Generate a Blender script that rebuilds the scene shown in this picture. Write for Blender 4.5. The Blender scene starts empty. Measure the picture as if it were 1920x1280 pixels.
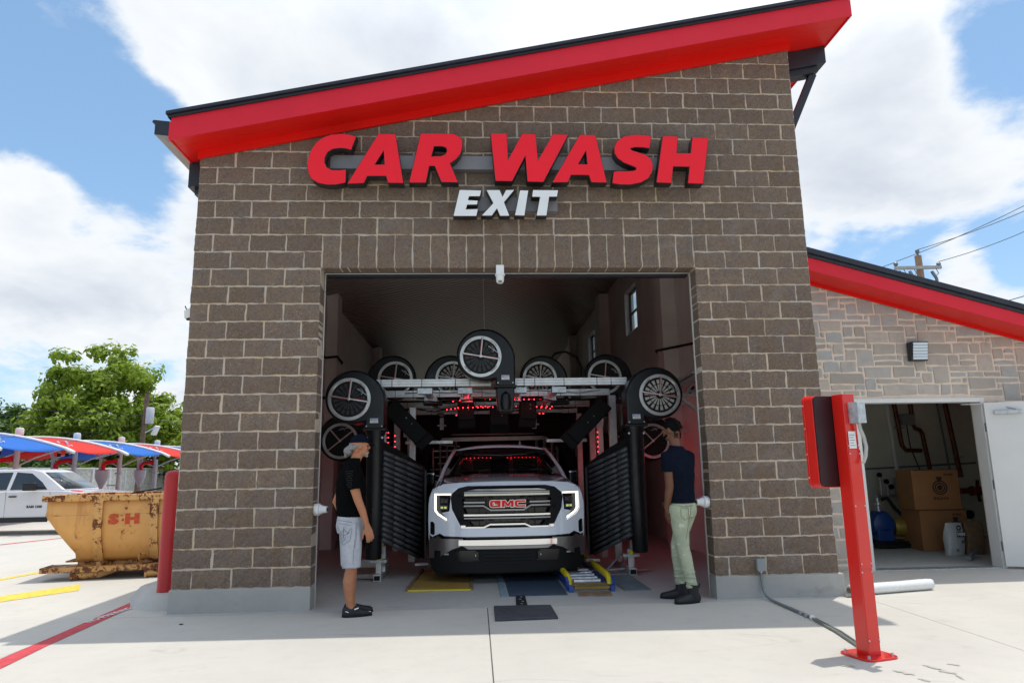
import bpy, bmesh, math, random
from math import sin, cos, pi, radians as R
from mathutils import Vector, Matrix, noise
SC = bpy.context.scene
COL = SC.collection
random.seed(7)

# ------------------------------------------------------------------ camera
def look_matrix(yaw, pitch, roll):
    cy, sy, cp, sp = cos(yaw), sin(yaw), cos(pitch), sin(pitch)
    f = Vector((sy*cp, cy*cp, sp)); r = Vector((cy, -sy, 0)); u = r.cross(f)
    c, s = cos(roll), sin(roll)
    r2 = c*r + s*u; u2 = -s*r + c*u
    return Matrix((r2, u2, -f)).transposed()
cam_d = bpy.data.cameras.new('camera'); cam = bpy.data.objects.new('camera', cam_d); COL.objects.link(cam)
cam_d.sensor_width = 36; cam_d.lens = 1290/1920*36
cam_d.clip_start = .05; cam_d.clip_end = 2000
mw = look_matrix(.05435, .18225, -.01684).to_4x4(); mw.translation = (3.143, -7.576, 1.402)
cam.matrix_world = mw
SC.camera = cam

# ------------------------------------------------------------------ exposure, sun, sky
SC.view_settings.view_transform = 'Standard'; SC.view_settings.look = 'None'
SC.view_settings.gamma = 1; SC.view_settings.use_curve_mapping = False
SC.view_settings.exposure = 0.52
SUN = Vector((.125, .135, 1)).normalized()         # from the ground towards the sun
SUN_EL = math.asin(SUN.z); SUN_AZ = math.atan2(SUN.x, SUN.y)
sd = bpy.data.lights.new('sun', 'SUN'); so = bpy.data.objects.new('sun', sd); COL.objects.link(so)
sd.energy = 2.3; sd.angle = R(.53); sd.color = (1, .955, .88)
so.rotation_mode = 'QUATERNION'; so.rotation_quaternion = SUN.to_track_quat('Z', 'Y'); so.location = SUN*60

def make_world():
    w = bpy.data.worlds.new('World'); SC.world = w; w.use_nodes = True
    nt = w.node_tree; N = nt.nodes; L = nt.links; N.clear()
    out = N.new('ShaderNodeOutputWorld')
    sky = N.new('ShaderNodeTexSky'); sky.sky_type = 'NISHITA'; sky.sun_disc = False
    sky.sun_elevation = SUN_EL; sky.sun_rotation = SUN_AZ; sky.air_density = 1.0; sky.dust_density = .6; sky.ozone_density = 2.5
    tc = N.new('ShaderNodeTexCoord')
    def math_(op, a, b=None, c=None, clamp=False):
        n = N.new('ShaderNodeMath'); n.operation = op; n.use_clamp = clamp
        for i, v in enumerate((a, b, c)):
            if v is None: continue
            if isinstance(v, (int, float)): n.inputs[i].default_value = v
            else: L.new(v, n.inputs[i])
        return n.outputs[0]
    def vmath(op, a, b):
        n = N.new('ShaderNodeVectorMath'); n.operation = op
        for i, v in enumerate((a, b)):
            if isinstance(v, (tuple, Vector)): n.inputs[i].default_value = tuple(v)
            else: L.new(v, n.inputs[i])
        return n
    d = vmath('NORMALIZE', tc.outputs['Generated'], (0, 0, 0)).outputs[0]
    # project the direction onto a cloud layer overhead
    sep = N.new('ShaderNodeSeparateXYZ'); L.new(d, sep.inputs[0])
    zz = math_('ADD', math_('MAXIMUM', sep.outputs[2], 0.0), .35)
    cx = math_('DIVIDE', sep.outputs[0], zz); cy = math_('DIVIDE', sep.outputs[1], zz)
    cb = N.new('ShaderNodeCombineXYZ'); L.new(cx, cb.inputs[0]); L.new(cy, cb.inputs[1]); cb.inputs[2].default_value = 3.1
    def noise_(scale, detail, rough, off=(0, 0, 0), dist=0):
        m = vmath('ADD', cb.outputs[0], off)
        n = N.new('ShaderNodeTexNoise'); n.inputs['Scale'].default_value = scale; n.inputs['Detail'].default_value = detail
        n.inputs['Roughness'].default_value = rough; n.inputs['Distortion'].default_value = dist
        L.new(m.outputs[0], n.inputs['Vector']); return n.outputs['Fac']
    n1 = noise_(2.6, 10, .6, (4.3, 1.7, 0), .25)
    n2 = noise_(6.5, 8, .6, (1.3, 9.7, 0), .1)
    dens = math_('ADD', n1, math_('MULTIPLY', math_('SUBTRACT', n2, .5), .42))
    # a few broad gaps and banks in the cloud deck (directions of real clear patches)
    gaps = SKY_GAPS
    for (v, c0, amp) in gaps:
        dt = vmath('DOT_PRODUCT', d, Vector(v).normalized()).outputs['Value']
        mr = N.new('ShaderNodeMapRange'); mr.interpolation_type = 'SMOOTHSTEP'
        mr.inputs[1].default_value = cos(R(c0)); mr.inputs[2].default_value = 1.0
        mr.inputs[3].default_value = 0; mr.inputs[4].default_value = amp
        L.new(dt, mr.inputs[0]); dens = math_('ADD', dens, mr.outputs[0])
    cov = N.new('ShaderNodeMapRange'); cov.interpolation_type = 'SMOOTHSTEP'
    cov.inputs[1].default_value = .42; cov.inputs[2].default_value = .62
    L.new(dens, cov.inputs[0])
    thick = N.new('ShaderNodeMapRange'); thick.interpolation_type = 'SMOOTHSTEP'
    thick.inputs[1].default_value = .50; thick.inputs[2].default_value = .78
    L.new(dens, thick.inputs[0])
    n3 = noise_(3.4, 7, .55, (7.7, 2.2, 1), .3)
    gm = N.new('ShaderNodeMapRange'); gm.inputs[1].default_value = .35; gm.inputs[2].default_value = .7
    L.new(n3, gm.inputs[0])
    shade = math_('MULTIPLY', thick.outputs[0], gm.outputs[0])
    cc = N.new('ShaderNodeMix'); cc.data_type = 'RGBA'
    L.new(shade, cc.inputs['Factor']); cc.inputs['A'].default_value = (5.7, 5.9, 6.1, 1); cc.inputs['B'].default_value = (3.9, 4.25, 4.8, 1)
    # clear sky as it looks through a thin summer veil
    hs = N.new('ShaderNodeMix'); hs.data_type = 'RGBA'; hs.inputs['Factor'].default_value = .20
    L.new(sky.outputs[0], hs.inputs['A']); hs.inputs['B'].default_value = (2.2, 4.6, 6.4, 1)
    mx = N.new('ShaderNodeMix'); mx.data_type = 'RGBA'
    L.new(cov.outputs[0], mx.inputs['Factor']); L.new(hs.outputs['Result'], mx.inputs['A']); L.new(cc.outputs['Result'], mx.inputs['B'])
    # clouds and veil grow brighter around the sun
    ds = vmath('DOT_PRODUCT', d, SUN).outputs['Value']
    sg = N.new('ShaderNodeMapRange'); sg.interpolation_type = 'SMOOTHSTEP'
    for i, v in enumerate((.60, 1.0, 1.0, 2.6)): sg.inputs[i+1].default_value = v
    L.new(ds, sg.inputs[0])
    gl = N.new('ShaderNodeVectorMath'); gl.operation = 'SCALE'; L.new(cc.outputs['Result'], gl.inputs[0]); L.new(sg.outputs[0], gl.inputs['Scale'])
    L.new(gl.outputs[0], mx.inputs['B'])
    bg = N.new('ShaderNodeBackground'); bg.inputs[1].default_value = .118
    L.new(mx.outputs['Result'], bg.inputs[0]); L.new(bg.outputs[0], out.inputs[0])
SKY_GAPS = []
SKY_GAPS = [((-.50, .735, .455), 9, -.30), ((-.43, .80, .40), 6, -.22), ((-.44, .84, .32), 5, -.16), ((-.53, .835, .12), 6, -.08), ((.61, .655, .45), 7, -.20), ((.54, .80, .25), 6, -.17), ((.635, .73, .255), 4, -.20),
            ((-.515, .81, .27), 9, .20), ((-.25, .80, .52), 12, .20), ((0, .80, .55), 30, .22), ((.5, .77, .38), 9, .22), ((-.40, .88, .2), 14, .08), ((.5, .74, .46), 5, .14), ((.585, .775, .235), 3, .22)]
make_world()

# ------------------------------------------------------------------ mesh helpers
def wloc(o):
    v = Vector((0, 0, 0))
    while o is not None: v = v + o.location; o = o.parent
    return v
def tag(o, label=None, cat=None, group=None, kind=None):
    if label: o['label'] = label
    if cat: o['category'] = cat
    if group: o['group'] = group
    if kind: o['kind'] = kind
    return o
def thing(name, label, cat, loc=(0, 0, 0), group=None):
    o = bpy.data.objects.new(name, None); COL.objects.link(o); o.location = loc; o.empty_display_size = .2
    return tag(o, label, cat, group)
def link(name, me, parent=None, loc=None):
    o = bpy.data.objects.new(name, me); COL.objects.link(o)
    if parent is not None: o.parent = parent
    if loc is not None: o.location = loc
    return o
def copy_tree(o, parent=None):
    c = o.copy(); COL.objects.link(c)
    if parent is not None: c.parent = parent
    for ch in list(o.children): copy_tree(ch, c)
    return c

class MB:
    """collects faces of one mesh, in world coordinates"""
    def __init__(s): s.v = []; s.f = []; s.m = []; s.sm = []
    def add(s, vs, fs, m=0, smooth=False):
        o = len(s.v); s.v += [Vector(p) for p in vs]
        for f in fs: s.f.append(tuple(i+o for i in f)); s.m.append(m); s.sm.append(smooth)
        return s
    def box(s, x0, y0, z0, x1, y1, z1, m=0):
        v = [(x, y, z) for z in (z0, z1) for y in (y0, y1) for x in (x0, x1)]
        return s.add(v, [(0, 2, 3, 1), (4, 5, 7, 6), (0, 1, 5, 4), (2, 6, 7, 3), (0, 4, 6, 2), (1, 3, 7, 5)], m)
    def bar(s, p0, p1, w, h, up=(0, 0, 1), m=0, w1=None, h1=None):
        """rectangular bar from p0 to p1, w across, h along up"""
        p0, p1 = Vector(p0), Vector(p1); d = (p1-p0).normalized(); u = Vector(up)
        a = d.cross(u)
        if a.length < 1e-4: a = d.cross(Vector((1, 0, 0)))
        a.normalize(); b = a.cross(d).normalized(); w1 = w if w1 is None else w1; h1 = h if h1 is None else h1
        v = []
        for p, ww, hh in ((p0, w, h), (p1, w1, h1)):
            for i, j in ((-1, -1), (1, -1), (1, 1), (-1, 1)): v.append(p + a*i*ww/2 + b*j*hh/2)
        return s.add(v, [(0, 1, 2, 3), (7, 6, 5, 4), (0, 4, 5, 1), (1, 5, 6, 2), (2, 6, 7, 3), (3, 7, 4, 0)], m)
    def rings(s, rs, m=0, cap=True, smooth=True, closed=False):
        n = len(rs[0]); o = len(s.v); fs = []
        k = len(rs)
        for i in range(k if closed else k-1):
            a, b = i*n, ((i+1) % k)*n
            for j in range(n): fs.append((a+j, a+(j+1) % n, b+(j+1) % n, b+j))
        s.add([p for r in rs for p in r], fs, m, smooth)
        if cap and not closed:
            s.f.append(tuple(o+j for j in range(n-1, -1, -1))); s.m.append(m); s.sm.append(False)
            s.f.append(tuple(o+(k-1)*n+j for j in range(n))); s.m.append(m); s.sm.append(False)
        return s
    def tube(s, pts, r, n=8, m=0, cap=True, smooth=True, closed=False, flat=1.0, up=None):
        pts = [Vector(p) for p in pts]; k = len(pts); rr = r if isinstance(r, (list, tuple)) else [r]*k
        rs = []; a = None
        for i in range(k):
            if closed: d = (pts[(i+1) % k]-pts[i-1])
            else: d = pts[min(i+1, k-1)]-pts[max(i-1, 0)]
            d.normalize()
            if a is None:
                u = Vector(up) if up else (Vector((0, 0, 1)) if abs(d.z) < .9 else Vector((1, 0, 0)))
                a = d.cross(u).normalized()
            else: a = (a - d*a.dot(d)).normalized()
            b = d.cross(a)
            rs.append([pts[i] + (a*cos(2*pi*j/n) + b*sin(2*pi*j/n)*flat)*rr[i] for j in range(n)])
        return s.rings(rs, m, cap, smooth, closed)
    def cyl(s, p0, p1, r0, r1=None, n=16, m=0, cap=True, smooth=True):
        return s.tube([p0, p1], [r0, r0 if r1 is None else r1], n, m, cap, smooth)
    def ring(s, c, axis, r0, r1, t, n=32, m=0):
        """flat annulus of thickness t"""
        c = Vector(c); ax = Vector(axis).normalized(); a = ax.orthogonal().normalized(); b = ax.cross(a)
        rs = []
        for j in range(n):
            d = a*cos(2*pi*j/n) + b*sin(2*pi*j/n)
            rs.append([c + d*r0 - ax*t/2, c + d*r1 - ax*t/2, c + d*r1 + ax*t/2, c + d*r0 + ax*t/2])
        return s.rings(rs, m, False, False, True)
    def prism(s, poly, vec, m=0, mside=None):
        """polygon (3D points) pushed along vec"""
        n = len(poly); vec = Vector(vec); p = [Vector(q) for q in poly]
        nr = Vector((0, 0, 0))
        for i in range(n): nr += p[i].cross(p[(i+1) % n])
        if nr.dot(vec) > 0: p.reverse()
        s.add(p + [q+vec for q in p], [tuple(range(n)), tuple(range(2*n-1, n-1, -1))], m)
        o = len(s.v)-2*n
        for i in range(n):
            j = (i+1) % n
            s.f.append((o+i, o+n+i, o+n+j, o+j)); s.m.append(m if mside is None else mside); s.sm.append(False)
        return s
    def lathe(s, c, prof, n=24, m=0, smooth=True, axis=(0, 0, 1)):
        """prof: [(r, h)] about axis through c"""
        c = Vector(c); ax = Vector(axis).normalized(); a = ax.orthogonal().normalized(); b = ax.cross(a)
        return s.rings([[c + ax*h + (a*cos(2*pi*j/n) + b*sin(2*pi*j/n))*max(r, 1e-4) for j in range(n)] for r, h in prof], m, True, smooth)
    def grid(s, P, m=0, smooth=True, flip=False):
        """P: rows of points"""
        o = len(s.v); nu = len(P[0]); fs = []
        for i in range(len(P)-1):
            for j in range(nu-1):
                q = (i*nu+j, i*nu+j+1, (i+1)*nu+j+1, (i+1)*nu+j)
                fs.append(q[::-1] if flip else q)
        return s.add([p for r in P for p in r], fs, m, smooth)
    def mesh(s, name, mats, off=(0, 0, 0), sharp=None):
        me = bpy.data.meshes.new(name); off = Vector(off)
        me.from_pydata([tuple(p-off) for p in s.v], [], s.f)
        for m in (mats if isinstance(mats, (list, tuple)) else [mats]): me.materials.append(m)
        me.polygons.foreach_set('material_index', s.m); me.polygons.foreach_set('use_smooth', s.sm)
        if sharp is not None: me.set_sharp_from_angle(angle=R(sharp))
        me.update(); return me
    def build(s, name, mats, parent=None, bevel=0, seg=2, solid=0, sub=0, sharp=40, **kw):
        me = s.mesh(name, mats, wloc(parent) if parent is not None else (0, 0, 0), sharp)
        o = link(name, me, parent)
        if parent is None and s.v:               # a one-mesh thing gets its origin at its base
            lo = Vector((min(p.x for p in s.v), min(p.y for p in s.v), min(p.z for p in s.v))); hi = Vector((max(p.x for p in s.v), max(p.y for p in s.v), 0))
            c = Vector(((lo.x+hi.x)/2, (lo.y+hi.y)/2, lo.z)); me.transform(Matrix.Translation(-c)); o.location = c
        if solid:
            md = o.modifiers.new('solid', 'SOLIDIFY'); md.thickness = solid; md.offset = 0
        if sub:
            md = o.modifiers.new('sub', 'SUBSURF'); md.levels = sub; md.render_levels = sub
        if bevel:
            md = o.modifiers.new('bevel', 'BEVEL'); md.width = bevel; md.segments = seg; md.limit_method = 'ANGLE'; md.angle_limit = R(35); md.harden_normals = True
            for p in me.polygons: p.use_smooth = True
        tag(o, **kw) if kw else None
        return o

def from_curve(cu):
    o = bpy.data.objects.new('tmp', cu); COL.objects.link(o)
    dg = bpy.context.evaluated_depsgraph_get(); dg.update()
    me = bpy.data.meshes.new_from_object(o.evaluated_get(dg)); bpy.data.objects.remove(o); return me
def outline_mesh(polys, depth):
    """closed outlines (holes allowed) in the XY plane, thickened along z: mesh"""
    cu = bpy.data.curves.new('o', 'CURVE'); cu.dimensions = '2D'; cu.fill_mode = 'BOTH'; cu.extrude = depth/2
    for p in polys:
        sp = cu.splines.new('POLY'); sp.points.add(len(p)-1); sp.use_cyclic_u = True
        for i, (x, y) in enumerate(p): sp.points[i].co = (x, y, 0, 1)
    return from_curve(cu)
def text_mesh(txt, size, depth=.0005, bold=0, shear=0, space=1.0, align='CENTER'):
    cu = bpy.data.curves.new('t', 'FONT'); cu.body = txt; cu.size = size; cu.extrude = depth/2; cu.offset = bold
    cu.align_x = align; cu.align_y = 'CENTER'; cu.shear = shear; cu.space_character = space; cu.resolution_u = 2
    return from_curve(cu)
def put(name, me, mats, parent, x_axis, y_axis, loc, world=True):
    """places an XY-plane mesh on a surface: its x and y run along the given world axes"""
    x = Vector(x_axis).normalized(); z = x.cross(Vector(y_axis)).normalized(); y = z.cross(x)
    M = Matrix((x, y, z)).transposed().to_4x4(); me.transform(M)
    me.materials.clear()
    for m in (mats if isinstance(mats, (list, tuple)) else [mats]): me.materials.append(m)
    o = link(name, me, parent); o.location = Vector(loc) - (wloc(parent) if parent is not None else Vector((0, 0, 0)))
    return o

# ------------------------------------------------------------------ materials
class NT:
    def __init__(s, name):
        s.mat = bpy.data.materials.new(name); s.mat.use_nodes = True; s.t = s.mat.node_tree; s.N = s.t.nodes; s.L = s.t.links
        s.b = s.N['Principled BSDF']; s._co = None
    def co(s):
        if s._co is None: s._co = s.N.new('ShaderNodeTexCoord')
        return s._co
    def pos(s):
        if not hasattr(s, '_g'): s._g = s.N.new('ShaderNodeNewGeometry')
        return s._g.outputs['Position']
    def noise(s, scale, detail=4, rough=.55, vec=None, dist=0, stretch=None):
        n = s.N.new('ShaderNodeTexNoise'); n.inputs['Scale'].default_value = scale; n.inputs['Detail'].default_value = detail; n.inputs['Roughness'].default_value = rough; n.inputs['Distortion'].default_value = dist
        v = s.pos() if vec is None else vec
        if stretch:
            m = s.N.new('ShaderNodeVectorMath'); m.operation = 'MULTIPLY'; m.inputs[1].default_value = stretch; s.L.new(v, m.inputs[0]); v = m.outputs[0]
        s.L.new(v, n.inputs['Vector']); return n.outputs['Fac']
    def voro(s, scale, feature='F1', out='Distance', vec=None):
        n = s.N.new('ShaderNodeTexVoronoi'); n.inputs['Scale'].default_value = scale; n.feature = feature; s.L.new(s.pos() if vec is None else vec, n.inputs['Vector']); return n.outputs[out]
    def rng(s, x, a, b, c=0., d=1.):
        n = s.N.new('ShaderNodeMapRange'); s.L.new(x, n.inputs[0])
        for i, v in enumerate((a, b, c, d)): n.inputs[i+1].default_value = v
        return n.outputs[0]
    def mix(s, f, a, b, mode='MIX'):
        n = s.N.new('ShaderNodeMix'); n.data_type = 'RGBA'; n.blend_type = mode
        for k, v in (('Factor', f), ('A', a), ('B', b)):
            if isinstance(v, (int, float)): n.inputs[k].default_value = v
            elif isinstance(v, (tuple, list)): n.inputs[k].default_value = (*v[:3], 1)
            else: s.L.new(v, n.inputs[k])
        return n.outputs['Result']
    def math(s, op, a, b=0):
        n = s.N.new('ShaderNodeMath'); n.operation = op
        for i, v in enumerate((a, b)):
            if isinstance(v, (int, float)): n.inputs[i].default_value = v
            else: s.L.new(v, n.inputs[i])
        return n.outputs[0]
    def objrand(s): return s.N.new('ShaderNodeObjectInfo').outputs['Random']
    def set(s, k, v):
        i = s.b.inputs[k]
        if isinstance(v, (int, float)): i.default_value = v
        elif isinstance(v, (tuple, list)): i.default_value = (*v[:3], 1)
        else: s.L.new(v, i)
        return s
    def bump(s, h, strength=.3, dist=.01):
        n = s.N.new('ShaderNodeBump'); n.inputs['Strength'].default_value = strength; n.inputs['Distance'].default_value = dist
        s.L.new(h, n.inputs['Height'])
        if s.b.inputs['Normal'].links: s.L.new(s.b.inputs['Normal'].links[0].from_socket, n.inputs['Normal'])
        s.L.new(n.outputs[0], s.b.inputs['Normal']); return s
def mat(name, col, rough=.6, metal=0, var=.12, vs=6, bump=0, bs=60, spec=None, coat=0, rvar=0, emit=None, es=0, trans=0, alpha=1):
    n = NT(name); c = tuple(col)
    if var:
        f = n.noise(vs, 5, .6); lo = tuple(x*(1-var) for x in c); hi = tuple(min(x*(1+var), .95) for x in c)
        n.set('Base Color', n.mix(n.rng(f, .3, .7), lo, hi))
    else: n.set('Base Color', c)
    if rvar: n.set('Roughness', n.rng(n.noise(vs*1.7, 4), .3, .7, max(rough-rvar, .02), min(rough+rvar, 1)))
    else: n.set('Roughness', rough)
    n.set('Metallic', metal)
    if bump: n.bump(n.noise(bs, 3), bump, .004)
    if spec is not None: n.set('Specular IOR Level', spec)
    if coat: n.set('Coat Weight', coat); n.set('Coat Roughness', .05)
    if emit: n.set('Emission Color', emit); n.set('Emission Strength', es)
    if trans: n.set('Transmission Weight', trans)
    if alpha < 1: n.set('Alpha', alpha)
    return n.mat

def mat_concrete(name, base, warm, scale=1.0, speck=.3, rough=.85, stain=.0):
    n = NT(name)
    a = n.noise(.55*scale, 6, .6, dist=.4); b = n.noise(5*scale, 6, .65); c = n.noise(70, 3, .6)
    col = n.mix(n.rng(a, .35, .68), base, warm)
    col = n.mix(n.math('MULTIPLY', n.rng(b, .5, .75), .25), col, tuple(x*.78 for x in base))
    # trowel streaks
    st = n.noise(1.6, 5, .6, stretch=(1, 6, 1)); col = n.mix(n.math('MULTIPLY', n.rng(st, .52, .7), .2), col, tuple(x*.8 for x in warm))
    if stain:
        sn = n.noise(1.3, 8, .72, dist=1.6, stretch=(.6, 1.6, 1)); col = n.mix(n.math('MULTIPLY', n.rng(sn, .60, .68), stain), col, tuple(x*.45 for x in base))
    sp = n.voro(38); col = n.mix(n.math('MULTIPLY', n.rng(sp, .11, .06), speck), col, tuple(x*.35 for x in base))
    n.set('Base Color', n.mix(n.math('MULTIPLY', n.rng(c, .3, .7), .2), col, tuple(x*.85 for x in base)))
    n.set('Roughness', n.rng(b, .3, .7, rough-.1, min(rough+.1, 1)))
    n.bump(c, .12, .004); n.bump(b, .1, .01)
    return n.mat
def mat_block():
    n = NT('split_face_block')
    v = n.noise(9, 6, .7); g = n.noise(48, 5, .9); r = n.objrand(); g2 = n.noise(75, 4, .9)
    c = n.mix(r, (.192, .134, .094), (.252, .183, .136))
    c = n.mix(n.math('MULTIPLY', n.rng(n.noise(5, 4, .6, dist=.4), .40, .66), .75), c, (.185, .146, .132))      # cool grey-violet patches
    c = n.mix(n.math('MULTIPLY', n.rng(v, .50, .70), .6), c, (.215, .138, .080))                                # warm brown patches
    c = n.mix(n.math('MULTIPLY', n.rng(g, .50, .58), .62), c, (.085, .062, .047))
    c = n.mix(n.math('MULTIPLY', n.rng(g2, .56, .64), .5), c, (.36, .31, .26))
    # pale aggregate
    vo = n.voro(60); sp = n.rng(vo, .30, .16); pick = n.rng(n.voro(60, out='Color'), .58, .72)
    c = n.mix(n.math('MULTIPLY', n.math('MULTIPLY', sp, pick), .8), c, (.46, .40, .34))
    # bloom of lime here and there
    c = n.mix(n.math('MULTIPLY', n.rng(n.noise(1.3, 6, .7, dist=.8), .58, .74), .35), c, (.33, .30, .28))
    n.set('Base Color', c); n.set('Roughness', .95); n.set('Specular IOR Level', .2)
    n.bump(v, .5, .02); n.bump(g, 1.0, .009); n.bump(vo, -.3, .005)
    return n.mat
def mat_rusty(name, base, rust=(.11, .035, .015), amount=.5, sc=3.0):
    n = NT(name)
    a = n.noise(sc, 8, .72, dist=.6); b = n.noise(sc*5, 6, .7)
    f = n.math('ADD', n.math('MULTIPLY', a, .7), n.math('MULTIPLY', b, .3))
    m = n.rng(f, .62-amount*.2, .635-amount*.2)
    halo = n.rng(f, .54-amount*.2, .62-amount*.2)
    st = n.noise(9, 4, .6, stretch=(1, 1, .12))
    c = n.mix(n.rng(n.noise(1.8, 5), .3, .7), base, tuple(x*.82 for x in base))
    c = n.mix(n.math('MULTIPLY', n.rng(st, .57, .7), .55), c, (.42, .14, .03))
    c = n.mix(n.math('MULTIPLY', halo, .35), c, (.5, .2, .06))
    c = n.mix(m, c, n.mix(n.rng(b, .35, .6), tuple(x*.6 for x in rust), tuple(x*1.6 for x in rust)))
    n.set('Base Color', c); n.set('Roughness', n.rng(m, 0, 1, .45, .9)); n.bump(m, -.5, .004); n.bump(b, .2, .003)
    return n.mat

MT = {}
MT['block'] = mat_block()
def mat_mortar():
    n = NT('mortar'); v = n.noise(1.1, 5, .7, dist=.5); g = n.noise(60, 4, .7)
    c = n.mix(n.rng(v, .42, .60), (.58, .49, .385), (.62, .45, .29)); c = n.mix(n.rng(n.noise(2.3, 4), .45, .62), c, (.54, .48, .41))
    c = n.mix(n.math('MULTIPLY', n.rng(g, .5, .75), .4), c, (.40, .35, .29)); n.set('Base Color', c); n.set('Roughness', .95); n.bump(g, .8, .006); return n.mat
MT['mortar'] = mat_mortar()
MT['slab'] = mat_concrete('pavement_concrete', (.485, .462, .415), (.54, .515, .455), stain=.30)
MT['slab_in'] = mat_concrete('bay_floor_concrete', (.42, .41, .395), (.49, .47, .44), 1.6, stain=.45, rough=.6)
MT['joint'] = mat('joint_dirt', (.16, .15, .135), .95)
MT['plinth'] = mat_concrete('plinth_concrete', (.35, .345, .325), (.42, .405, .375), 2.2, stain=.3)
MT['curb'] = mat_concrete('rough_curb_concrete', (.42, .405, .375), (.5, .48, .44), 3, speck=.8)
MT['red_metal'] = mat('red_painted_metal', (.72, .012, .030), .42, var=.07, vs=1.3, rvar=.1, spec=.35, bump=.35, bs=2.2)
MT['red_dark'] = mat('red_soffit_metal', (.74, .010, .006), .38, var=.05, vs=2, spec=.3)
MT['black_metal'] = mat('dark_bronze_metal', (.030, .032, .042), .4, .3, var=.15)
MT['gutter_under'] = mat('gutter_pale_underside', (.3, .27, .24), .5, .2)
MT['white_trim'] = mat('white_trim', (.62, .60, .56), .5, var=.05)
MT['wall_in'] = mat('bay_wall_panel', (.82, .76, .71), .4, var=.1, vs=1.5, rvar=.1)
MT['deck'] = mat('ceiling_metal_deck', (.26, .215, .18), .34, .55, var=0)
MT['letter_red'] = mat('sign_red_acrylic', (.92, .014, .030), .35, var=.03, vs=3, spec=.25)
MT['letter_white'] = mat('sign_white_acrylic', (.80, .80, .80), .30, var=.03)
MT['letter_side'] = mat('sign_black_return', (.012, .011, .011), .35)
MT['raceway'] = mat('raceway_grey', (.20, .19, .20), .45, .1, var=.06)
MT['black'] = mat('black_plastic', (.008, .008, .009), .42, var=.2, rvar=.08, spec=.4)
MT['black_satin'] = mat('black_moulded_plastic', (.007, .0075, .009), .34, var=.15, rvar=.08, spec=.4)
MT['rubber'] = mat('black_rubber', (.010, .010, .010), .75, spec=.3)
MT['alu'] = mat('extruded_aluminium', (.66, .65, .63), .38, .75, var=.1, vs=9, rvar=.1)
MT['steel'] = mat('galvanised_steel', (.50, .52, .54), .42, .7, var=.25, vs=20, rvar=.15)
MT['wood'] = mat('weathered_plywood', (.22, .14, .08), .8, var=.35, vs=11, bump=.3)
MT['white_plastic'] = mat('white_plastic', (.78, .78, .77), .35, var=.03)
MT['glass_dark'] = mat('dark_glass', (.012, .014, .016), .04, var=0, spec=.6)
MT['conduit'] = mat('grey_conduit', (.19, .22, .24), .5, .3, var=.2)
MT['paint_red'] = mat('red_line_paint', (.50, .045, .055), .75, var=.25, vs=14)
MT['paint_white'] = mat('white_line_paint', (.70, .66, .64), .75, var=.2, vs=14)
MT['paint_yellow'] = mat('yellow_line_paint', (.72, .50, .06), .75, var=.25, vs=14)
MT['grey_box'] = mat('grey_enclosure', (.27, .29, .30), .5, var=.1)
# ------------------------------------------------------------------ ground
U, CH, PL = .2032, .201, .232            # half block, course height, plinth height
MB().box(-400, -60, -.3, 400, 400, -.035).build('ground', mat('dry_ground', (.20, .19, .13), .95, var=.3, vs=.8), kind='structure')
paving = MB().box(-60, -14, -.034, 40, 40, -.016).build('pavement', MT['joint'], kind='structure')
xs = [-60, -45, -34, -26, -18, -13.2, -9.9, -6.6, -3.65, -.62, 3.25, 7.23, 10.9, 14.6, 18.3, 40]
ys = [-14, -10.8, -7.4, -4.1, -.115, 3.6, 7.2, 10.8, 14.4, 18, 22, 27, 33, 40]
for i in range(len(xs)-1):
    for j in range(len(ys)-1):
        x0, x1, y0, y1 = xs[i], xs[i+1], ys[j], ys[j+1]; g = .0035
        if y0 >= -.2 and x1 > 0 and x0 < 7.1 and not (x0 < -.63): continue
        if y0 >= -.2 and x0 >= 7: continue
        cx, cy = (x0+x1)/2, (y0+y1)/2
        o = MB().box(x0+g, y0+g, -.016, x1-g, y1-g, 0).build('slab', MT['slab'], paving, bevel=.004, seg=1)
# a wider slab in front of the annex
MB().box(7.2335, -.1115, -.016, 40, 1.55, -.0002).build('slab', MT['slab'], paving, bevel=.004, seg=1)
MB().box(-.6165, -.1115, -.016, -.02, 40, 0).build('slab', MT['slab'], paving)
# the bay's own floor
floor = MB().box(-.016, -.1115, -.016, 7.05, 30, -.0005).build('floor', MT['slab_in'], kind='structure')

def strip(name, pts, m, z=.004, kind='structure'):
    return MB().add([(x, y, z) for x, y in pts], [tuple(range(len(pts)))]).build(name, m, kind=kind)
strip('painted_line', [(-.72, .72), (-.555, .35), (-.47, -1.2), (-.40, -1.9), (-.385, -2.6), (-.56, -2.6), (-.575, -1.9), (-.64, -.6)][::-1], MT['paint_red'])
me = text_mesh('NO PARKING', .115, 0, bold=.004, space=1.05)
o = put('painted_lettering', me, MT['paint_white'], None, (.11, 1, 0), (-1, .11, 0), (-.592, .02, .0085)); o.rotation_euler.z = 0; tag(o, kind='structure')
o.scale = (1, 1, 1)
strip('yellow_line', [(-2.04, 2.15), (-1.80, 1.66), (-2.45, .75), (-3.2, -.6), (-3.5, -.4), (-2.7, 1.15)], MT['paint_yellow'])
strip('yellow_line', [(-3.36, 3.75), (-3.24, 3.66), (-3.5, 2.4), (-3.9, 1.2), (-4.0, 1.3), (-3.6, 2.6)], MT['paint_yellow'])
strip('red_line', [(-6.4, 9.4), (-6.3, 9.3), (-7.4, 6.4), (-7.55, 6.45)], MT['paint_red'])

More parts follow.
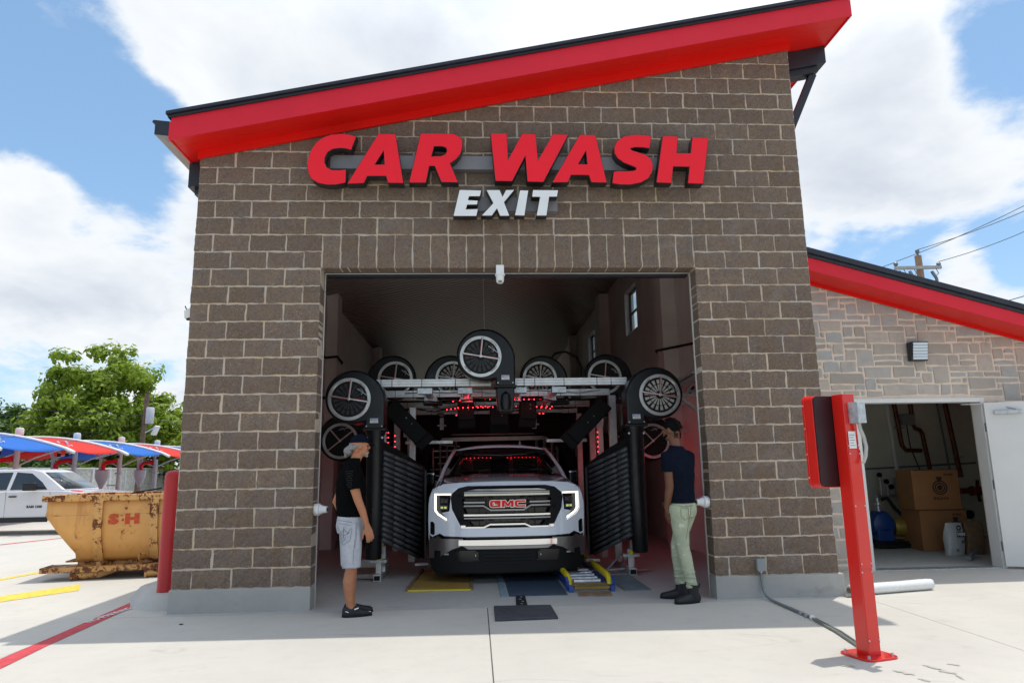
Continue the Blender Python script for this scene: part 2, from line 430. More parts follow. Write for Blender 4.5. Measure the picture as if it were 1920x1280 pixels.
# ------------------------------------------------------------------ the car wash building
bld = thing('car_wash_building', 'tall grey block car wash bay with sloping red roof edge and open exit doorway', 'building', (0, 0, 0))
def zl(x): return 4.945 + .2126*x         # top of the visible block work
def block_mesh(w, h, seed, d=.196, nx=7, nz=4):
    """one split-face block, its face rough, w by h, joint left all round"""
    rd = random.Random(seed); b = MB(); x0, x1, z0, z1 = 0, w, 0, h
    P = []
    for k in range(nz+1):
        row = []
        for i in range(nx+1):
            e = (i in (0, nx)) or (k in (0, nz))
            x = x0 + (x1-x0)*i/nx + (rd.uniform(-.004, .004) if 0 < i < nx else rd.uniform(-.0048, .0048))
            z = z0 + (z1-z0)*k/nz + (rd.uniform(-.004, .004) if 0 < k < nz else rd.uniform(-.0048, .0048))
            row.append(Vector((x, rd.uniform(-.003, .001) if e else rd.uniform(-.013, -.003), z)))
        P.append(row)
    b.grid(P, smooth=False)
    # sides
    edge = [P[0][i] for i in range(nx+1)] + [P[k][nx] for k in range(1, nz+1)] + [P[nz][i] for i in range(nx-1, -1, -1)] + [P[k][0] for k in range(nz-1, 0, -1)]
    n = len(edge); back = [Vector((min(max(p.x, x0), x1), d, min(max(p.z, z0), z1))) for p in edge]
    b.add(edge + back, [(j, i, n+i, n+j) for i in range(n) for j in [(i+1) % n]])
    return b.mesh('block', MT['block'])
JT = .0078
cache = {}
def block(name, X0, X1, Z0, hm, parent, seed):
    """X in half blocks, Z in metres, hm courses tall"""
    key = (round(X1-X0, 2), hm, seed % (9 if abs(X1-X0-2) < .01 else 4))
    if key not in cache: cache[key] = block_mesh((X1-X0)*U - 2*JT, hm*CH - 2*JT, hash(key) & 0xffff, nx=8 if X1-X0 > 1.3 else 5, nz=4 if hm == 1 else 7)
    o = link(name, cache[key], parent, (X0*U + JT + (random.uniform(-.009, .003) if X0 == 0 else random.uniform(-.002, .002)), random.uniform(-.003, .002), Z0 + JT + random.uniform(-.0015, .0015))); o.scale = (random.uniform(.988, 1.005), 1, random.uniform(.97, 1.01)); return o
# mortar bed behind the faces, following the outline of the wall, with the doorway left open
core = MB(); ZT, X0o, X1o = PL + 17*CH, 7*U, 28*U
XR = 34.7*U
yc0, yc1 = .0035, .188
core.box(.004, yc0, PL, X0o-.012, yc1, ZT+.012); core.box(X1o+.012, yc0, PL, XR-.004, yc1, ZT+.012)
core.prism([(.004, yc0, ZT+.012), (XR-.004, yc0, ZT+.012), (XR-.004, yc0, zl(XR)+.2), (.004, yc0, zl(0)+.2)], (0, yc1-yc0, 0))
core.build('mortar_bed', MT['mortar'], bld)
def row_edges(r):
    """vertical joints of course r, in half blocks"""
    ev = r % 2 == 0
    L_ = [0] + ([1, 3, 5] if ev else [2, 4, 6])
    Rr = ([28.8, 30.8, 32.8] if ev else [29.8, 31.8, 33.8]) + [34.7]
    if r < 17 or r in (17, 18):
        return [(L_ + [7]), ([28] + Rr)]
    mid = list(range(7, 28, 2)) if ev else list(range(8, 28, 2))
    cut = 27 if ev else 26.4
    row = L_ + [m for m in mid if m <= cut] + ([] if ev else [28]) + Rr
    return [sorted(set(row))]
for r in range(0, 32):
    z0 = PL + r*CH
    for edges in row_edges(r):
        for a, b in zip(edges, edges[1:]):
            if zl(b*U) < z0 + .01: continue
            block('block' if b-a > 1.3 else 'half_block', a, b, z0, 1, bld, random.randrange(999))
for k in range(21):
    block('lintel_block', 7+k, 8+k, ZT, 2, bld, random.randrange(999))
# plinth: cast concrete, its nose slightly proud of the block
pl = MB(); pl.box(-.012, -.014, -.01, X0o+.001, .196, PL); pl.build('plinth', MT['plinth'], bld, bevel=.008)
pl = MB(); pl.box(X1o-.001, -.02, -.01, XR+.045, .196, PL); pl.build('plinth', MT['plinth'], bld, bevel=.008)
# white metal edging of the doorway, inner side
tr = MB(); tr.box(X0o-.003, .197, .0, X0o+.006, .212, ZT-.004); tr.box(X1o-.006, .197, .0, X1o+.003, .212, ZT-.004); tr.box(X0o+.006, .197, ZT-.006, X1o-.006, .212, ZT+.002)
tr.build('door_trim', MT['white_trim'], bld)
tr = MB(); tr.box(X0o+.02, .214, ZT-.035, X1o-.02, .30, ZT+.06); tr.build('door_head', MT['black_metal'], bld)
# side and back walls
WT = .2
sw = MB()
for xa, xb, tp in ((.02, .28, zl(0)+.1), (6.80, XR-.02, zl(6.8)+.12)):
    if xa < 1: sw.box(xa, .2, 0, xb, 30, tp)
    else:
        # right wall with two high windows
        wins = [(7.45, 8.65, 4.5, 5.55), (13.0, 14.2, 4.5, 5.55)]
        y = .2
        for (a, b, za, zb) in wins:
            sw.box(xa, y, 0, xb, a, tp); sw.box(xa, a, 0, xb, b, za); sw.box(xa, a, zb, xb, b, tp); y = b
        sw.box(xa, y, 0, xb, 30, tp)
        for (a, b, za, zb) in wins:
            f = MB(); t = .05; xq = xb-.12
            f.box(xq, a, za, xq+.05, a+t, zb); f.box(xq, b-t, za, xq+.05, b, zb); f.box(xq, a+t, za, xq+.05, b-t, za+t); f.box(xq, a+t, zb-t, xq+.05, b-t, zb)
            f.box(xq, a+t, (za+zb)/2-.02, xq+.05, b-t, (za+zb)/2+.02)
            wo = f.build('window', MT['black_metal'], bld)
            MB().box(xq+.02, a+t, za+t, xq+.03, b-t, zb-t).build('pane', mat('window_glass', (.7, .8, .85), .02, var=0, trans=1), wo)
sw.build('side_wall', MT['wall_in'], bld)
MB().prism([(0.28, 29.8, 4.5), (6.8, 29.8, 4.5), (6.8, 29.8, 6.4), (.28, 29.8, 5)], (0, .2, 0)).build('rear_wall', MT['wall_in'], bld)  # opening below raised so daylight puts a sheen on the ceiling
for (x, y, w) in ((.28, 5.55, .22), (.28, 11.5, .22), (.28, 17.5, .22)):
    MB().box(x+.001, y, 0, x+w, y+.42, 4.69+.2126*(x+w)).build('pilaster', MT['wall_in'], bld, bevel=.01)
for y in (4.45, 10.6, 16.6):
    MB().box(6.52, y, 0, 6.799, y+.42, 4.69+.2126*6.52).build('pilaster', MT['wall_in'], bld, bevel=.01)
# front wall seen from inside
iw = MB(); iw.box(.281, .2, 0, X0o-.02, .25, 4.7); iw.box(X1o+.02, .2, 0, 6.799, .25, 5.9); iw.box(X0o-.02, .3, ZT+.06, X1o+.02, .32, 5.0)
iw.build('inner_lining', MT['wall_in'], bld)
# ceiling of ribbed deck, following the roof slope
def zc(x): return 4.69 + .2126*x
P0 = []; y = .25; pat = [(0, 0), (.07, 0), (.09, .035), (.16, .035), (.18, 0)]
prof = []
while y < 29.8:
    for a, h in pat[:-1]: prof.append((y+a, h))
    y += .18
ce = MB(); ce.add([(x, yy, zc(x)+h) for yy, h in prof for x in (.281, 6.799)], [(2*i, 2*i+1, 2*i+3, 2*i+2) for i in range(len(prof)-1)])
ce.build('ceiling', MT['deck'], bld)
# roof
def zs(x): return 5.045 + .2126*x          # soffit
xa, xb, yf, yb = -.175, 7.66, -.40, 30.3
rf = MB(); rf.add([(xa, yf+.02, zs(xa)), (xb, yf+.02, zs(xb)), (xb, yb, zs(xb)), (xa, yb, zs(xa)), (xa, yf+.02, zs(xa)+.27), (xb, yf+.02, zs(xb)+.27), (xb, yb, zs(xb)+.27), (xa, yb, zs(xa)+.27)],
                  [(4, 5, 6, 7), (3, 2, 6, 7)[::-1], (0, 3, 7, 4), (1, 5, 6, 2), (0, 4, 5, 1)])
roof = rf.build('roof', MT['black_metal'], bld)
MB().prism([(xa, yf, zs(xa)-.012), (xb, yf, zs(xb)-.012), (xb, yf, zs(xb)+.25), (xa, yf, zs(xa)+.25)], (0, .018, 0)).build('fascia', MT['red_metal'], roof)
for (x_, s_) in ((xa, -1), (xb, 1)):
    MB().box(x_ if s_ > 0 else x_-.018, yf, zs(x_)-.012, x_+.018 if s_ > 0 else x_, yb, zs(x_)+.2).build('fascia', MT['red_metal'], roof)
# soffit boards with seams
q = 0; x = xa+.002
yseam = [yf+.02, -.205, .2, .9, 1.9, 2.9, 3.9, 4.9, 6, 8, 10, 15, 30]
for i in range(len(yseam)-1):
    a, b = yseam[i]+.0015, yseam[i+1]-.0015
    MB().add([(xa, a, zs(xa)), (xb, a, zs(xb)), (xb, b, zs(xb)), (xa, b, zs(xa)), (xa, a, zs(xa)+.01), (xb, a, zs(xb)+.01), (xb, b, zs(xb)+.01), (xa, b, zs(xa)+.01)],
             [(0, 3, 2, 1), (4, 5, 6, 7), (0, 1, 5, 4), (2, 3, 7, 6), (1, 2, 6, 5), (3, 0, 4, 7)]).build('soffit_panel', MT['red_dark'], roof)
# drip cap
cp = MB(); cp.prism([(xa-.03, yf-.025, zs(xa)+.235), (xb+.02, yf-.025, zs(xb)+.235), (xb+.02, yf-.025, zs(xb)+.262), (xa-.03, yf-.025, zs(xa)+.262)], (0, .5, 0))
cp.prism([(xa-.045, yf-.05, zs(xa)+.264), (xb+.03, yf-.05, zs(xb)+.264), (xb+.03, yf-.05, zs(xb)+.30), (xa-.045, yf-.05, zs(xa)+.30)], (0, .6, 0))
cp.build('drip_cap', MT['black_metal'], roof)
# frieze board on the wall
def fr(x0, x1, za, zb, y0, y1): return MB().prism([(x0, y0, zl(x0)+za), (x1, y0, zl(x1)+za), (x1, y0, zl(x1)+zb), (x0, y0, zl(x0)+zb)], (0, y1-y0, 0))
fr(-.012, XR+.006, 0, .099, -.045, -.016).build('frieze_board', MT['red_dark'], bld)
# gutter along the low eave
g = MB(); gy0, gy1 = yf+.06, 30
zg = zs(xa)+.23
g.prism([(xa-.018, gy0, zg), (xa-.22, gy0, zg+.02), (xa-.235, gy0, zg-.005), (xa-.20, gy0, zg-.02), (xa-.20, gy0, zg-.15), (xa-.018, gy0, zg-.17)], (0, gy1-gy0, 0))
g.build('gutter', [MT['black_metal']], bld)
MB().prism([(xa-.018, gy0+.002, zg-.172), (xa-.198, gy0+.002, zg-.152), (xa-.05, gy0+.002, zg-.24), (xa-.019, gy0+.002, zg-.24)], (0, gy1-gy0, 0)).build('gutter_base', MT['gutter_under'], bld)
# steel outriggers under both eaves
def outrigger(x0, x1, y, zt0, zt1, h, t=.12):
    b = MB(); b.prism([(x0, y, zt0-h), (x1, y, zt1-h), (x1, y, zt1), (x0, y, zt0)], (0, t, 0)); return b
bm = outrigger(XR-.15, 7.645, .2, zs(XR-.15)-.003, zs(7.645)-.003, .235, .3).build('eave_beam', MT['black_metal'], bld, bevel=.004)
outrigger(XR-.15, 7.55, .24, zs(XR-.15)-.242, zs(7.55)-.242, .085, .16).build('beam_flange', MT['black_metal'], bm, bevel=.003)
MB().bar((7.50, .31, zs(7.5)-.33), (6.98, .31, 5.20), .085, .085, (0, 1, 0)).build('brace', MT['black_metal'], bm)
outrigger(-.205, .15, .2, zs(-.205)-.003, zs(.15)-.003, .30, .25).build('eave_beam', MT['black_metal'], bld, bevel=.004)
outrigger(-.15, .15, .27, zs(-.15)-.304, zs(.15)-.304, .075, .14).build('eave_beam', MT['black_metal'], bld)

# ------------------------------------------------------------------ sign letters
LET = {
 'C': [[(1.817, 5.131), (1.737, 5.154), (1.632, 5.164), (1.53, 5.152), (1.442, 5.117), (1.364, 5.056), (1.312, 4.969), (1.282, 4.864), (1.274, 4.76), (1.294, 4.673), (1.332, 4.609), (1.405, 4.565), (1.501, 4.545), (1.602, 4.546), (1.711, 4.572), (1.712, 4.732), (1.635, 4.724), (1.548, 4.726), (1.497, 4.757), (1.471, 4.809), (1.472, 4.871), (1.499, 4.934), (1.555, 4.974), (1.632, 4.985), (1.7, 4.98), (1.761, 4.962)]],
 'A': [[(2.058, 5.168), (2.256, 5.165), (2.354, 4.568), (2.177, 4.57), (2.152, 4.652), (1.949, 4.651), (1.913, 4.566), (1.721, 4.557)], [(2.123, 4.957), (2.133, 4.795), (2.031, 4.794)]],
 'R': [[(2.536, 5.176), (2.851, 5.179), (2.93, 5.169), (2.987, 5.137), (3.016, 5.084), (3.016, 5.005), (2.994, 4.93), (2.944, 4.861), (2.876, 4.811), (2.968, 4.579), (2.773, 4.583), (2.697, 4.776), (2.641, 4.775), (2.603, 4.575), (2.409, 4.574)], [(2.694, 5.015), (2.782, 5.016), (2.824, 5.0), (2.836, 4.966), (2.817, 4.924), (2.765, 4.9), (2.665, 4.896)]],
 'W': [[(3.332, 5.186), (3.526, 5.185), (3.531, 4.855), (3.695, 5.184), (3.858, 5.183), (3.873, 4.853), (4.051, 5.182), (4.237, 5.176), (3.931, 4.59), (3.746, 4.594), (3.73, 4.91), (3.576, 4.598), (3.382, 4.6)]],
 'A2': [[(4.363, 5.177), (4.552, 5.177), (4.661, 4.586), (4.477, 4.59), (4.452, 4.677), (4.251, 4.678), (4.213, 4.589), (4.025, 4.585)], [(4.431, 4.977), (4.438, 4.814), (4.34, 4.816)]],
 'S': [[(5.208, 5.164), (5.12, 5.182), (5.006, 5.186), (4.878, 5.161), (4.794, 5.101), (4.758, 5.025), (4.759, 4.95), (4.794, 4.886), (4.862, 4.834), (4.951, 4.797), (5.001, 4.773), (5.0, 4.752), (4.971, 4.739), (4.883, 4.733), (4.795, 4.735), (4.74, 4.726), (4.716, 4.581), (4.805, 4.566), (4.925, 4.564), (5.052, 4.591), (5.142, 4.644), (5.192, 4.724), (5.205, 4.817), (5.183, 4.884), (5.125, 4.937), (5.033, 4.968), (4.963, 4.992), (4.952, 5.011), (5.003, 5.025), (5.094, 5.023), (5.175, 5.01)]],
 'H': [[(5.334, 5.171), (5.52, 5.167), (5.492, 4.961), (5.65, 4.96), (5.683, 5.158), (5.881, 5.151), (5.777, 4.579), (5.593, 4.584), (5.626, 4.786), (5.441, 4.79), (5.409, 4.585), (5.228, 4.592)]],
 'E': [[(2.975, 4.503), (3.229, 4.497), (3.211, 4.419), (3.089, 4.418), (3.079, 4.38), (3.189, 4.375), (3.179, 4.321), (3.067, 4.318), (3.054, 4.271), (3.191, 4.277), (3.17, 4.185), (2.904, 4.184)]],
 'X': [[(3.275, 4.502), (3.435, 4.503), (3.463, 4.43), (3.501, 4.503), (3.607, 4.506), (3.484, 4.353), (3.543, 4.188), (3.428, 4.188), (3.397, 4.27), (3.343, 4.19), (3.217, 4.19), (3.352, 4.342)]],
 'I': [[(3.658, 4.501), (3.762, 4.499), (3.711, 4.191), (3.594, 4.194)]],
 'T': [[(3.806, 4.505), (4.103, 4.504), (4.085, 4.418), (3.996, 4.417), (3.961, 4.192), (3.838, 4.192), (3.883, 4.414), (3.792, 4.416)]],
}

def letter(k, parent, face, y0, y1, scale_from=None):
    me = outline_mesh([[(x, z) for x, z in p] for p in LET[k]], abs(y1-y0)-.006)
    o = put('letter', me, [MT['letter_side']], parent, (1, 0, 0), (0, 0, 1), (0, (y0+y1)/2+.003, 0))
    fm = outline_mesh([inset(p, .006 if i == 0 else -.006) for i, p in enumerate([[(x, z) for x, z in q] for q in LET[k]])], .006)
    put('letter_face', fm, face, o, (1, 0, 0), (0, 0, 1), (0, y0+.0025, 0)); return o
def inset(p, d):
    n = len(p); A = sum(p[i][0]*p[(i+1) % n][1]-p[(i+1) % n][0]*p[i][1] for i in range(n)); s = 1 if A > 0 else -1
    out = []
    for i in range(n):
        a, b, c = Vector(p[i-1]), Vector(p[i]), Vector(p[(i+1) % n]); u = (b-a).normalized(); v = (c-b).normalized()
        n1 = Vector((-u.y, u.x))*s; n2 = Vector((-v.y, v.x))*s; m = (n1+n2); k = max(m.length_squared/2, .35)
        out.append(tuple(b + m*d/k))
    return out
sg = thing('channel_letter_sign', 'large red italic CAR WASH letters on a grey bar high on the block wall', 'sign', (3.55, 0, 4.75))
MB().box(1.50, -.115, 4.80, 5.40, -.012, 4.965).build('raceway', MT['raceway'], sg, bevel=.003)
for k in ('C', 'A', 'R', 'W', 'A2', 'S', 'H'): letter(k, sg, MT['letter_red'], -.245, -.117)
sg = thing('channel_letter_sign', 'small white italic EXIT letters mounted below the big red letters', 'sign', (3.5, 0, 4.4))
MB().box(2.98, -.115, 4.295, 4.10, -.012, 4.465).build('raceway', MT['raceway'], sg, bevel=.003)
for k in ('E', 'X', 'I', 'T'): letter(k, sg, MT['letter_white'], -.235, -.117)
# ------------------------------------------------------------------ annex with the equipment room
AY = 1.6
anx = thing('stone_annex', 'low annex faced with pale random stone, red sloping roof edge and open white double doors', 'building', (9, AY, 0))
def za(x): return 4.135 - .275*(x-7.58)            # lower edge of black roof line at the eave
def ztop(x): return 4.07 - .272*(x-7.75)           # top of the stone
MT['ashlar'] = None
def mat_stone():
    n = NT('ashlar_stone'); r = n.objrand(); v = n.noise(7, 7, .7, dist=.5); g = n.noise(45, 4, .7)
    c = n.mix(n.rng(r, 0, 1), (.38, .335, .285), (.53, .46, .395))
    c = n.mix(n.rng(n.math('FRACT', n.math('MULTIPLY', r, 7.3)), .6, .9), c, (.42, .42, .405))
    c = n.mix(n.math('MULTIPLY', n.rng(v, .45, .65), .6), c, (.36, .32, .28))
    c = n.mix(n.math('MULTIPLY', n.rng(g, .55, .75), .25), c, (.26, .23, .2))
    n.set('Base Color', c); n.set('Roughness', .92); n.bump(v, .6, .025); n.bump(g, .35, .008); return n.mat
MT['ashlar'] = mat_stone()
MT['ashlar_mortar'] = mat('ashlar_mortar', (.74, .61, .50), .95, var=.10, vs=9, bump=.5, bs=90)
DX0, DX1, DZ = 8.36, 10.10, 2.20                     # door opening
wb = MB(); y0, y1 = AY+.004, AY+.25
wb.prism([(7.02, y0, DZ+.06), (13.5, y0, DZ+.06), (13.5, y0, ztop(13.5)), (7.02, y0, ztop(7.02))], (0, y1-y0, 0))
wb.box(7.02, y0, 0, DX0-.06, y1, DZ+.06); wb.box(DX1+.06, y0, 0, 13.5, y1, DZ+.06)
wb.build('mortar_bed', MT['ashlar_mortar'], anx)
# random ashlar on a 10 cm lattice
G = .082; rs = random.Random(12); x0g = 7.03; nX = int((12.6-x0g)/G); nZ = 50
occ = [[False]*nZ for _ in range(nX)]
sizes = [(5, 2), (4, 2), (3, 2), (4, 2), (2, 2), (3, 1), (4, 1), (5, 2), (3, 3), (2, 1), (6, 2), (7, 3), (3, 2), (6, 2), (4, 1), (5, 1), (2, 2), (4, 2), (5, 2)]
cnt = 0; small = MB()
for k in range(nZ):
    for i in range(nX):
        if occ[i][k]: continue
        opts = sizes[:]; rs.shuffle(opts)
        for (w, h) in opts + [(1, 1)]:
            if i+w <= nX and k+h <= nZ and not any(occ[a][b] for a in range(i, i+w) for b in range(k, k+h)): break
        for a in range(i, i+w):
            for b in range(k, k+h): occ[a][b] = True
        xa_, xb_, z0, z1 = x0g+i*G, x0g+(i+w)*G, k*G, (k+h)*G
        if DX0-.06 < xb_ and DX1+.06 > xa_ and z0 < DZ+.08:
            # trimmed to the opening
            if z1 > DZ+.11 and z0 < DZ+.08: z0 = DZ+.075
            elif xa_ < DX0-.12: xb_ = DX0-.066
            elif xb_ > DX1+.12: xa_ = DX1+.066
            else: continue
        zc_ = min(ztop(xa_), ztop(xb_))
        if z1 > zc_:
            if z0 > max(ztop(xa_), ztop(xb_))-.03: continue
        j = rs.uniform(.007, .012); a, b, c_, d_ = xa_+j, xb_-j, z0+j, z1-j
        ct, cu_ = min(d_, ztop(a)-.004), min(d_, ztop(b)-.004)
        if cu_-c_ < .02 or b-a < .03: continue
        m = MB(); q = lambda e=.009: rs.uniform(-e, e)
        ring = [(a+q(), c_+q()), ((a+b)/2+q(), c_+q()), (b+q(), c_+q()), (b+q(), (c_+cu_)/2), (b+q(), cu_+q()), ((a+b)/2, (ct+cu_)/2+q()), (a+q(), ct+q()), (a+q(), (c_+ct)/2)]
        f = AY - rs.uniform(.002, .010); cxm, czm = (a+b)/2, (c_+ct)/2
        fr_ = [Vector((cxm+(x-cxm)*(1-.012/max(b-a, .05)*1.2), f+rs.uniform(-.004, .004), czm+(z-czm)*(1-.012/max(ct-c_, .05)*1.2))) for x, z in ring]
        bk = [Vector((x, AY+.03, z)) for x, z in ring]; cpt = Vector((cxm+q(.02), f-rs.uniform(.002, .01), czm+q(.01)))
        m.add(fr_+bk+[cpt], [(16, (t+1) % 8, t)[::-1] for t in range(8)] + [((t+1) % 8, t, 8+t, 8+(t+1) % 8)[::-1] for t in range(8)])
        if xa_ < 11.4 and cnt < 300: m.build('stone', MT['ashlar'], anx, sharp=60); cnt += 1
        else: small.v, small.f, small.m, small.sm = small.v, small.f, small.m, small.sm; o_ = len(small.v); small.v += m.v; small.f += [tuple(t+o_ for t in f2) for f2 in m.f]; small.m += m.m; small.sm += m.sm
if small.v: small.build('stones', MT['ashlar'], anx, kind='stuff')
# roof of the annex: eave half a metre in front of the wall
ex0, ex1, ey = 7.06, 13.6, 1.10
def P4(dz0, dz1, yy, x0=ex0, x1=ex1): return [(x0, yy, za(x0)+dz0), (x1, yy, za(x1)+dz0), (x1, yy, za(x1)+dz1), (x0, yy, za(x0)+dz1)]
ar = MB().prism(P4(-.165, .02, ey+.02), (0, 12, 0)).build('roof', MT['red_dark'], anx)
MB().prism(P4(-.175, .002, ey), (0, .018, 0)).build('fascia', MT['red_metal'], ar)
MB().prism(P4(.004, .05, ey-.02), (0, 12, 0)).build('roof_edge', MT['black_metal'], ar)
MB().prism(P4(.052, .125, ey-.05), (0, 12, 0)).build('drip_cap', MT['black_metal'], ar)
MB().prism(P4(-.20, -.166, AY-.05), (0, .02, 0)).build('trim_board', MT['red_dark'], ar)
# equipment room
MT['room'] = mat('equipment_room_wall', (.68, .69, .60), .6, var=.08, vs=2)
rw = MB(); rw.box(7.10, 5.5, 0, 13.2, 5.6, 2.9); rw.box(7.06, y1+.001, 0, 7.16, 5.5, 2.9); rw.box(13.1, y1+.001, 0, 13.2, 5.5, 2.9)
rw.build('room_wall', MT['room'], anx)
MB().box(7.06, y1+.001, 2.9, 13.2, 5.6, 3.0).build('room_ceiling', MT['room'], anx)
MB().box(7.1, 1.552, -.016, 13.2, 5.6, -.0008).build('room_floor', MT['slab'], anx)
MT['door'] = mat('white_steel_door', (.70, .69, .66), .42, var=.04, vs=2)
df = MB(); df.box(DX0-.06, AY-.03, 0, DX0, AY+.16, DZ+.06); df.box(DX1, AY-.03, 0, DX1+.06, AY+.16, DZ+.06); df.box(DX0, AY-.03, DZ, DX1, AY+.16, DZ+.06)
df.build('door_frame', MT['door'], anx, bevel=.004)
# right leaf swung out to the front
ang = R(-28); hx, hy = DX1+.02, AY-.045
def leaf(x, y): return (hx + x*cos(ang) - y*sin(ang), hy + x*sin(ang) + y*cos(ang))
lf = MB(); c4 = [leaf(0, 0), (leaf(.93, 0)), leaf(.93, -.045), leaf(0, -.045)]
lf.prism([(x, y, .03) for x, y in c4], (0, 0, 2.15)); leafo = lf.build('door_leaf', MT['door'], anx, bevel=.003)
cl = MB(); a = leaf(.10, -.075); b = leaf(.42, -.075); cl.bar((*a, 2.04), (*b, 2.04), .055, .05); cl.build('door_closer', MT['steel'], leafo, bevel=.006)
ca = MB(); a = leaf(.35, -.09); ca.tube([(*a, 2.075), (*leaf(.12, .03), 2.16), (DX1-.25, AY+.02, DZ-.03)], .008, 6); ca.build('closer_arm', MT['steel'], leafo)
for z in (1.85, 1.08, .28):
    MB().box(DX1+.012, AY-.05, z-.06, DX1+.032, AY-.028, z+.06).build('hinge', MT['conduit'], leafo)
MB().box(DX0, AY-.02, -.001, DX1, AY+.16, .012).build('threshold', MT['steel'], anx)

# wall light
wl = thing('wall_light', 'dark square wall light with white louvred lens on the pale stone wall', 'light fixture', (9.27, AY-.02, 2.9))
b = MB(); b.prism([(9.15, AY-.018, 2.77), (9.15, AY-.018, 3.03), (9.15, AY-.15, 3.03), (9.15, AY-.10, 2.77)], (.235, 0, 0)); b.build('housing', MT['black_metal'], wl, bevel=.006)
MT['lens'] = mat('ribbed_lens', (.62, .70, .78), .15, var=.05, spec=.6)
for k in range(6):
    z = 2.785 + k*.039; t = (z-2.77)/.26
    yf_ = AY-.10-.05*t
    MB().prism([(9.165, yf_-.008, z), (9.165, yf_-.022, z+.033), (9.165, yf_-.001, z+.036)], (.205, 0, 0)).build('louvre', MT['lens'], wl)

# inside the room: pipes, boxes, pump, sacks
MT['copper'] = mat('old_copper_pipe', (.17, .065, .035), .45, .7, var=.4, vs=20)
MT['carton'] = mat('brown_cardboard', (.34, .15, .055), .8, var=.08, vs=4)
MT['carton_dark'] = mat('cardboard_print', (.035, .02, .015), .8)
def pipes(name, label, paths, m, r, cat='pipe', clamps=()):
    t = thing(name, label, cat, paths[0][0])
    for p in paths: MB().tube(p, r, 10).build('pipe_run', m, t)
    for c in clamps: MB().bar((c[0]-.08, c[1], c[2]), (c[0]+.14, c[1]+.05, c[2]), .03, .03).build('pipe_clamp', MT['steel'], t)
    return t
yb_ = 5.40
pipes('copper_pipe', 'pair of copper pipes joined by a tee on the room wall left of the boxes', [[(11.24, yb_, 2.9), (11.27, yb_, 2.45), (11.33, yb_, 1.72), (11.40, yb_, 1.62), (11.70, yb_, 1.61)], [(11.58, yb_, 2.9), (11.60, yb_, 2.10), (11.63, yb_, 2.03), (11.72, yb_, 2.0), (11.76, yb_, 1.93), (11.84, yb_, 1.1)]], MT['copper'], .04, clamps=[(11.30, yb_, 2.05)])
pipes('copper_pipe', 'single straight copper riser above the right edge of the boxes', [[(12.25, yb_, 2.9), (12.42, yb_, 1.1)]], MT['copper'], .045, clamps=[(12.40, yb_, 1.48)])
pipes('white_pipe', 'white plastic pipe running down the room wall behind the pump', [[(11.14, 5.46, 2.9), (11.24, 5.46, .5)]], MT['white_plastic'], .04)
pipes('conduit_pipe', 'thin grey horizontal conduit along the room wall', [[(10.6, 5.47, 1.28), (12.8, 5.47, 1.36)]], MT['conduit'], .016)
pipes('conduit_pipe', 'thin grey upright conduit beside the single copper riser', [[(12.14, 5.46, 2.9), (12.26, 5.46, 1.2)]], MT['conduit'], .018)
v = thing('red_valve', 'rusty red valve on a short horizontal pipe near the door frame', 'valve', (12.6, 5.35, .75))
MB().tube([(12.1, 5.38, .83), (12.8, 5.38, .85)], .05, 10).build('pipe_run', MT['copper'], v)
MB().lathe((12.62, 5.33, .84), [(.001, -.09), (.09, -.09), (.09, -.05), (.05, -.05), (.05, .05), (.09, .05), (.09, .09), (.001, .09)], 14, axis=(1, 0, 0)).build('valve_body', mat('valve_red', (.20, .03, .02), .5, var=.3), v)
for s_ in (-1, 1): MB().tube([(12.66, 5.33, .84), (12.66, 5.3, .84+.2*s_)], .03, 8).build('valve_stem', MT['copper'], v)
pb = thing('electrical_box', 'small grey electrical box high between the copper pipes with a hanging cable', 'box', (11.45, 5.4, 2.1))
MB().box(11.36, 5.32, 2.10, 11.60, 5.49, 2.30).build('case', MT['grey_box'], pb, bevel=.01)
MB().tube([(11.48, 5.42, 2.10), (11.50, 5.42, 1.7), (11.62, 5.40, 1.25)], .01, 6).build('cable', MT['black'], pb)
pb = thing('control_box', 'grey control box with dark window above the blue pump', 'box', (11.25, 5.4, .7))
MB().box(11.13, 5.30, .76, 11.42, 5.49, 1.12).build('case', MT['grey_box'], pb, bevel=.012)
MB().box(11.26, 5.29, .9, 11.36, 5.299, 1.06).build('display_window', MT['glass_dark'], pb)
MB().box(11.16, 5.28, .68, 11.42, 5.31, .75).build('label_plate', MT['white_plastic'], pb)
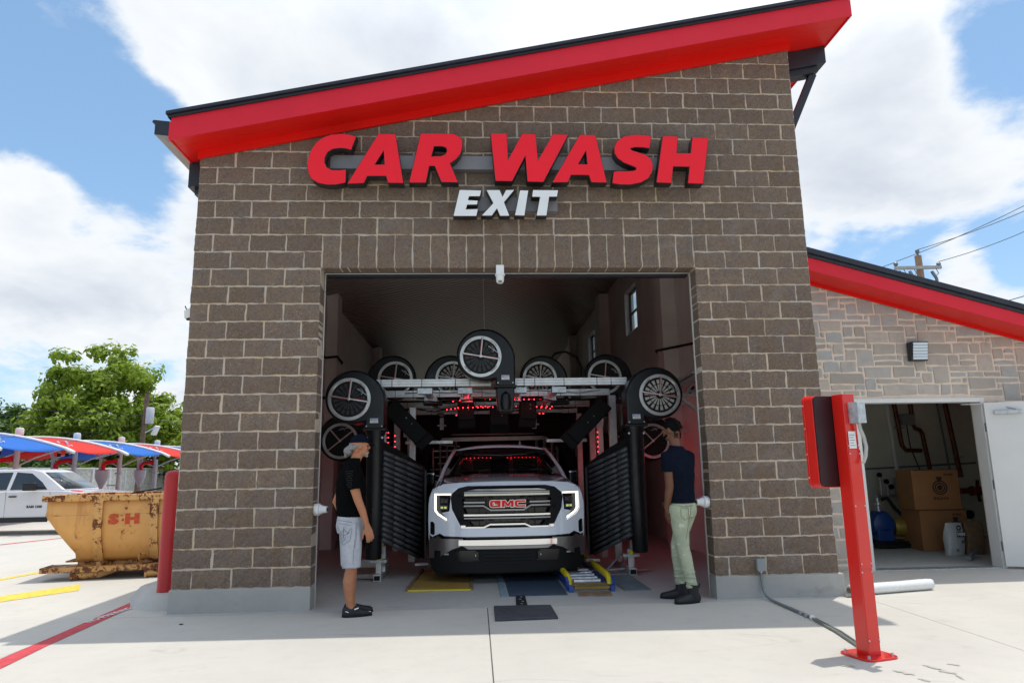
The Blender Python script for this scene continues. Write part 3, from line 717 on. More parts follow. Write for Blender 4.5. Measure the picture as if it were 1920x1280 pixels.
def carton(x0, x1, y0, y1, z0, z1, label, rot, big):
    t = thing('cardboard_box', label, 'box', ((x0+x1)/2, (y0+y1)/2, z0), 'stacked cardboard boxes in the equipment room')
    M = Matrix.Rotation(rot, 4, 'Z'); c = Vector(((x0+x1)/2, (y0+y1)/2, 0))
    def w(x, y, z): return c + (M @ (Vector((x, y, 0))-c)) + Vector((0, 0, z))
    b = MB(); b.prism([w(x0, y0, z0), w(x1, y0, z0), w(x1, y1, z0), w(x0, y1, z0)], (0, 0, z1-z0)); b.build('carton', MT['carton'], t, bevel=.008)
    ux = (M @ Vector((1, 0, 0))); uy = Vector((0, 0, 1)); nrm = ux.cross(uy)
    def pt(u, z): return w(x0+u, y0, z) + nrm*.003
    lg = MB(); 
    for (ra, rb) in ((.115, .095), (.08, .06), (.042, .0)):
        lg.ring(pt(big, (z0+z1)/2+.03), nrm, rb, ra, .002, 28)
    lg.prism([pt(big-.02, (z0+z1)/2+.12), pt(big+.02, (z0+z1)/2+.12), pt(big+.05, (z0+z1)/2+.2), pt(big-.05, (z0+z1)/2+.2)], nrm*.002)
    lg.build('printed_logo', MT['carton_dark'], t)
    me = text_mesh('BULLDOG', .05, .001, bold=.002); put('printed_name', me, MT['carton_dark'], t, ux, uy, pt(big, (z0+z1)/2-.14))
    me = text_mesh('GLOBAL', .04, .001, bold=.002); put('printed_name', me, MT['carton_dark'], t, ux, uy, pt((x1-x0)-.16, z1-.08))
    # taped seam
    tp = MB(); tp.prism([pt(.0, z1-.003), pt(x1-x0, z1-.003), pt(x1-x0, z1-.01), pt(0, z1-.01)], nrm*.001); tp.build('flap_edge', MT['carton_dark'], t)
carton(10.27, 11.02, 3.42, 3.98, 0, .64, 'lower brown cardboard box of the stack, standing on the room floor', R(-4), .56)
carton(10.21, 10.94, 3.38, 3.92, .642, 1.27, 'upper brown cardboard box with round black logo, on top of the stack', R(-7), .42)
# pump
PS = Vector((.66, -.25, 0))
pu = thing('water_pump', 'blue and brass water pump on a low black frame beside the boxes', 'pump', (9.45, 4.3, 0))
MT['blue'] = mat('blue_enamel', (.010, .045, .19), .4, var=.1); MT['brass'] = mat('yellow_motor_paint', (.28, .18, .03), .4, .2, var=.2)
b = MB(); b.box(9.05, 4.05, .02, 9.95, 4.15, .08); b.box(9.05, 4.45, .02, 9.95, 4.55, .08); b.box(9.05, 4.1, .08, 9.95, 4.5, .11); b.build('base_frame', MT['black'], pu, bevel=.005)
MB().lathe((9.28, 4.3, .38), [(.001, -.16), (.15, -.16), (.22, -.10), (.23, .02), (.18, .12), (.1, .15), (.001, .15)], 18, axis=(0, -1, 0)).build('pump_body', MT['blue'], pu)
MB().box(9.14, 4.15, .11, 9.42, 4.45, .32).build('pump_foot', MT['blue'], pu, bevel=.02)
MB().lathe((9.48, 4.28, .33), [(.001, 0), (.14, 0), (.15, .04), (.15, .42), (.12, .47), (.001, .48)], 20, axis=(1, -.15, 0)).build('motor', MT['brass'], pu)
MB().lathe((9.27, 4.3, .55), [(.05, 0), (.05, .06), (.035, .07), (.035, .14), (.06, .15), (.06, .19), (.03, .2), (.03, .26), (.001, .26)], 12).build('outlet', MT['steel'], pu)
MB().tube([(9.35, 4.3, .78), (9.45, 4.3, .8), (9.6, 4.35, .62), (9.8, 4.4, .45)], .03, 8).build('hose', MT['rubber'], pu)
mf = thing('pipe_manifold', 'steel valve manifold with small gauges above the blue pump', 'manifold', (9.45, 4.7, .7))
b = MB(); b.tube([(9.3, 4.7, .72), (9.85, 4.75, .74)], .03, 8); b.tube([(9.42, 4.7, .74), (9.42, 4.7, 1.12)], .022, 8); b.tube([(9.55, 4.7, .74), (9.55, 4.7, 1.05)], .022, 8); b.build('pipe_run', MT['steel'], mf)
for x, z in ((9.38, 1.12), (9.5, 1.0), (9.58, .9)): MB().cyl((x, 4.66, z), (x, 4.62, z), .045, n=14).build('gauge', MT['black'], mf)
pu.location = pu.location + PS; mf.location = mf.location + Vector((1.25, .45, .05))
# sacks
def sack(cx_, cy_, w, h, d, rot, m, label, prints=None):
    t = thing('sack', label, 'sack', (cx_, cy_, 0)); rr = random.Random(int(cx_*100)); rs_ = []
    ux, uy = Vector((cos(rot), sin(rot), 0)), Vector((-sin(rot), cos(rot), 0))
    for k in range(11):
        f = k/10; ww = w*(.95+.06*sin(f*pi)); dd = d*(.85+.35*sin(f*pi))*(1 if f < .6 else 1-.85*((f-.6)/.4)**1.3)
        row = []
        for j in range(16):
            a = 2*pi*j/16; sx, sy = cos(a), sin(a); sx = math.copysign(abs(sx)**.34, sx); sy = math.copysign(abs(sy)**.5, sy)
            row.append(Vector((cx_, cy_, 0)) + ux*(sx*ww/2*(1+rr.uniform(-.04, .04)) + .03*f) + uy*(sy*dd/2*(1+rr.uniform(-.07, .07))) + Vector((0, 0, f*h + rr.uniform(-.008, .008)*(f > 0)+.001)))
        rs_.append(row)
    o = MB().rings(rs_).build('bag', m, t); return t, ux, uy
MT['sack_white'] = mat('white_paper_sack', (.55, .55, .53), .6, var=.08, vs=20, bump=.4, bs=25)
MT['sack_kraft'] = mat('kraft_paper_sack', (.17, .10, .05), .75, var=.2, vs=14, bump=.4, bs=25)
t, ux, uy = sack(10.40, 2.93, .29, .47, .13, R(8), MT['sack_white'], 'white printed paper sack leaning in front of the boxes')
c = Vector((10.40, 2.93, 0)) - uy*.106
MB().prism([c + ux*(-.02) + Vector((0, 0, .27)), c + ux*.13 + Vector((0, 0, .27)), c + ux*.13 + Vector((0, 0, .35)), c + ux*(-.02) + Vector((0, 0, .35))], -uy*.002).build('printed_band', mat('navy_print', (.02, .03, .12), .6), t)
put('printed_name', text_mesh('WIN', .065, .001, bold=.004), MT['white_plastic'], t, ux, (0, 0, 1), c - uy*.005 + ux*.05 + Vector((0, 0, .31)))
lg = MB(); lg.ring(c + ux*.03 + Vector((0, 0, .405)) + uy*.008, -uy, .022, .04, .002, 20); lg.build('printed_logo', MT['carton_dark'], t)
for zz, s_ in ((.20, '50'), (.08, '14')): put('printed_number', text_mesh(s_, .05, .001, bold=.002), MT['carton_dark'], t, ux, (0, 0, 1), c + ux*(.06 if s_ == '50' else -.05) - uy*.012 + Vector((0, 0, zz)))
sack(10.72, 2.95, .27, .50, .15, R(-8), MT['sack_kraft'], 'brown kraft paper sack beside the white sack')
tag(MB().tube([(10.12, 2.25, .04), (10.3, 2.42, .07), (10.5, 2.6, .09)], .035, 10).build('hose', MT['conduit']), 'short thick grey hose end lying on the room floor by the door frame', 'hose')
tag(MB().cyl((12.54, 5.49, .40), (12.54, 5.44, .40), .08, n=20).build('wall_vent', MT['black']), 'round black vent hole low on the equipment room wall', 'vent')

# ------------------------------------------------------------------ things in front of the annex
sp = thing('sign_post', 'tall red metal post carrying a deep red display box seen from behind', 'sign', (6.02, -2.30, 0))
MT['post_red'] = mat('glossy_red_post', (.66, .014, .008), .22, var=.04, coat=.4)
px_, py_ = 6.03, -2.30; rot = R(16)
ux, uy = Vector((cos(rot), sin(rot), 0)), Vector((-sin(rot), cos(rot), 0)); O = Vector((px_, py_, 0))
def bx(b, u0, u1, v0, v1, z0, z1, m=0):
    p = [O+ux*u+uy*v+Vector((0, 0, z0)) for u, v in ((u0, v0), (u1, v0), (u1, v1), (u0, v1))]; b.prism(p, (0, 0, z1-z0), m); return b
bx(MB(), -.057, .057, -.062, .057, .012, 1.93).build('post', MT['post_red'], sp, bevel=.006)
bp_ = MB(); pts = []
for k in range(32):
    a = 2*pi*k/32; c_, s_ = cos(a), sin(a); e = .42
    pts.append(O + ux*.155*math.copysign(abs(c_)**e, c_) + uy*.155*math.copysign(abs(s_)**e, s_) + Vector((0, 0, .001)))
bp_.prism(pts, (0, 0, .014)); bp_.build('base_plate', MT['post_red'], sp, bevel=.004)
for u, v in ((-.11, -.11), (.11, -.11), (.11, .11), (-.11, .11)): MB().cyl(O+ux*u+uy*v+Vector((0, 0, .014)), O+ux*u+uy*v+Vector((0, 0, .034)), .011, n=8).build('bolt', MT['steel'], sp)
# access doors on the post
bx(MB(), -.052, .052, -.066, -.0622, .10, .62).build('access_door', MT['post_red'], sp)
bx(MB(), -.056, .056, -.068, -.0622, .63, 1.50).build('access_door', MT['post_red'], sp)
for z in (.12, .60, .66, 1.08, 1.47, 1.53):
    for u in (-.046, .046): MB().lathe(O+ux*u-uy*.066+Vector((0, 0, z)), [(.001, 0), (.007, 0), (.005, .005), (.001, .006)], 8, axis=-uy).build('screw', MT['steel'], sp)
# display box: a shallow case mounted on the far side of the post, its dark back towards us
def rrect(hw, hh, r, k=5):
    out = []
    for cx2, cy2, a0 in ((hw-r, hh-r, 0), (-hw+r, hh-r, 90), (-hw+r, -hh+r, 180), (hw-r, -hh+r, 270)):
        for t in range(k+1):
            a = R(a0+90*t/k); out.append((cx2+r*cos(a), cy2+r*sin(a)))
    return out
zc_ = 1.572
def casep(v, o): return [O + ux*(p[0]-.075) + Vector((0, 0, zc_+p[1])) + uy*v for p in o]
MB().prism(casep(.060, rrect(.155, .350, .04)), uy*.012).build('case_back', mat('dark_maroon_back', (.020, .003, .006), .45), sp)
MB().prism(casep(.0725, rrect(.160, .355, .045)), uy*.085).build('case', MT['post_red'], sp, bevel=.003)
MB().prism(casep(.1580, rrect(.165, .360, .048)), uy*.026).build('bezel', MT['post_red'], sp, bevel=.003)
for z in (-.28, -.1, .1, .28): MB().lathe(O+ux*(-.240)+uy*.171+Vector((0, 0, zc_+z)), [(.001, 0), (.007, 0), (.005, .005), (.001, .006)], 8, axis=-ux).build('screw', MT['steel'], sp)
bx(MB(), -.02, .058, -.16, -.0625, 1.70, 1.86).build('conduit_box', MT['steel'], sp, bevel=.004)
MB().tube([O+ux*.04-uy*.10+Vector((0, 0, z)) + ux*k for z, k in ((1.70, 0), (1.66, .004), (1.60, .03), (1.52, .045), (1.45, .03), (1.40, -.0))], .014, 8).build('flexible_conduit', mat('pale_grey_conduit', (.42, .42, .40), .6), sp)
bx(MB(), -.045, .025, -.0695, -.0683, 1.51, 1.64).build('sticker', MT['white_plastic'], sp)
for k in range(5): bx(MB(), -.038, .012-.01*(k % 2), -.0702, -.0696, 1.53+k*.02, 1.535+k*.02).build('print_line', MT['conduit'], sp)

rl = thing('plastic_roll', 'long white roll of plastic sheeting lying on the concrete by the doors', 'roll', (7.7, .08, 0))
a, b_ = Vector((7.13, -.03, .058)), Vector((8.2, .22, .058))
MT['film'] = mat('white_plastic_film', (.74, .74, .72), .35, var=.05, vs=30, bump=.3, bs=18)
pts = [a.lerp(b_, t/8) for t in range(9)]
MB().tube(pts, [.056, .057, .056, .058, .057, .056, .058, .06, .056], 20).build('sheeting', MT['film'], rl)
MB().cyl(a+(a-b_).normalized()*.002, a+(a-b_).normalized()*.006, .03, n=16).build('core', MT['wood'], rl)
f = MB(); rr = random.Random(3); P = []
for i in range(7):
    P.append([Vector((7.95+i*.045, .15+i*.011+.03*j-.03, .112+.012*rr.random()-.018*abs(j-1.2))) for j in range(4)])
f.grid(P); f.build('loose_edge', MT['film'], rl, solid=.003)

jb = thing('junction_box', 'small grey junction box low on the right wall end with conduit', 'box', (6.17, -.03, .28))
MB().box(6.135, -.075, .29, 6.215, -.016, .405).build('case', MT['grey_box'], jb, bevel=.005)
MB().box(6.128, -.079, .284, 6.222, -.075, .411).build('cover', MT['grey_box'], jb, bevel=.003)
MB().cyl((6.175, -.045, .265), (6.175, -.045, .29), .016, n=10).build('connector', MT['steel'], jb)
cd = thing('ground_conduit', 'grey conduit from the junction box running across the concrete to the red post', 'conduit', (6.2, -.9, 0))
MB().tube([(6.175, -.045, .27), (6.176, -.045, .16), (6.18, -.06, .09), (6.185, -.11, .04), (6.19, -.2, .02), (6.195, -.6, .016), (6.20, -1.05, .016)], .0125, 10).build('pipe_run', MT['conduit'], cd)
MB().tube([(6.20, -1.05, .016), (6.15, -1.6, .014), (6.06, -2.16, .014)], .011, 8).build('pipe_run', mat('green_grey_conduit', (.22, .24, .20), .5, .3), cd)
MB().tube([(6.215, -.25, .012), (6.23, -.7, .012), (6.235, -1.0, .012), (6.20, -1.6, .011), (6.10, -2.16, .011)], .007, 8).build('cable', MT['conduit'], cd)
for y in (-.86, -.97, -1.07): MB().lathe((6.20, y, .018), [(.001, 0), (.02, 0), (.022, .01), (.022, .03), (.018, .04), (.001, .04)], 12, axis=(0, -1, 0)).build('coupling', MT['steel'] if y > -1.05 else MT['white_plastic'], cd)
# damp marks left on the sunlit slabs beside the post
dmk = MB(); rr = random.Random(31)
def blotch(a, b, w, z=.0035):
    a, b = Vector((*a, z)), Vector((*b, z)); d = (b-a).normalized(); n = Vector((-d.y, d.x, 0)); L_ = (b-a).length; up_, dn = [], []
    for k in range(9):
        t = k/8; e = w*(.25+sin(pi*t)**.6)*rr.uniform(.5, 1.2); c = a + d*L_*t + n*rr.uniform(-.3, .3)*w; up_.append(c+n*e/2); dn.append(c-n*e/2)
    dmk.add(up_+dn[::-1], [tuple(range(18))])
for a, b, w in (((5.985, -2.675), (6.06, -2.80), .028), ((6.26, -2.575), (6.305, -2.70), .022), ((6.298, -2.69), (6.33, -2.80), .035), ((6.44, -2.565), (6.50, -2.62), .016), ((6.035, -2.865), (6.07, -2.945), .018), ((6.33, -2.80), (6.31, -2.93), .012), ((5.70, -2.50), (5.78, -2.56), .04)): blotch(a, b, w*1.5)
tag(dmk.build('damp_marks', mat('damp_concrete', (.40, .38, .335), .6, var=.3, vs=30)), kind='stuff')
# ------------------------------------------------------------------ left side: bollard, curb, dumpster
cb = MB(); rr = random.Random(5)
base = [(-.66, .56), (-.50, .30), (-.28, .19), (-.03, .17), (-.03, 1.3), (-.80, 1.45), (-.86, 1.0)]
top = [(-.52, .70), (-.41, .46), (-.24, .33), (-.03, .30), (-.03, 1.25), (-.66, 1.35), (-.70, 1.0)]
def ringz(p, z, j): return [Vector((x+rr.uniform(-j, j), y+rr.uniform(-j, j), z+rr.uniform(-j, j)*.5)) for x, y in sub_(p)]
def sub_(p):
    out = []
    for i in range(len(p)):
        a, b = p[i], p[(i+1) % len(p)]
        for t in (0, .33, .66): out.append((a[0]+(b[0]-a[0])*t, a[1]+(b[1]-a[1])*t))
    return out
cb.rings([ringz(base, -.005, .0), ringz([(a[0]*.8+b[0]*.2, a[1]*.8+b[1]*.2) for a, b in zip(base, top)], .05, .012), ringz([(a[0]*.3+b[0]*.7, a[1]*.3+b[1]*.7) for a, b in zip(base, top)], .125, .01), ringz(top, .155, .006)])
tag(cb.build('concrete_curb', MT['curb']), 'rough lump of cast concrete holding the red bollard beside the block wall', 'curb')
bo = MB().lathe((-.223, .44, .12), [(.097, 0), (.097, 1.235), (.094, 1.27), (.08, 1.30), (.05, 1.32), (.001, 1.327)], 28)
tag(bo.build('bollard', mat('bollard_red_sleeve', (.44, .012, .016), .42, var=.08, vs=5)), 'plain red bollard standing tight against the left corner of the block wall', 'bollard')
t = thing('scrap', 'small black broken plastic piece on the shaded concrete by the left plinth', 'debris', (.11, .10, 0))
b = MB(); b.bar((.06, .075, .022), (.15, .10, .024), .05, .03); b.build('body', MT['black'], t, bevel=.008)
MB().bar((.05, .07, .02), (.066, .075, .02), .04, .03).build('red_end', mat('scrap_red', (.3, .02, .02), .5), t, bevel=.004)
tag(MB().lathe((.34, -.52, 0), [(.02, 0), (.018, .006), (.001, .008)], 10).build('pebble', MT['rubber']), 'tiny dark pebble on the shaded concrete before the left wall', 'pebble')

MT['dump'] = mat_rusty('rusty_yellow_steel', (.78, .40, .12), amount=.12, sc=4.5)
MT['dump_rim'] = mat_rusty('very_rusty_yellow_steel', (.74, .42, .14), amount=.50, sc=6)
MT['dump_base'] = mat_rusty('worn_rusty_base', (.60, .33, .10), amount=.60, sc=7)
MT['stencil'] = mat('red_stencil_paint', (.55, .07, .015), .6, var=.3, vs=40)
dm = thing('dumpster', 'rusty orange metal dumpster with red stencilled letters on rusty skids', 'dumpster', (-1.6, 3.2, 0))
th = R(9); du, dv = Vector((cos(th), sin(th), 0)), Vector((-sin(th), cos(th), 0)); D0 = Vector((-2.43, 2.58, 0))
def dp(u, v, z): return D0 + du*u + dv*v + Vector((0, 0, z))
ZB, ZT_ = .225, 1.09
def sv(z):                                # how far the side leans in at height z
    t = max(0, (.78-z)/.55); return .20*t**1.7
def ul(z): return -.36 if z > .86 else -.36 + .36*min(1, (.86-z)/.52)
hs = [ZB, .28, .34, .42, .5, .6, .7, .78, .86, .95, ZT_]
L = 2.15; W = 1.25; t_ = .012
P = [[dp(ul(z)+(L-2*0-ul(z))*s/12, sv(z), z) for s in range(13)] for z in hs]
MB().grid(P, smooth=True).build('side_plate', MT['dump'], dm, solid=.012)
P = [[dp(ul(z)+(L-ul(z))*s/12, W-sv(z), z) for s in range(13)] for z in hs]
MB().grid(P, smooth=True).build('side_plate', MT['dump'], dm, solid=.012)
P = [[dp(ul(z), sv(z)+(W-2*sv(z))*s/6, z) for s in range(7)] for z in hs]
MB().grid(P, smooth=True).build('end_plate', MT['dump'], dm, solid=.012)
P = [[dp(L, sv(z)+(W-2*sv(z))*s/6, z) for s in range(7)] for z in hs]
MB().grid(P, smooth=True).build('end_plate', MT['dump'], dm, solid=.012)
MB().prism([dp(0, .2, ZB), dp(L, .2, ZB), dp(L, W-.2, ZB), dp(0, W-.2, ZB)], (0, 0, .012)).build('floor_plate', MT['dump'], dm)
r = MB()
r.bar(dp(-.42, -.022, ZT_+.005), dp(L+.03, -.022, ZT_+.005), .055, .085); r.bar(dp(-.42, W+.022, ZT_+.005), dp(L+.03, W+.022, ZT_+.005), .055, .085)
r.bar(dp(-.385, .008, ZT_+.003), dp(-.385, W-.008, ZT_+.003), .06, .08); r.bar(dp(L+.01, .008, ZT_+.003), dp(L+.01, W-.008, ZT_+.003), .05, .08)
r.build('rim', MT['dump_rim'], dm, bevel=.006)
sm = MB(); sm.tube([dp(-.35+(L+.35)*s/12, -.004, .862) for s in range(13)], .005, 5); sm.build('weld_seam', MT['dump_rim'], dm)
for u in (.30, 1.02, 1.75):
    P = []
    for z in hs: P.append([dp(u-.06, sv(z)-.006, z), dp(u-.06, sv(z)-.05, z), dp(u+.05, sv(z)-.05, z), dp(u+.05, sv(z)-.006, z)])
    MB().rings(P, smooth=False).build('rib', MT['dump_rim'], dm)
for x_, s_ in ((.49, 'S'), (.73, 'H')):
    me = text_mesh(s_, .22, .003, bold=.016, space=1)
    o = put('stencil_letter', me, MT['stencil'], dm, du, (0, 0, 1), dp(x_, -.0115, .79)); o.scale = (1.15, 1, .8)
sc_ = mat('stencil_smudge', (.40, .33, .25), .8, var=.3, vs=40)
MB().prism([dp(.595, -.0085, .80), dp(.625, -.0085, .80), dp(.625, -.0085, .765), (dp(.595, -.0085, .765))], -dv*.002).build('stencil_mark', MT['stencil'], dm)
# platform and skids
pf = MB(); pf.bar(dp(-.34, .10, .165), dp(L, .10, .165), .42, .02); pf.bar(dp(-.34, -.105, .145), dp(L, -.105, .145), .012, .07); pf.bar(dp(-.34, .95, .165), dp(L, .95, .165), .42, .02); pf.bar(dp(-.335, -.10, .145), dp(-.335, .3, .145), .012, .07)
pf.build('platform', MT['dump_base'], dm)
ft = MB()
for u in (.35, 1.15): ft.bar(dp(u, .05, .185), dp(u, 1.1, .185), .1, .07)
ft.bar(dp(.0, .28, .195), dp(L, .28, .195), .08, .06); ft.build('cross_member', MT['dump_base'], dm)
for u in (.05, .98):
    MB().cyl(dp(u, -.06, .06), dp(u+.30, -.02, .075), .055, n=14).build('roller', MT['dump_base'], dm)
    MB().bar(dp(u+.28, -.03, .06), dp(u+.50, .08, .13), .07, .10).build('skid', MT['dump_base'], dm, bevel=.01)
    MB().bar(dp(u-.02, -.06, .06), dp(u+.015, -.055, .06), .12, .11).build('skid_end', MT['dump_base'], dm, bevel=.012)
    MB().bar(dp(u+.2, .3, .06), dp(u+.2, 1.2, .06), .08, .12).build('skid', MT['dump_base'], dm, bevel=.01)
hk = MB().tube([dp(.86, .05, .20), dp(.85, .02, .27), dp(.87, .015, .31), dp(.91, .02, .32), dp(.93, .03, .29)], .014, 6); hk.build('hook', MT['dump_base'], dm)
tag(MB().bar(dp(.6, .35, 1.14), dp(.95, .5, 1.20), .05, .02).build('timber_offcut', MT['rubber']), 'dark stick poking out of the orange dumpster', 'stick')
tag(MB().prism([dp(1.15, .5, 1.0), dp(1.5, .55, 1.14), dp(1.35, .7, 1.24), dp(1.05, .7, 1.10)], (0, 0, .02)).build('cardboard_scrap', mat('pale_card', (.55, .42, .26), .8)), 'pale cardboard flap sticking up from the orange dumpster', 'cardboard')

# ------------------------------------------------------------------ white pickup in the far lot
MT['pickup_paint'] = mat('white_car_paint', (.62, .61, .63), .25, var=.02, coat=.6)
MT['glass_tint'] = mat('tinted_glass', (.03, .035, .04), .03, var=0, spec=.8)
pk = thing('pickup_truck', 'white four door pickup parked side on behind the orange dumpster', 'truck', (-8.4, 11.2, 0))
X0 = -6.0; Yn, Yf = 10.35, 12.0
def pq(l, z): return (X0-l*.84, z*.84)          # l metres behind the nose, z height (full size)
body = [(0, .45), (-.02, .75), (.02, 1.02), (.12, 1.14), (1.15, 1.24), (1.35, 1.26), (3.9, 1.26), (5.75, 1.26), (5.8, .7), (5.75, .52), (5.1, .50), (5.05, .75), (4.8, .98), (4.45, .98), (4.2, .75), (4.15, .42), (1.55, .42), (1.5, .75), (1.25, .98), (.95, .98), (.7, .75), (.62, .45)]
b = MB(); n_ = len(body)
pts = [pq(l, z) for l, z in body]
rings_ = []
for y, s in ((Yn+.03, .0), (Yn, .02), (Yf, .02), (Yf-.0, .0)): pass
b.prism([(x, Yn, z) for x, z in pts], (0, Yf-Yn, 0)); b.build('body', MT['pickup_paint'], pk, bevel=.035, seg=3)
cab = [(1.20, 1.25), (1.98, 1.80), (2.3, 1.885), (3.6, 1.89), (3.95, 1.80), (4.10, 1.25)]
def cabring(y, inset): return [(pq(l + (inset if i < 3 else -inset*.7), z)[0], y, pq(0, z - (.01 if z > 1.5 and inset else 0))[1]) for i, (l, z) in enumerate(cab)]
cm = MB(); r0 = [Vector((pq(l, z)[0], Yn+.02+(z-1.25)*.26, pq(l, z)[1])) for l, z in cab]; r1 = [Vector((p.x, Yf-(p.y-Yn), p.z)) for p in r0]
cm.rings([r0, r1], smooth=False); cm.build('cab', MT['pickup_paint'], pk, bevel=.03, seg=3)
def wy(z): return Yn+.02+(z-1.25)*.26-.004
def win(name, poly, m=None, off=0):
    return MB().prism([(pq(l, z)[0], wy(z)-off, pq(l, z)[1]) for l, z in poly], (0, .01, 0)).build(name, m or MT['glass_tint'], pk)
win('side_window', [(1.72, 1.29), (1.92, 1.50), (2.28, 1.76), (2.72, 1.80), (2.78, 1.29)])
win('side_window', [(2.88, 1.29), (2.83, 1.80), (3.55, 1.79), (3.78, 1.68), (3.86, 1.29)])
sh = [(1.26, 1.275), (1.96, 1.775)]
MB().add([(pq(*sh[0])[0]+.012, Yn+.09, pq(*sh[0])[1]+.01), (pq(*sh[0])[0]+.012, Yf-.09, pq(*sh[0])[1]+.01), (pq(*sh[1])[0]+.012, Yf-.2, pq(*sh[1])[1]+.01), (pq(*sh[1])[0]+.012, Yn+.2, pq(*sh[1])[1]+.01)], [(0, 1, 2, 3)]).build('windshield', MT['glass_tint'], pk, solid=.006)
def seam(name, pts2, w=.008):
    return MB().tube([(pq(l, z)[0], Yn-.001, pq(l, z)[1]) for l, z in pts2], w/2, 4).build(name, MT['rubber'], pk)
seam('door_gap', [(1.62, 1.24), (1.58, .95), (1.68, .5), (1.75, .46), (2.85, .46), (2.86, 1.24)]); seam('door_gap', [(2.86, .46), (3.9, .46), (3.98, .9), (3.98, 1.24)])
for l in (2.65, 3.72): MB().bar((pq(l, 0)[0]-.09, Yn-.02, 1.10*.84), (pq(l, 0)[0]+.09, Yn-.02, 1.10*.84), .03, .035).build('door_handle', MT['black'], pk, bevel=.008)
mr = MB(); mr.bar((pq(1.92, 0)[0], Yn-.16, 1.38*.84), (pq(2.26, 0)[0], Yn-.16, 1.38*.84), .15, .19); mr.build('mirror', MT['black'], pk, bevel=.03, seg=3)
MB().bar((pq(2.05, 0)[0], Yn, 1.3*.84), (pq(2.05, 0)[0], Yn-.14, 1.33*.84), .07, .05).build('mirror_arm', MT['black'], pk)
MB().bar((pq(1.62, 0)[0], Yn-.004, .435*.84), (pq(4.15, 0)[0], Yn-.004, .435*.84), .03, .12).build('sill', MT['black'], pk)
put('badge', text_mesh('RAM 1500', .085, .004, bold=.003), MT['black'], pk, (1, 0, 0), (0, 0, 1), (pq(2.02, 0)[0], Yn-.004, .80*.84))
MB().bar((pq(.78, 0)[0], Yn+.10, 1.215*.84), (pq(1.05, 0)[0], Yn+.10, 1.235*.84), .10, .02).build('hood_vent', MT['letter_red'], pk)
for l in (1.1, 4.62):
    for y in (Yn+.03, Yf-.23):
        w_ = MB().lathe((pq(l, 0)[0], y, .33), [(.16, 0), (.30, .01), (.33, .04), (.33, .17), (.30, .2), (.001, .2)], 28, axis=(0, 1, 0)).build('wheel', MT['rubber'], pk)
        MB().lathe((pq(l, 0)[0], y-.004, .33), [(.001, .03), (.10, .03), (.2, .0), (.215, .01), (.2, .06)], 20, axis=(0, 1, 0)).build('rim', MT['steel'], w_)

# ------------------------------------------------------------------ vacuum canopies
MT['fab_red'] = None
def fabric(name, c):
    n = NT(name); n.set('Base Color', n.mix(n.rng(n.noise(3, 4), .3, .7), tuple(x*.92 for x in c), c)); n.set('Roughness', .75)
    tr = n.N.new('ShaderNodeBsdfTranslucent'); tr.inputs[0].default_value = (*c, 1); ms = n.N.new('ShaderNodeMixShader'); ms.inputs[0].default_value = .30
    n.L.new(n.b.outputs[0], ms.inputs[1]); n.L.new(tr.outputs[0], ms.inputs[2]); n.L.new(ms.outputs[0], n.N['Material Output'].inputs[0]); return n.mat
MT['fab_red'] = fabric('red_shade_fabric', (.78, .03, .015)); MT['fab_blue'] = fabric('blue_shade_fabric', (.015, .17, .62))
MT['pipe_white'] = mat('white_powder_coated_pipe', (.66, .66, .68), .4, var=.05)
def arch(x):                       # height of the canopy over x
    t = (x+13.7)/3.4; return 2.86 - .62*t*t
AX = [-17.0 + i*(6.6/16) for i in range(17)]
yk = [9.0, 12.6, 16.2, 19.8, 23.4, 27.0, 30.6]
names = ['red', 'blue', 'red', 'blue', 'red', 'blue']
lab = {0: 'red shade canopy nearest, cut by the left edge of the picture', 1: 'blue shade canopy over the white pickup, nearest blue one', 2: 'red shade canopy between the two blue ones behind the pickup', 3: 'blue shade canopy above the orange dumpster, middle of the row', 4: 'red shade canopy far along the row above the dumpster', 5: 'farthest blue shade canopy beside the block wall corner'}
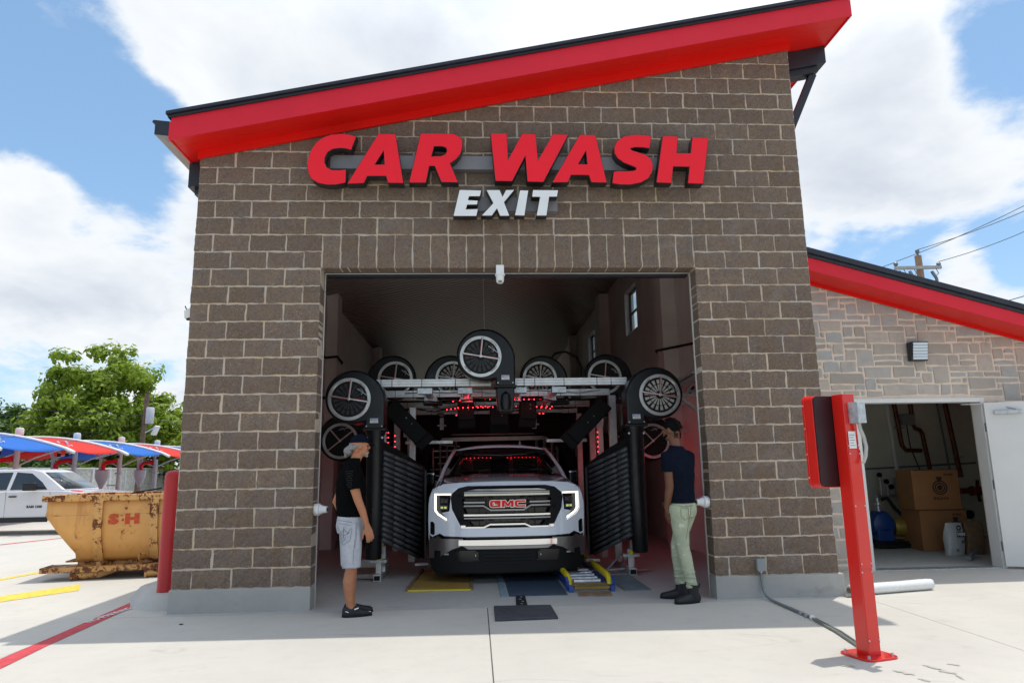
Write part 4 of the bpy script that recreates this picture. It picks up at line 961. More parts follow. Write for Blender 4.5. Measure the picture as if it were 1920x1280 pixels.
def shade(k):
    ya, yb = yk[k], yk[k+1]; col = names[k]
    t = thing('shade_canopy', lab[k], 'canopy', (-13.7, (ya+yb)/2, 0), 'arched shade canopies over the vacuum bays')
    def fp(x, s): return Vector((x, ya+.06+(yb-ya-.12)*s, arch(x)-.02-.22*sin(pi*s)*.5))
    MB().grid([[fp(x, j/6) for j in range(7)] for x in AX]).build('fabric', MT['fab_'+col], t, solid=.004)
    for yy in (ya+.05, yb-.05):
        MB().tube([(x, yy, arch(x)+.01) for x in AX] + [(-10.15, yy, arch(-10.15)-.02)], .05, 8).build('arch_pipe', MT['pipe_white'], t)
    for j in (4, 8, 12):
        MB().tube([fp(AX[j], s/4)+Vector((0, 0, .03)) for s in range(5)], .012, 5).build('batten', MT['conduit'], t)
    yp = (ya+yb)/2
    p = thing('canopy_post', {0: 'white capped post of the nearest red canopy', 1: 'white capped post standing through the nearest blue canopy', 2: 'white capped post standing through the second canopy behind the pickup', 3: 'white capped post of the blue canopy above the dumpster', 4: 'white capped post of the far red canopy', 5: 'farthest white capped post in the row'}[k], 'post', (-13.1, yp, 0), 'white posts carrying the shade canopies')
    MB().cyl((-13.1, yp, 0), (-13.1, yp, 2.86), .09, n=16).build('shaft', MT['pipe_white'], p)
    MB().lathe((-13.1, yp, 2.86), [(.135, 0), (.135, .2), (.11, .25), (.001, .27)], 16).build('cap', MT['pipe_white'], p)
    MB().cyl((-13.1, yp, 1.45), (-13.1, yp, 1.52), .17, n=16).build('collar', MT['steel'], p)
    for sx in (-1, 1): MB().tube([(-13.1, yp, 1.75), (-13.1+sx*.6, yp+.05, 2.05), (-13.1+sx*1.8, yp+.1, arch(-13.1+sx*1.8)-.08)], .03, 8).build('strut', MT['pipe_white'], p)
    v = thing('vacuum_unit', {0: 'white vacuum canister by the nearest canopy post', 1: 'white vacuum canister with red elbow by the first post behind the pickup', 2: 'white vacuum canister with red elbow above the pickup windshield', 3: 'white vacuum canister with red elbow left of the fence middle', 4: 'white vacuum canister with red elbow behind the dumpster', 5: 'farthest white vacuum canister beside the wall corner'}[k], 'vacuum', (-13.85, yp, 0), 'vacuum canisters beside the canopy posts')
    MB().lathe((-13.85, yp, .80), [(.07, 0), (.08, .05), (.25, .45), (.27, .50), (.27, .82), (.24, .84), (.001, .85)], 20).build('canister', MT['pipe_white'], v)
    MB().tube([(-13.85+.05, yp, 1.55), (-13.82, yp, 1.85), (-13.68, yp, 1.98), (-13.4, yp, 2.02), (-13.2, yp, 2.02)], .085, 10).build('red_elbow', MT['letter_red'], v)
    MB().tube([(-13.95, yp, 1.6), (-13.95, yp, 2.05), (-14.05, yp, 2.35), (-14.3, yp, 2.6)], .065, 8).build('suction_pipe', MT['pipe_white'], v)
    MB().bar((-13.6, yp, .95), (-13.2, yp, .95), .05, .05).build('bracket', MT['steel'], v)
    for s in (0, .28):
        h = MB().tube([(-12.0+s, yp+.4, arch(-12)-.10), (-11.93+s, yp+.38, arch(-12)-.12), (-11.88+s, yp+.36, arch(-12)-.28), (-11.87+s, yp+.36, arch(-12)-.5)], .045, 8); h.build('hose_hook', MT['steel'], v)
        MB().cyl((-11.87+s, yp+.36, arch(-12)-.5), (-11.87+s, yp+.36, arch(-12)-.62), .06, n=10).build('nozzle', MT['rubber'], v)
for k in range(6): shade(k)

# precast fence wall along the far side of the lot
MT['precast'] = mat('white_rough_precast', (.56, .545, .50), .9, var=.3, vs=7, bump=1.0, bs=9)
fw = thing('precast_fence', 'long pale stone-look concrete panel fence behind the vacuum canopies', 'fence', (-17.9, 28, 0))
def panel_mesh():
    b = MB(); rr = random.Random(9); P = []
    for k in range(9):
        P.append([Vector((rr.uniform(-.03, .03) if 0 < k < 8 else 0, 1.66*i/10, 1.74*k/8)) for i in range(11)])
    b.grid(P, flip=True); return b.mesh('panel', MT['precast'])
pm = panel_mesh(); y = 14.0; pst = MB().box(-.06, -.06, 0, .08, .06, 1.84).mesh('post', MT['pipe_white'])
cpm = MB().box(-.05, 0, 1.745, .07, 1.66, 1.82).mesh('coping', MT['pipe_white'])
while y < 48:
    for nm, me, dy in (('panel', pm, .07), ('post', pst, 0), ('coping', cpm, .07)):
        link(nm, me, fw, Vector((-17.9, y+dy, 0)) - fw.location)
    y += 1.8
# far hedge of trees and the big tree
def mat_leaf(name, c1, c2, tl=.35):
    n = NT(name); f = n.noise(1.1, 4, .6); g = n.noise(9, 3, .6)
    col = n.mix(n.rng(f, .35, .65), c1, c2); col = n.mix(n.math('MULTIPLY', n.rng(g, .45, .7), .5), col, tuple(x*1.5 for x in c2))
    n.set('Base Color', col); n.set('Roughness', .5); n.set('Specular IOR Level', .3)
    tr = n.N.new('ShaderNodeBsdfTranslucent'); n.L.new(col, tr.inputs[0]); ms = n.N.new('ShaderNodeMixShader'); ms.inputs[0].default_value = tl
    n.L.new(n.b.outputs[0], ms.inputs[1]); n.L.new(tr.outputs[0], ms.inputs[2]); n.L.new(ms.outputs[0], n.N['Material Output'].inputs[0]); return n.mat
MT['leaf_light'] = mat_leaf('bright_green_leaves', (.16, .25, .02), (.29, .38, .045), .5)
MT['leaf_dark'] = mat_leaf('dark_green_leaves', (.06, .125, .025), (.10, .18, .04), .4)
MT['bark'] = mat('grey_brown_bark', (.09, .065, .045), .95, var=.4, vs=9, bump=.8, bs=20)
def tree(label, x, y, h, r, zc, n_cl, per, leaf, m, seed, cat='tree', group=None, squash=.9):
    rd = random.Random(seed); t = thing('tree' if cat == 'tree' else 'shrub', label, cat, (x, y, 0), group)
    cl = []
    for i in range(n_cl):                      # leaf clumps spread through the crown, denser at its rim
        while True:
            p = Vector((rd.uniform(-1, 1), rd.uniform(-1, 1), rd.uniform(-1, 1)))
            if .25 < p.length < 1: break
        p = p * (.55+.45*rd.random()) / max(p.length, .6)
        lump = 1 + .30*noise.noise(p*1.7 + Vector((seed, 0, 0)))
        q = Vector((x + p.x*r*lump, y + p.y*r*lump, zc + p.z*(h-zc)*squash*lump))
        if q.z < .6: q.z = .6 + rd.random()*.5
        cl.append((q, rd.uniform(.09, .175)*r))
    b = MB(); vs, fs = [], []
    for q, cr in cl:
        for k in range(per):
            d = Vector((rd.gauss(0, 1), rd.gauss(0, 1), rd.gauss(0, .7))); d = d.normalized()*cr*rd.random()**.4
            c = q + d; nrm = (d.normalized() + Vector((rd.uniform(-.7, .7), rd.uniform(-.7, .7), .6+rd.uniform(-.5, .6)))).normalized()
            a = nrm.orthogonal().normalized(); a.rotate(Matrix.Rotation(rd.random()*6.28, 3, nrm)); e = nrm.cross(a); s = leaf*rd.uniform(.6, 1.3)
            o = len(vs); vs += [c-a*s, c+e*s*.55-nrm*s*.1, c+a*s, c-e*s*.55-nrm*s*.1]; fs += [(o, o+1, o+2), (o, o+2, o+3)]
    b.add(vs, fs); b.build('crown', m, t, sharp=None)
    tb = MB(); rt = r*.055+.05; tb.tube([(x, y, 0), (x+.05*r, y, zc*.4), (x-.03*r, y+.04*r, zc*.8), (x, y, zc+.2*(h-zc))], [rt*1.3, rt, rt*.8, rt*.45], 9)
    for i in range(9):
        q, _ = cl[i*len(cl)//9]; s = Vector((x, y, zc*(.5+.35*rd.random()))); mid = s.lerp(q, .5) + Vector((0, 0, .1*r)); tb.tube([s, mid, q], [rt*.5, rt*.32, rt*.1], 6)
    tb.build('trunk', MT['bark'], t); return t
tree('large bright green broadleaf tree rising over the red and blue canopies', -20.6, 38, 9.9, 4.7, 5.2, 300, 70, .19, MT['leaf_light'], 3)
tree('smaller bright green tree between the utility pole and the block wall', -15.6, 40, 6.4, 2.6, 3.4, 230, 46, .15, MT['leaf_light'], 8)
for i, (x, y, h, r, lb) in enumerate([(-30.5, 36, 6.6, 3.4, 'darker tree at the left edge of the picture behind the canopies'), (-26.3, 38, 6.4, 3.2, 'darker bushy tree just left of the large bright tree'), (-24.5, 43, 7.4, 3.4, 'dark tree behind, between the large bright tree and the left edge'),
                                      (-34.5, 33, 6.8, 3.2, 'darker tree mostly beyond the left edge of the picture')]):
    tree(lb, x, y, h, r, 3.2, 240, 48, .15, MT['leaf_dark'], 20+i, group='dark trees behind the fence')
for i, (x, y, r, lb) in enumerate([(-20.6, 22.5, 1.3, 'green shrub behind the fence near the left edge'), (-20.2, 26.5, 1.4, 'green shrub behind the fence left of the second post'), (-20.3, 30.5, 1.5, 'green shrub behind the fence under the blue canopy'), (-20.0, 35, 1.5, 'green shrub behind the fence above the dumpster'), (-19.6, 40, 1.7, 'farthest green shrub behind the fence by the utility pole')]):
    tree(lb, x, y, 2.9, r*1.25, 1.6, 90, 40, .12, MT['leaf_light'] if i % 2 else MT['leaf_dark'], 40+i, cat='shrub', group='shrubs behind the fence')

# utility pole and wires on the left
MT['pole_wood'] = mat('weathered_pole_wood', (.16, .10, .07), .9, var=.3, vs=5, bump=.5, bs=30)
MT['wire'] = mat('black_wire', (.03, .03, .035), .6)
up = thing('utility_pole', 'brown wooden utility pole with a grey transformer in front of the trees', 'utility pole', (-15.9, 33, 0))
MB().tube([(-15.9, 33, 0), (-15.75, 33, 6.0)], [.16, .12], 10).build('pole', MT['pole_wood'], up)
MB().lathe((-15.42, 32.8, 4.25), [(.001, 0), (.2, 0), (.22, .04), (.22, .86), (.18, .92), (.001, .94)], 16).build('transformer', mat('transformer_grey', (.5, .51, .53), .5), up)
MB().bar((-15.75, 33, 4.8), (-15.45, 32.8, 4.8), .05, .05).build('bracket', MT['steel'], up)
MB().bar((-15.65, 32.9, 3.75), (-15.0, 32.7, 4.05), .06, .06).build('lamp_arm', MT['steel'], up)
MB().bar((-15.1, 32.7, 3.6), (-14.85, 32.6, 4.1), .35, .12).build('floodlight', MT['pipe_white'], up, bevel=.03)
MB().tube([(-15.78, 33, 5.9), (-15.6, 33, 6.35), (-15.3, 33, 6.2), (-15.42, 32.9, 5.25)], .012, 5).build('jumper_wire', MT['wire'], up)
for i, (z0, z1, sag, lb) in enumerate([(4.75, 7.2, .5, 'highest of the thin wires crossing the trees at left'), (4.45, 6.3, .45, 'second thin wire from the top crossing the trees at left'), (4.15, 5.6, .5, 'third thin wire from the top crossing the trees at left'), (3.8, 4.9, .4, 'lowest thin wire crossing the trees at left')]):
    a, b_ = Vector((-15.8, 33, z0)), Vector((-34, 22, z1-.3)); pts = [a.lerp(b_, s/16) - Vector((0, 0, sag*4*(s/16)*(1-s/16))) for s in range(17)]
    tag(MB().tube(pts, .014, 5).build('overhead_wire', MT['wire']), lb, 'wire', 'wires left of the utility pole')
a, b_ = Vector((-15.75, 33, 4.6)), Vector((-6, 40, 3.4))
tag(MB().tube([a.lerp(b_, s/8)-Vector((0, 0, .2*s/8*(1-s/8)*4)) for s in range(9)], .014, 5).build('overhead_wire', MT['wire']), 'thin wire dropping from the left utility pole towards the block wall', 'wire', 'wires right of the utility pole')

# utility pole and wires beyond the annex roof
up = thing('utility_pole', 'wooden utility pole top with crossarm and insulators rising behind the annex roof', 'utility pole', (23.6, 22, 0))
MB().tube([(23.75, 22, 0), (23.62, 22, 10.75)], [.2, .15], 10).build('pole', mat('tan_pole_wood', (.38, .24, .15), .9, var=.2, vs=6, bump=.4, bs=30), up)  # lighter wood colour than the left pole
MB().bar((22.35, 21.85, 10.12), (24.55, 21.85, 10.16), .12, .14).build('crossarm', mat('pale_crossarm', (.45, .44, .43), .8), up)
MB().lathe((23.62, 22, 10.76), [(.05, 0), (.05, .12), (.09, .14), (.09, .26), (.001, .28)], 10).build('insulator', MT['conduit'], up)
for x in (22.42, 24.45): MB().lathe((x, 21.85, 10.2), [(.03, 0), (.09, .05), (.1, .14), (.05, .2), (.001, .22)], 10).build('insulator', MT['conduit'], up)
for x in (22.5, 23.0, 24.05):
    MB().tube([(x, 21.8, 9.95), (x+.1, 21.7, 9.6), (x+.12, 21.7, 9.45)], .07, 8).build('cutout', MT['conduit'], up)
    MB().tube([(x+.25, 21.85, 10.1), (x+.28, 21.75, 9.85), (x+.1, 21.7, 9.7)], .016, 5).build('jumper_wire', MT['wire'], up)
for p, q, lb in [((22.42, 21.85, 10.42), (29.5, 18, 13.6), 'upper of the wires rising to the right edge from the pole behind the annex'), ((23.62, 22, 11.04), (30.5, 19, 13.6), 'second wire rising to the right from the pole top behind the annex'), ((24.45, 21.85, 10.42), (30.5, 20, 12.75), 'lowest wire rising right from the crossarm behind the annex')]:
    a, b_ = Vector(p), Vector(q); tag(MB().tube([a.lerp(b_, s/10)-Vector((0, 0, .25*s/10*(1-s/10)*4)) for s in range(11)], .016, 5).build('overhead_wire', MT['wire']), lb, 'wire', 'wires above the annex roof')
a, b_ = Vector((26.5, 22, 8.3)), Vector((30, 20.5, 9.3)); tag(MB().tube([a, a.lerp(b_, .5)-Vector((0, 0, .05)), b_], .02, 5).build('overhead_wire', MT['wire']), 'short wire crossing the sky at the right edge just above the annex roof', 'wire', 'wires above the annex roof')
a, b_ = Vector((22.42, 21.85, 10.4)), Vector((18.5, 24, 9.2)); tag(MB().tube([a, b_], .016, 5).build('overhead_wire', MT['wire']), 'wire running down left from the crossarm behind the annex roof', 'wire', 'wires above the annex roof')

# ------------------------------------------------------------------ small white cameras on the building
def dome(name, label, O, ax, n):
    return thing(name, label, 'camera', O)
t = thing('security_camera', 'white dome camera on a short square mount under the lintel', 'camera', (3.43, -.03, 3.47))
MB().box(3.385, -.06, 3.565, 3.475, .03, 3.675).build('mount', MT['white_plastic'], t, bevel=.006)
MB().lathe((3.43, -.02, 3.465), [(.001, 0), (.03, .003), (.042, .02), (.045, .05), (.046, .085), (.056, .09), (.058, .105), (.05, .112), (.001, .113)], 24).build('dome', MT['white_plastic'], t)
for z in (3.486, 3.474): MB().bar((3.41, -.062+.005*(z < 3.48), z), (3.45, -.062+.005*(z < 3.48), z), .01, .006).build('lens_slot', MT['black'], t)
for (x, s, lb) in ((1.452, 1, 'white wall camera on the left jamb of the doorway, pointing inwards'), (5.655, -1, 'white wall camera on the right jamb of the doorway, pointing inwards')):
    t = thing('security_camera', lb, 'camera', (x, .1, 1.0))
    MB().lathe((x-.035*s, .08, 1.005), [(.001, 0), (.062, 0), (.064, .012), (.064, .055), (.05, .062), (.05, .075), (.036, .10), (.036, .135), (.03, .137), (.001, .138)], 24, axis=(s, -.12, 0)).build('housing', MT['white_plastic'], t)
    MB().cyl((x+.103*s, .063, 1.005), (x+.106*s, .0625, 1.005), .02, n=14).build('lens', MT['black'], t)
t = thing('security_camera', 'small white camera fixed to the outer left side of the block wall', 'camera', (-.07, .12, 3.1))
MB().prism([(-.01, .08, 3.24), (-.01, .08, 3.12), (-.09, .08, 3.10), (-.10, .08, 3.19)], (0, .09, 0)).build('housing', MT['white_plastic'], t, bevel=.01)
MB().tube([(-.06, .12, 3.16), (-.10, .11, 3.25)], .006, 6).build('antenna', MT['black'], t)
MB().lathe((-.055, .12, 3.085), [(.001, 0), (.025, .005), (.03, .03), (.001, .031)], 12).build('lens', MT['black'], t)
# ------------------------------------------------------------------ dryer gantry inside the bay
MT['led'] = mat('red_led', (.5, .01, .01), .4, var=0, emit=(1, .015, .03), es=9)
MT['tube_red'] = mat('thin_red_tubing', (.45, .02, .02), .4, var=0)
MT['vane_grey'] = mat('grey_plastic_vane', (.032, .033, .036), .5); MT['vane_black'] = mat('black_vane', (.008, .008, .008), .6)
MT['vane_backlit'] = mat('backlit_vane', (.50, .47, .42), .5)  # vanes coloured pale to imitate light coming through from behind
MT['label_white'] = mat('white_label', (.75, .76, .78), .5, var=0); MT['label_blue'] = mat('label_blue', (.03, .08, .35), .5, var=0)
MT['yellow'] = mat('safety_yellow', (.72, .55, .01), .45, var=.12)
def nameplate(parent, c, ux, uz, w=.105, h=.058):
    """manufacturer's plate; ux along its width, uz up"""
    ux, uz = Vector(ux).normalized(), Vector(uz).normalized(); n = ux.cross(uz); c = Vector(c)
    q = [c - ux*w/2 - uz*h/2, c + ux*w/2 - uz*h/2, c + ux*w/2 + uz*h/2, c - ux*w/2 + uz*h/2]
    pl_ = MB().prism([p + n*.0 for p in q], n*.002).build('name_plate', MT['label_white'], parent)
    put('plate_lettering', text_mesh("SONNY'S", .022, .0006, bold=.0008), MT['label_blue'], pl_, ux, uz, c + uz*h*.2 + n*.0026 + ux*.008)
    MB().prism([c + ux*(-w*.44) + uz*h*.05, c + ux*(-w*.32) + uz*h*.05, c + ux*(-w*.32) + uz*h*.38, c + ux*(-w*.44) + uz*h*.38], n*.0026).build('plate_emblem', MT['label_blue'], pl_)
    for k in range(3): MB().prism([c + ux*(-w*.3) + uz*h*(-.1-.12*k), c + ux*w*.36 + uz*h*(-.1-.12*k), c + ux*w*.36 + uz*h*(-.14-.12*k), c + ux*(-w*.3) + uz*h*(-.14-.12*k)], n*.0024).build('print_line', MT['conduit'], pl_)
def blower(label, cx, y, cz, s=1, vane='vane_grey', length=0, dia=.115, R0=.325, rot=0, plate=True, group=None, cat='blower', thick=.30, name='blower', drop=.40):
    """snail-shell fan facing the exit; s=+1 outlet on the right. rot turns the whole unit about its axle"""
    t = thing(name, label, cat, (cx, y, cz), group); C0 = Vector((cx, y, cz)); co, si = cos(rot), sin(rot)
    def w(x, z, dy=0): return C0 + Vector((s*(x*co - z*si), dy, (x*si + z*co)))
    pts = []
    for k in range(41):
        a = R(255 - k*255/40); f = k/40; rr_ = R0*(.97 + .44*max(0, (f-.25)/.75)**1.3); pts.append((rr_*cos(a), rr_*sin(a)))
    pts += [(R0*1.41, -drop), (R0*.60, -drop), (R0*.60, -R0*.92), (R0*.25, -R0*1.0)]
    MB().prism([w(x, z) for x, z in pts], (0, thick, 0)).build('shell', MT['black_satin'], t, bevel=.035, seg=4)
    # intake: pale ring, dark throat, vanes, three-armed motor bracket
    MB().ring(w(0, 0, -.006), (0, 1, 0), .235, .278, .016, 44).build('intake_ring', MT['alu'], t, bevel=.003)
    MB().lathe(w(0, 0, -.0005), [(.001, 0), (.236, 0), (.236, -.004), (.001, -.004)][::-1], 40, axis=(0, -1, 0)).build('throat', mat('throat_shade_black', (.004, .004, .004), .7, var=0), t)  # flat black disc paints the shade inside the intake
    vb = MB()
    for k in range(18):
        a = 2*pi*k/18+.09; d = (cos(a), sin(a)); e = (-sin(a), cos(a))
        for (ra, rb, wa, wb) in ((.055, .140, .006, .014), (.15, .205, .014, .020)):
            vb.prism([w(d[0]*ra+e[0]*wa, d[1]*ra+e[1]*wa, -.0045), w(d[0]*ra-e[0]*wa, d[1]*ra-e[1]*wa, -.0045), w(d[0]*rb-e[0]*wb, d[1]*rb-e[1]*wb, -.0045), w(d[0]*rb+e[0]*wb, d[1]*rb+e[1]*wb, -.0045)], (0, -.004, 0))
    vb.build('vanes', MT[vane], t)
    arms = MB(); tb = MB()
    def wn(x, z, dy=0): return C0 + Vector((x, dy, z))         # bracket is not mirrored
    for a in (R(84)+rot, R(170)+rot, R(-9)+rot):
        p0, p1 = wn(0, 0, -.035), wn(.262*cos(a), .262*sin(a), -.018); arms.bar(p0, p1, .018, .014, (0, 1, 0))
        q0, q1 = wn(-.012*sin(a), .012*cos(a), -.047), wn(.25*cos(a)-.012*sin(a), .25*sin(a)+.012*cos(a), -.03); tb.tube([q0, q1], .004, 5)
    arms.lathe(wn(0, 0, -.03), [(.001, 0), (.022, 0), (.022, .02), (.001, .022)], 12, axis=(0, -1, 0))
    arms.build('motor_bracket', MT['alu'], t, bevel=.003); tb.build('red_tube', MT['tube_red'], t)
    for a0 in (45, 135, 225, 315):
        a = R(a0)+rot; g = MB(); mid = []
        for k in range(-3, 4): b_ = a+R(k*4.2); mid.append(wn(.25*cos(b_), .25*sin(b_), -.022))
        g.tube(mid, .009, 6); g.lathe(wn(.256*cos(a), .256*sin(a), -.016), [(.001, 0), (.014, 0), (.014, .012), (.001, .013)], 10, axis=(0, -1, 0)); g.build('latch', MT['alu'], t)
    r2 = MB(); r2.tube([wn(.17*cos(R(18)+rot), .17*sin(R(18)+rot), -.03), wn(.21*cos(R(30)+rot), .21*sin(R(30)+rot), -.03), wn(.2*cos(R(42)+rot), .2*sin(R(42)+rot), -.03)], .0035, 5)
    r2.tube([wn(.24*cos(R(10)+rot), .24*sin(R(10)+rot), -.028), wn(.17*cos(R(52)+rot), .17*sin(R(52)+rot), -.03)], .006, 5, m=0); r2.build('hose_loop', MT['steel'], t)
    xo = R0*1.005
    fl = MB(); zf = -drop
    P_ = [w(xo-.15, zf-.012, .012), w(xo+.15, zf-.012, .012), w(xo+.15, zf+.02, .012), w(xo-.15, zf+.02, .012)]
    fl.prism(P_, (0, thick-.024, 0)); fl.build('flange', MT['black'], t, bevel=.006)
    for q in (-.1, .1):
        for zz in (.045,): MB().lathe(w(xo+q, zf+zz, -.0), [(.001, 0), (.011, 0), (.009, .007), (.001, .008)], 8, axis=(0, -1, 0)).build('screw', MT['steel'], t)
    if plate: nameplate(t, w(xo, zf+.115, -.002), (1, 0, 0) if not rot else (co, 0, si*s) if s > 0 else (co, 0, -si), (0, 0, 1) if not rot else (-si*s, 0, co))
    if length:
        d = MB(); c0 = w(xo, zf-.012, thick/2); 
        pr = [(.13, 0), (.128, .03), (dia, .06), (dia*.97, length*.5), (dia*.90, length-.02), (dia*.84, length)]
        d.lathe(c0, pr, 28, axis=w(0, -1)-w(0, 0)); d.build('duct', MT['black_satin'], t)
        for q in (-.10, .10): MB().lathe(c0 + Vector((q, -.095, -.09)), [(.001, 0), (.018, 0), (.014, .01), (.001, .012)], 10, axis=(0, -1, 0)).build('cap_screw', MT['steel'], t)
    return t, w, xo
tl, wL, xo = blower('front left blower on a tall black duct behind the man in shorts', 1.495, 1.5, 2.327, 1, 'vane_grey', 1.62)
tr_, wR, _ = blower('front right blower with backlit pale vanes on a tall black duct, nearest the navy shirt', 5.605, 1.5, 2.337, -1, 'vane_backlit', 1.62)
tc_, wC, _ = blower('topmost blower at the centre of the gantry, hanging above the truck', 3.215, 1.5, 2.877, 1, 'vane_grey', 0)
# the centre unit blows down through a boxy nozzle
cx = 3.215+xo; zb = 2.877-.41
nz = MB(); nz.rings([[Vector((cx+a*.12, 1.65+b*.12, zb)) for a, b in ((-1, -1), (1, -1), (1, 1), (-1, 1))], [Vector((cx+a*.12, 1.65+b*.12, zb-.14)) for a, b in ((-1, -1), (1, -1), (1, 1), (-1, 1))], [Vector((cx+a*.10, 1.65+b*.11, zb-.33)) for a, b in ((-1, -1), (1, -1), (1, 1), (-1, 1))]], smooth=False)
nz.build('nozzle', MT['black_satin'], tc_, bevel=.02, seg=3)
MB().lathe((cx, 1.53, zb-.30), [(.001, 0), (.055, 0), (.075, .08), (.06, .2), (.001, .25)], 16, axis=(0, 0, 1)).build('nozzle_swell', MT['black_satin'], tc_)
MB().tube([(3.3, 1.6, 3.19), (3.42, 1.62, 3.20), (3.55, 1.62, 3.14), (3.62, 1.62, 3.04)], .014, 6).build('cable', MT['rubber'], tc_)
# second and third rows
blower('upper left blower of the back row, behind the beams', 1.86, 3.45, 2.845, -1, 'vane_black', 0, group='back row blowers')
blower('back row blower half hidden behind the topmost centre blower', 2.78, 3.45, 2.84, -1, 'vane_backlit', 0, group='back row blowers')
blower('back row blower with backlit pale vanes right of the centre, cable arching over it', 4.185, 3.45, 2.825, 1, 'vane_backlit', 0, group='back row blowers')
blower('upper right blower of the back row, below the high window', 5.245, 3.45, 2.84, 1, 'vane_black', 0, group='back row blowers')
blower('lower left blower behind the head of the man in shorts', 1.02, 3.45, 1.87, 1, 'vane_black', 0, rot=R(48), plate=False, group='back row blowers')
blower('lower right blower behind the head of the man in the navy shirt', 5.98, 3.45, 1.80, -1, 'vane_black', 0, rot=R(48), plate=False, group='back row blowers')
tag(MB().tube([(4.35, 3.5, 3.12), (4.45, 3.5, 3.24), (4.62, 3.5, 3.27), (4.8, 3.5, 3.18), (4.88, 3.5, 3.0), (4.87, 3.5, 2.86)], .02, 8).build('cable', MT['rubber']), 'black ribbed cable arching over the right back row blower', 'cable')

MT['duct_black'] = mat('matte_black_duct', (.004, .004, .0045), .6, var=.2, spec=.2)
# vertical banks of air nozzles beside the ducts
MT['nozzle'] = mat('lightened_black_tube', (.055, .056, .058), .45, var=.35, vs=12, rvar=.1)  # black tubes coloured lighter to bring out their bright tops
def bank(label, s, x0, x1):
    t = thing('nozzle_bank', label, 'air nozzles', (x0, 1.7, .4), 'nozzle banks beside the truck')
    pf = [(.031, 0), (.031, .18), (.021, .19), (.021, .205), (.029, .21), (.027, .40), (.020, .41), (.020, .43), (.025, .44), (.023, .70)]
    me = MB().lathe((0, 0, 0), [(r, h) for r, h in pf], 12, axis=(0, 0, 1)).mesh('tube', MT['nozzle'])
    n = 17
    for k in range(n):
        z = 1.64 - k*(1.10/(n-1)); a = Vector((x0, 1.62, z)); b = Vector((x1, 2.12, z-.235-.09*(k/(n-1)))); d = b-a
        o = link('nozzle_tube', me, t, a - t.location); o.rotation_mode = 'QUATERNION'; o.rotation_quaternion = d.to_track_quat('Z', 'Y')
        sd_ = MB().bar(a+d*.12+Vector((0, -.035, .018)), a+d*.26+Vector((0, -.035, .018)), .01, .02); sd_.build('tube_tab', MT['vane_grey'], t)
        sd_ = MB().bar(a+d*.5+Vector((0, -.03, .02)), a+d*.62+Vector((0, -.03, .02)), .01, .012); sd_.build('tube_tab', MT['vane_grey'], t)
    MB().prism([(x0, 1.66, 1.78), (x0+.2*s, 1.8, 1.66), (x1, 2.16, 1.44), (x1, 2.16, .22), (x0, 1.66, .50)], (0, .12, 0)).build('back_panel', MT['duct_black'], t)
    MB().bar((x1+.01*s, 2.2, .2), (x1+.01*s, 2.2, 1.4), .03, .03).build('post', MT['black'], t)
    MB().bar((x1-.12*s, 2.1, .16), (x1+.06*s, 2.15, .16), .08, .03).build('foot_bracket', MT['steel'], t)
bank('slanted bank of black air nozzles left of the truck', 1, 1.925, 2.43)
bank('slanted bank of black air nozzles right of the truck', -1, 5.17, 4.70)

# aluminium gantry
gt = thing('gantry', 'aluminium beam frame spanning the bay over the truck', 'frame', (3.5, 1.9, 0))
def beam(x0, x1, y, z, h=.105, d=.10, m='alu', ties=0, nm='beam'):
    b = MB(); n = 1
    b.bar((x0, y, z), (x1, y, z), d, h)
    o = b.build(nm, MT[m], gt, bevel=.006)
    for q in (-.018, .022): MB().box(x0+.01, y-d/2-.0015, z+q-.002, x1-.01, y-d/2+.001, z+q+.002).build('groove', MT['conduit'], o)
    rr = random.Random(int(y*100)); x = x0+.15
    while ties and x < x1-.1:
        MB().box(x, y-d/2-.004, z-h/2-.004, x+.008, y+d/2+.004, z+h/2+.004).build('cable_tie', MT['rubber'], o); x += rr.uniform(.12, .5)
    return o
beam(1.70, 3.36, 1.9, 2.575, ties=1); beam(3.66, 5.25, 1.9, 2.575, ties=1)
beam(1.75, 5.25, 3.15, 2.56, ties=1); beam(1.75, 5.25, 5.1, 2.56, ties=1); beam(1.75, 5.25, 6.7, 2.57, ties=1); beam(1.6, 5.5, 10.6, 2.55)
for x, tilt in ((2.45, 0), (4.30, 0), (3.0, 0), (3.75, 0)):
    MB().bar((x, 2.0, 2.50), (x, 6.6, 2.50), .09, .06).build('long_rail', MT['alu'], gt, bevel=.004)
    for y in (1.95, 3.15, 5.1): MB().box(x-.1, y-.075, 2.425, x+.1, y+.075, 2.435+.07).build('clamp_plate', MT['steel'], gt, bevel=.004)
for x in (1.72, 5.28):
    for y in (3.15, 5.1, 6.7): MB().box(x-.055, y-.055, 0, x+.055, y+.055, 2.505).build('upright', MT['alu'], gt, bevel=.005)
for x in (2.13,): MB().box(x-.05, 3.6, 0, x+.05, 3.7, 2.4).build('upright', MT['alu'], gt, bevel=.005)
MB().box(5.11, 3.6, 0, 5.21, 3.7, 2.45).build('upright', MT['alu'], gt, bevel=.005)
for x0, x1 in ((1.95, 2.75), (4.35, 5.05)): MB().bar((x0, 4.3, 1.86), (x1, 4.3, 1.86), .05, .055).build('short_beam', MT['alu'], gt, bevel=.004)
for x in (2.45, 4.35):
    MB().box(x-.04, 6.6, 2.2, x+.04, 6.68, 2.5).build('hanger', MT['steel'], gt); MB().box(x-.09, 6.55, 2.27, x+.09, 6.7, 2.30).build('hanger_plate', MT['steel'], gt)
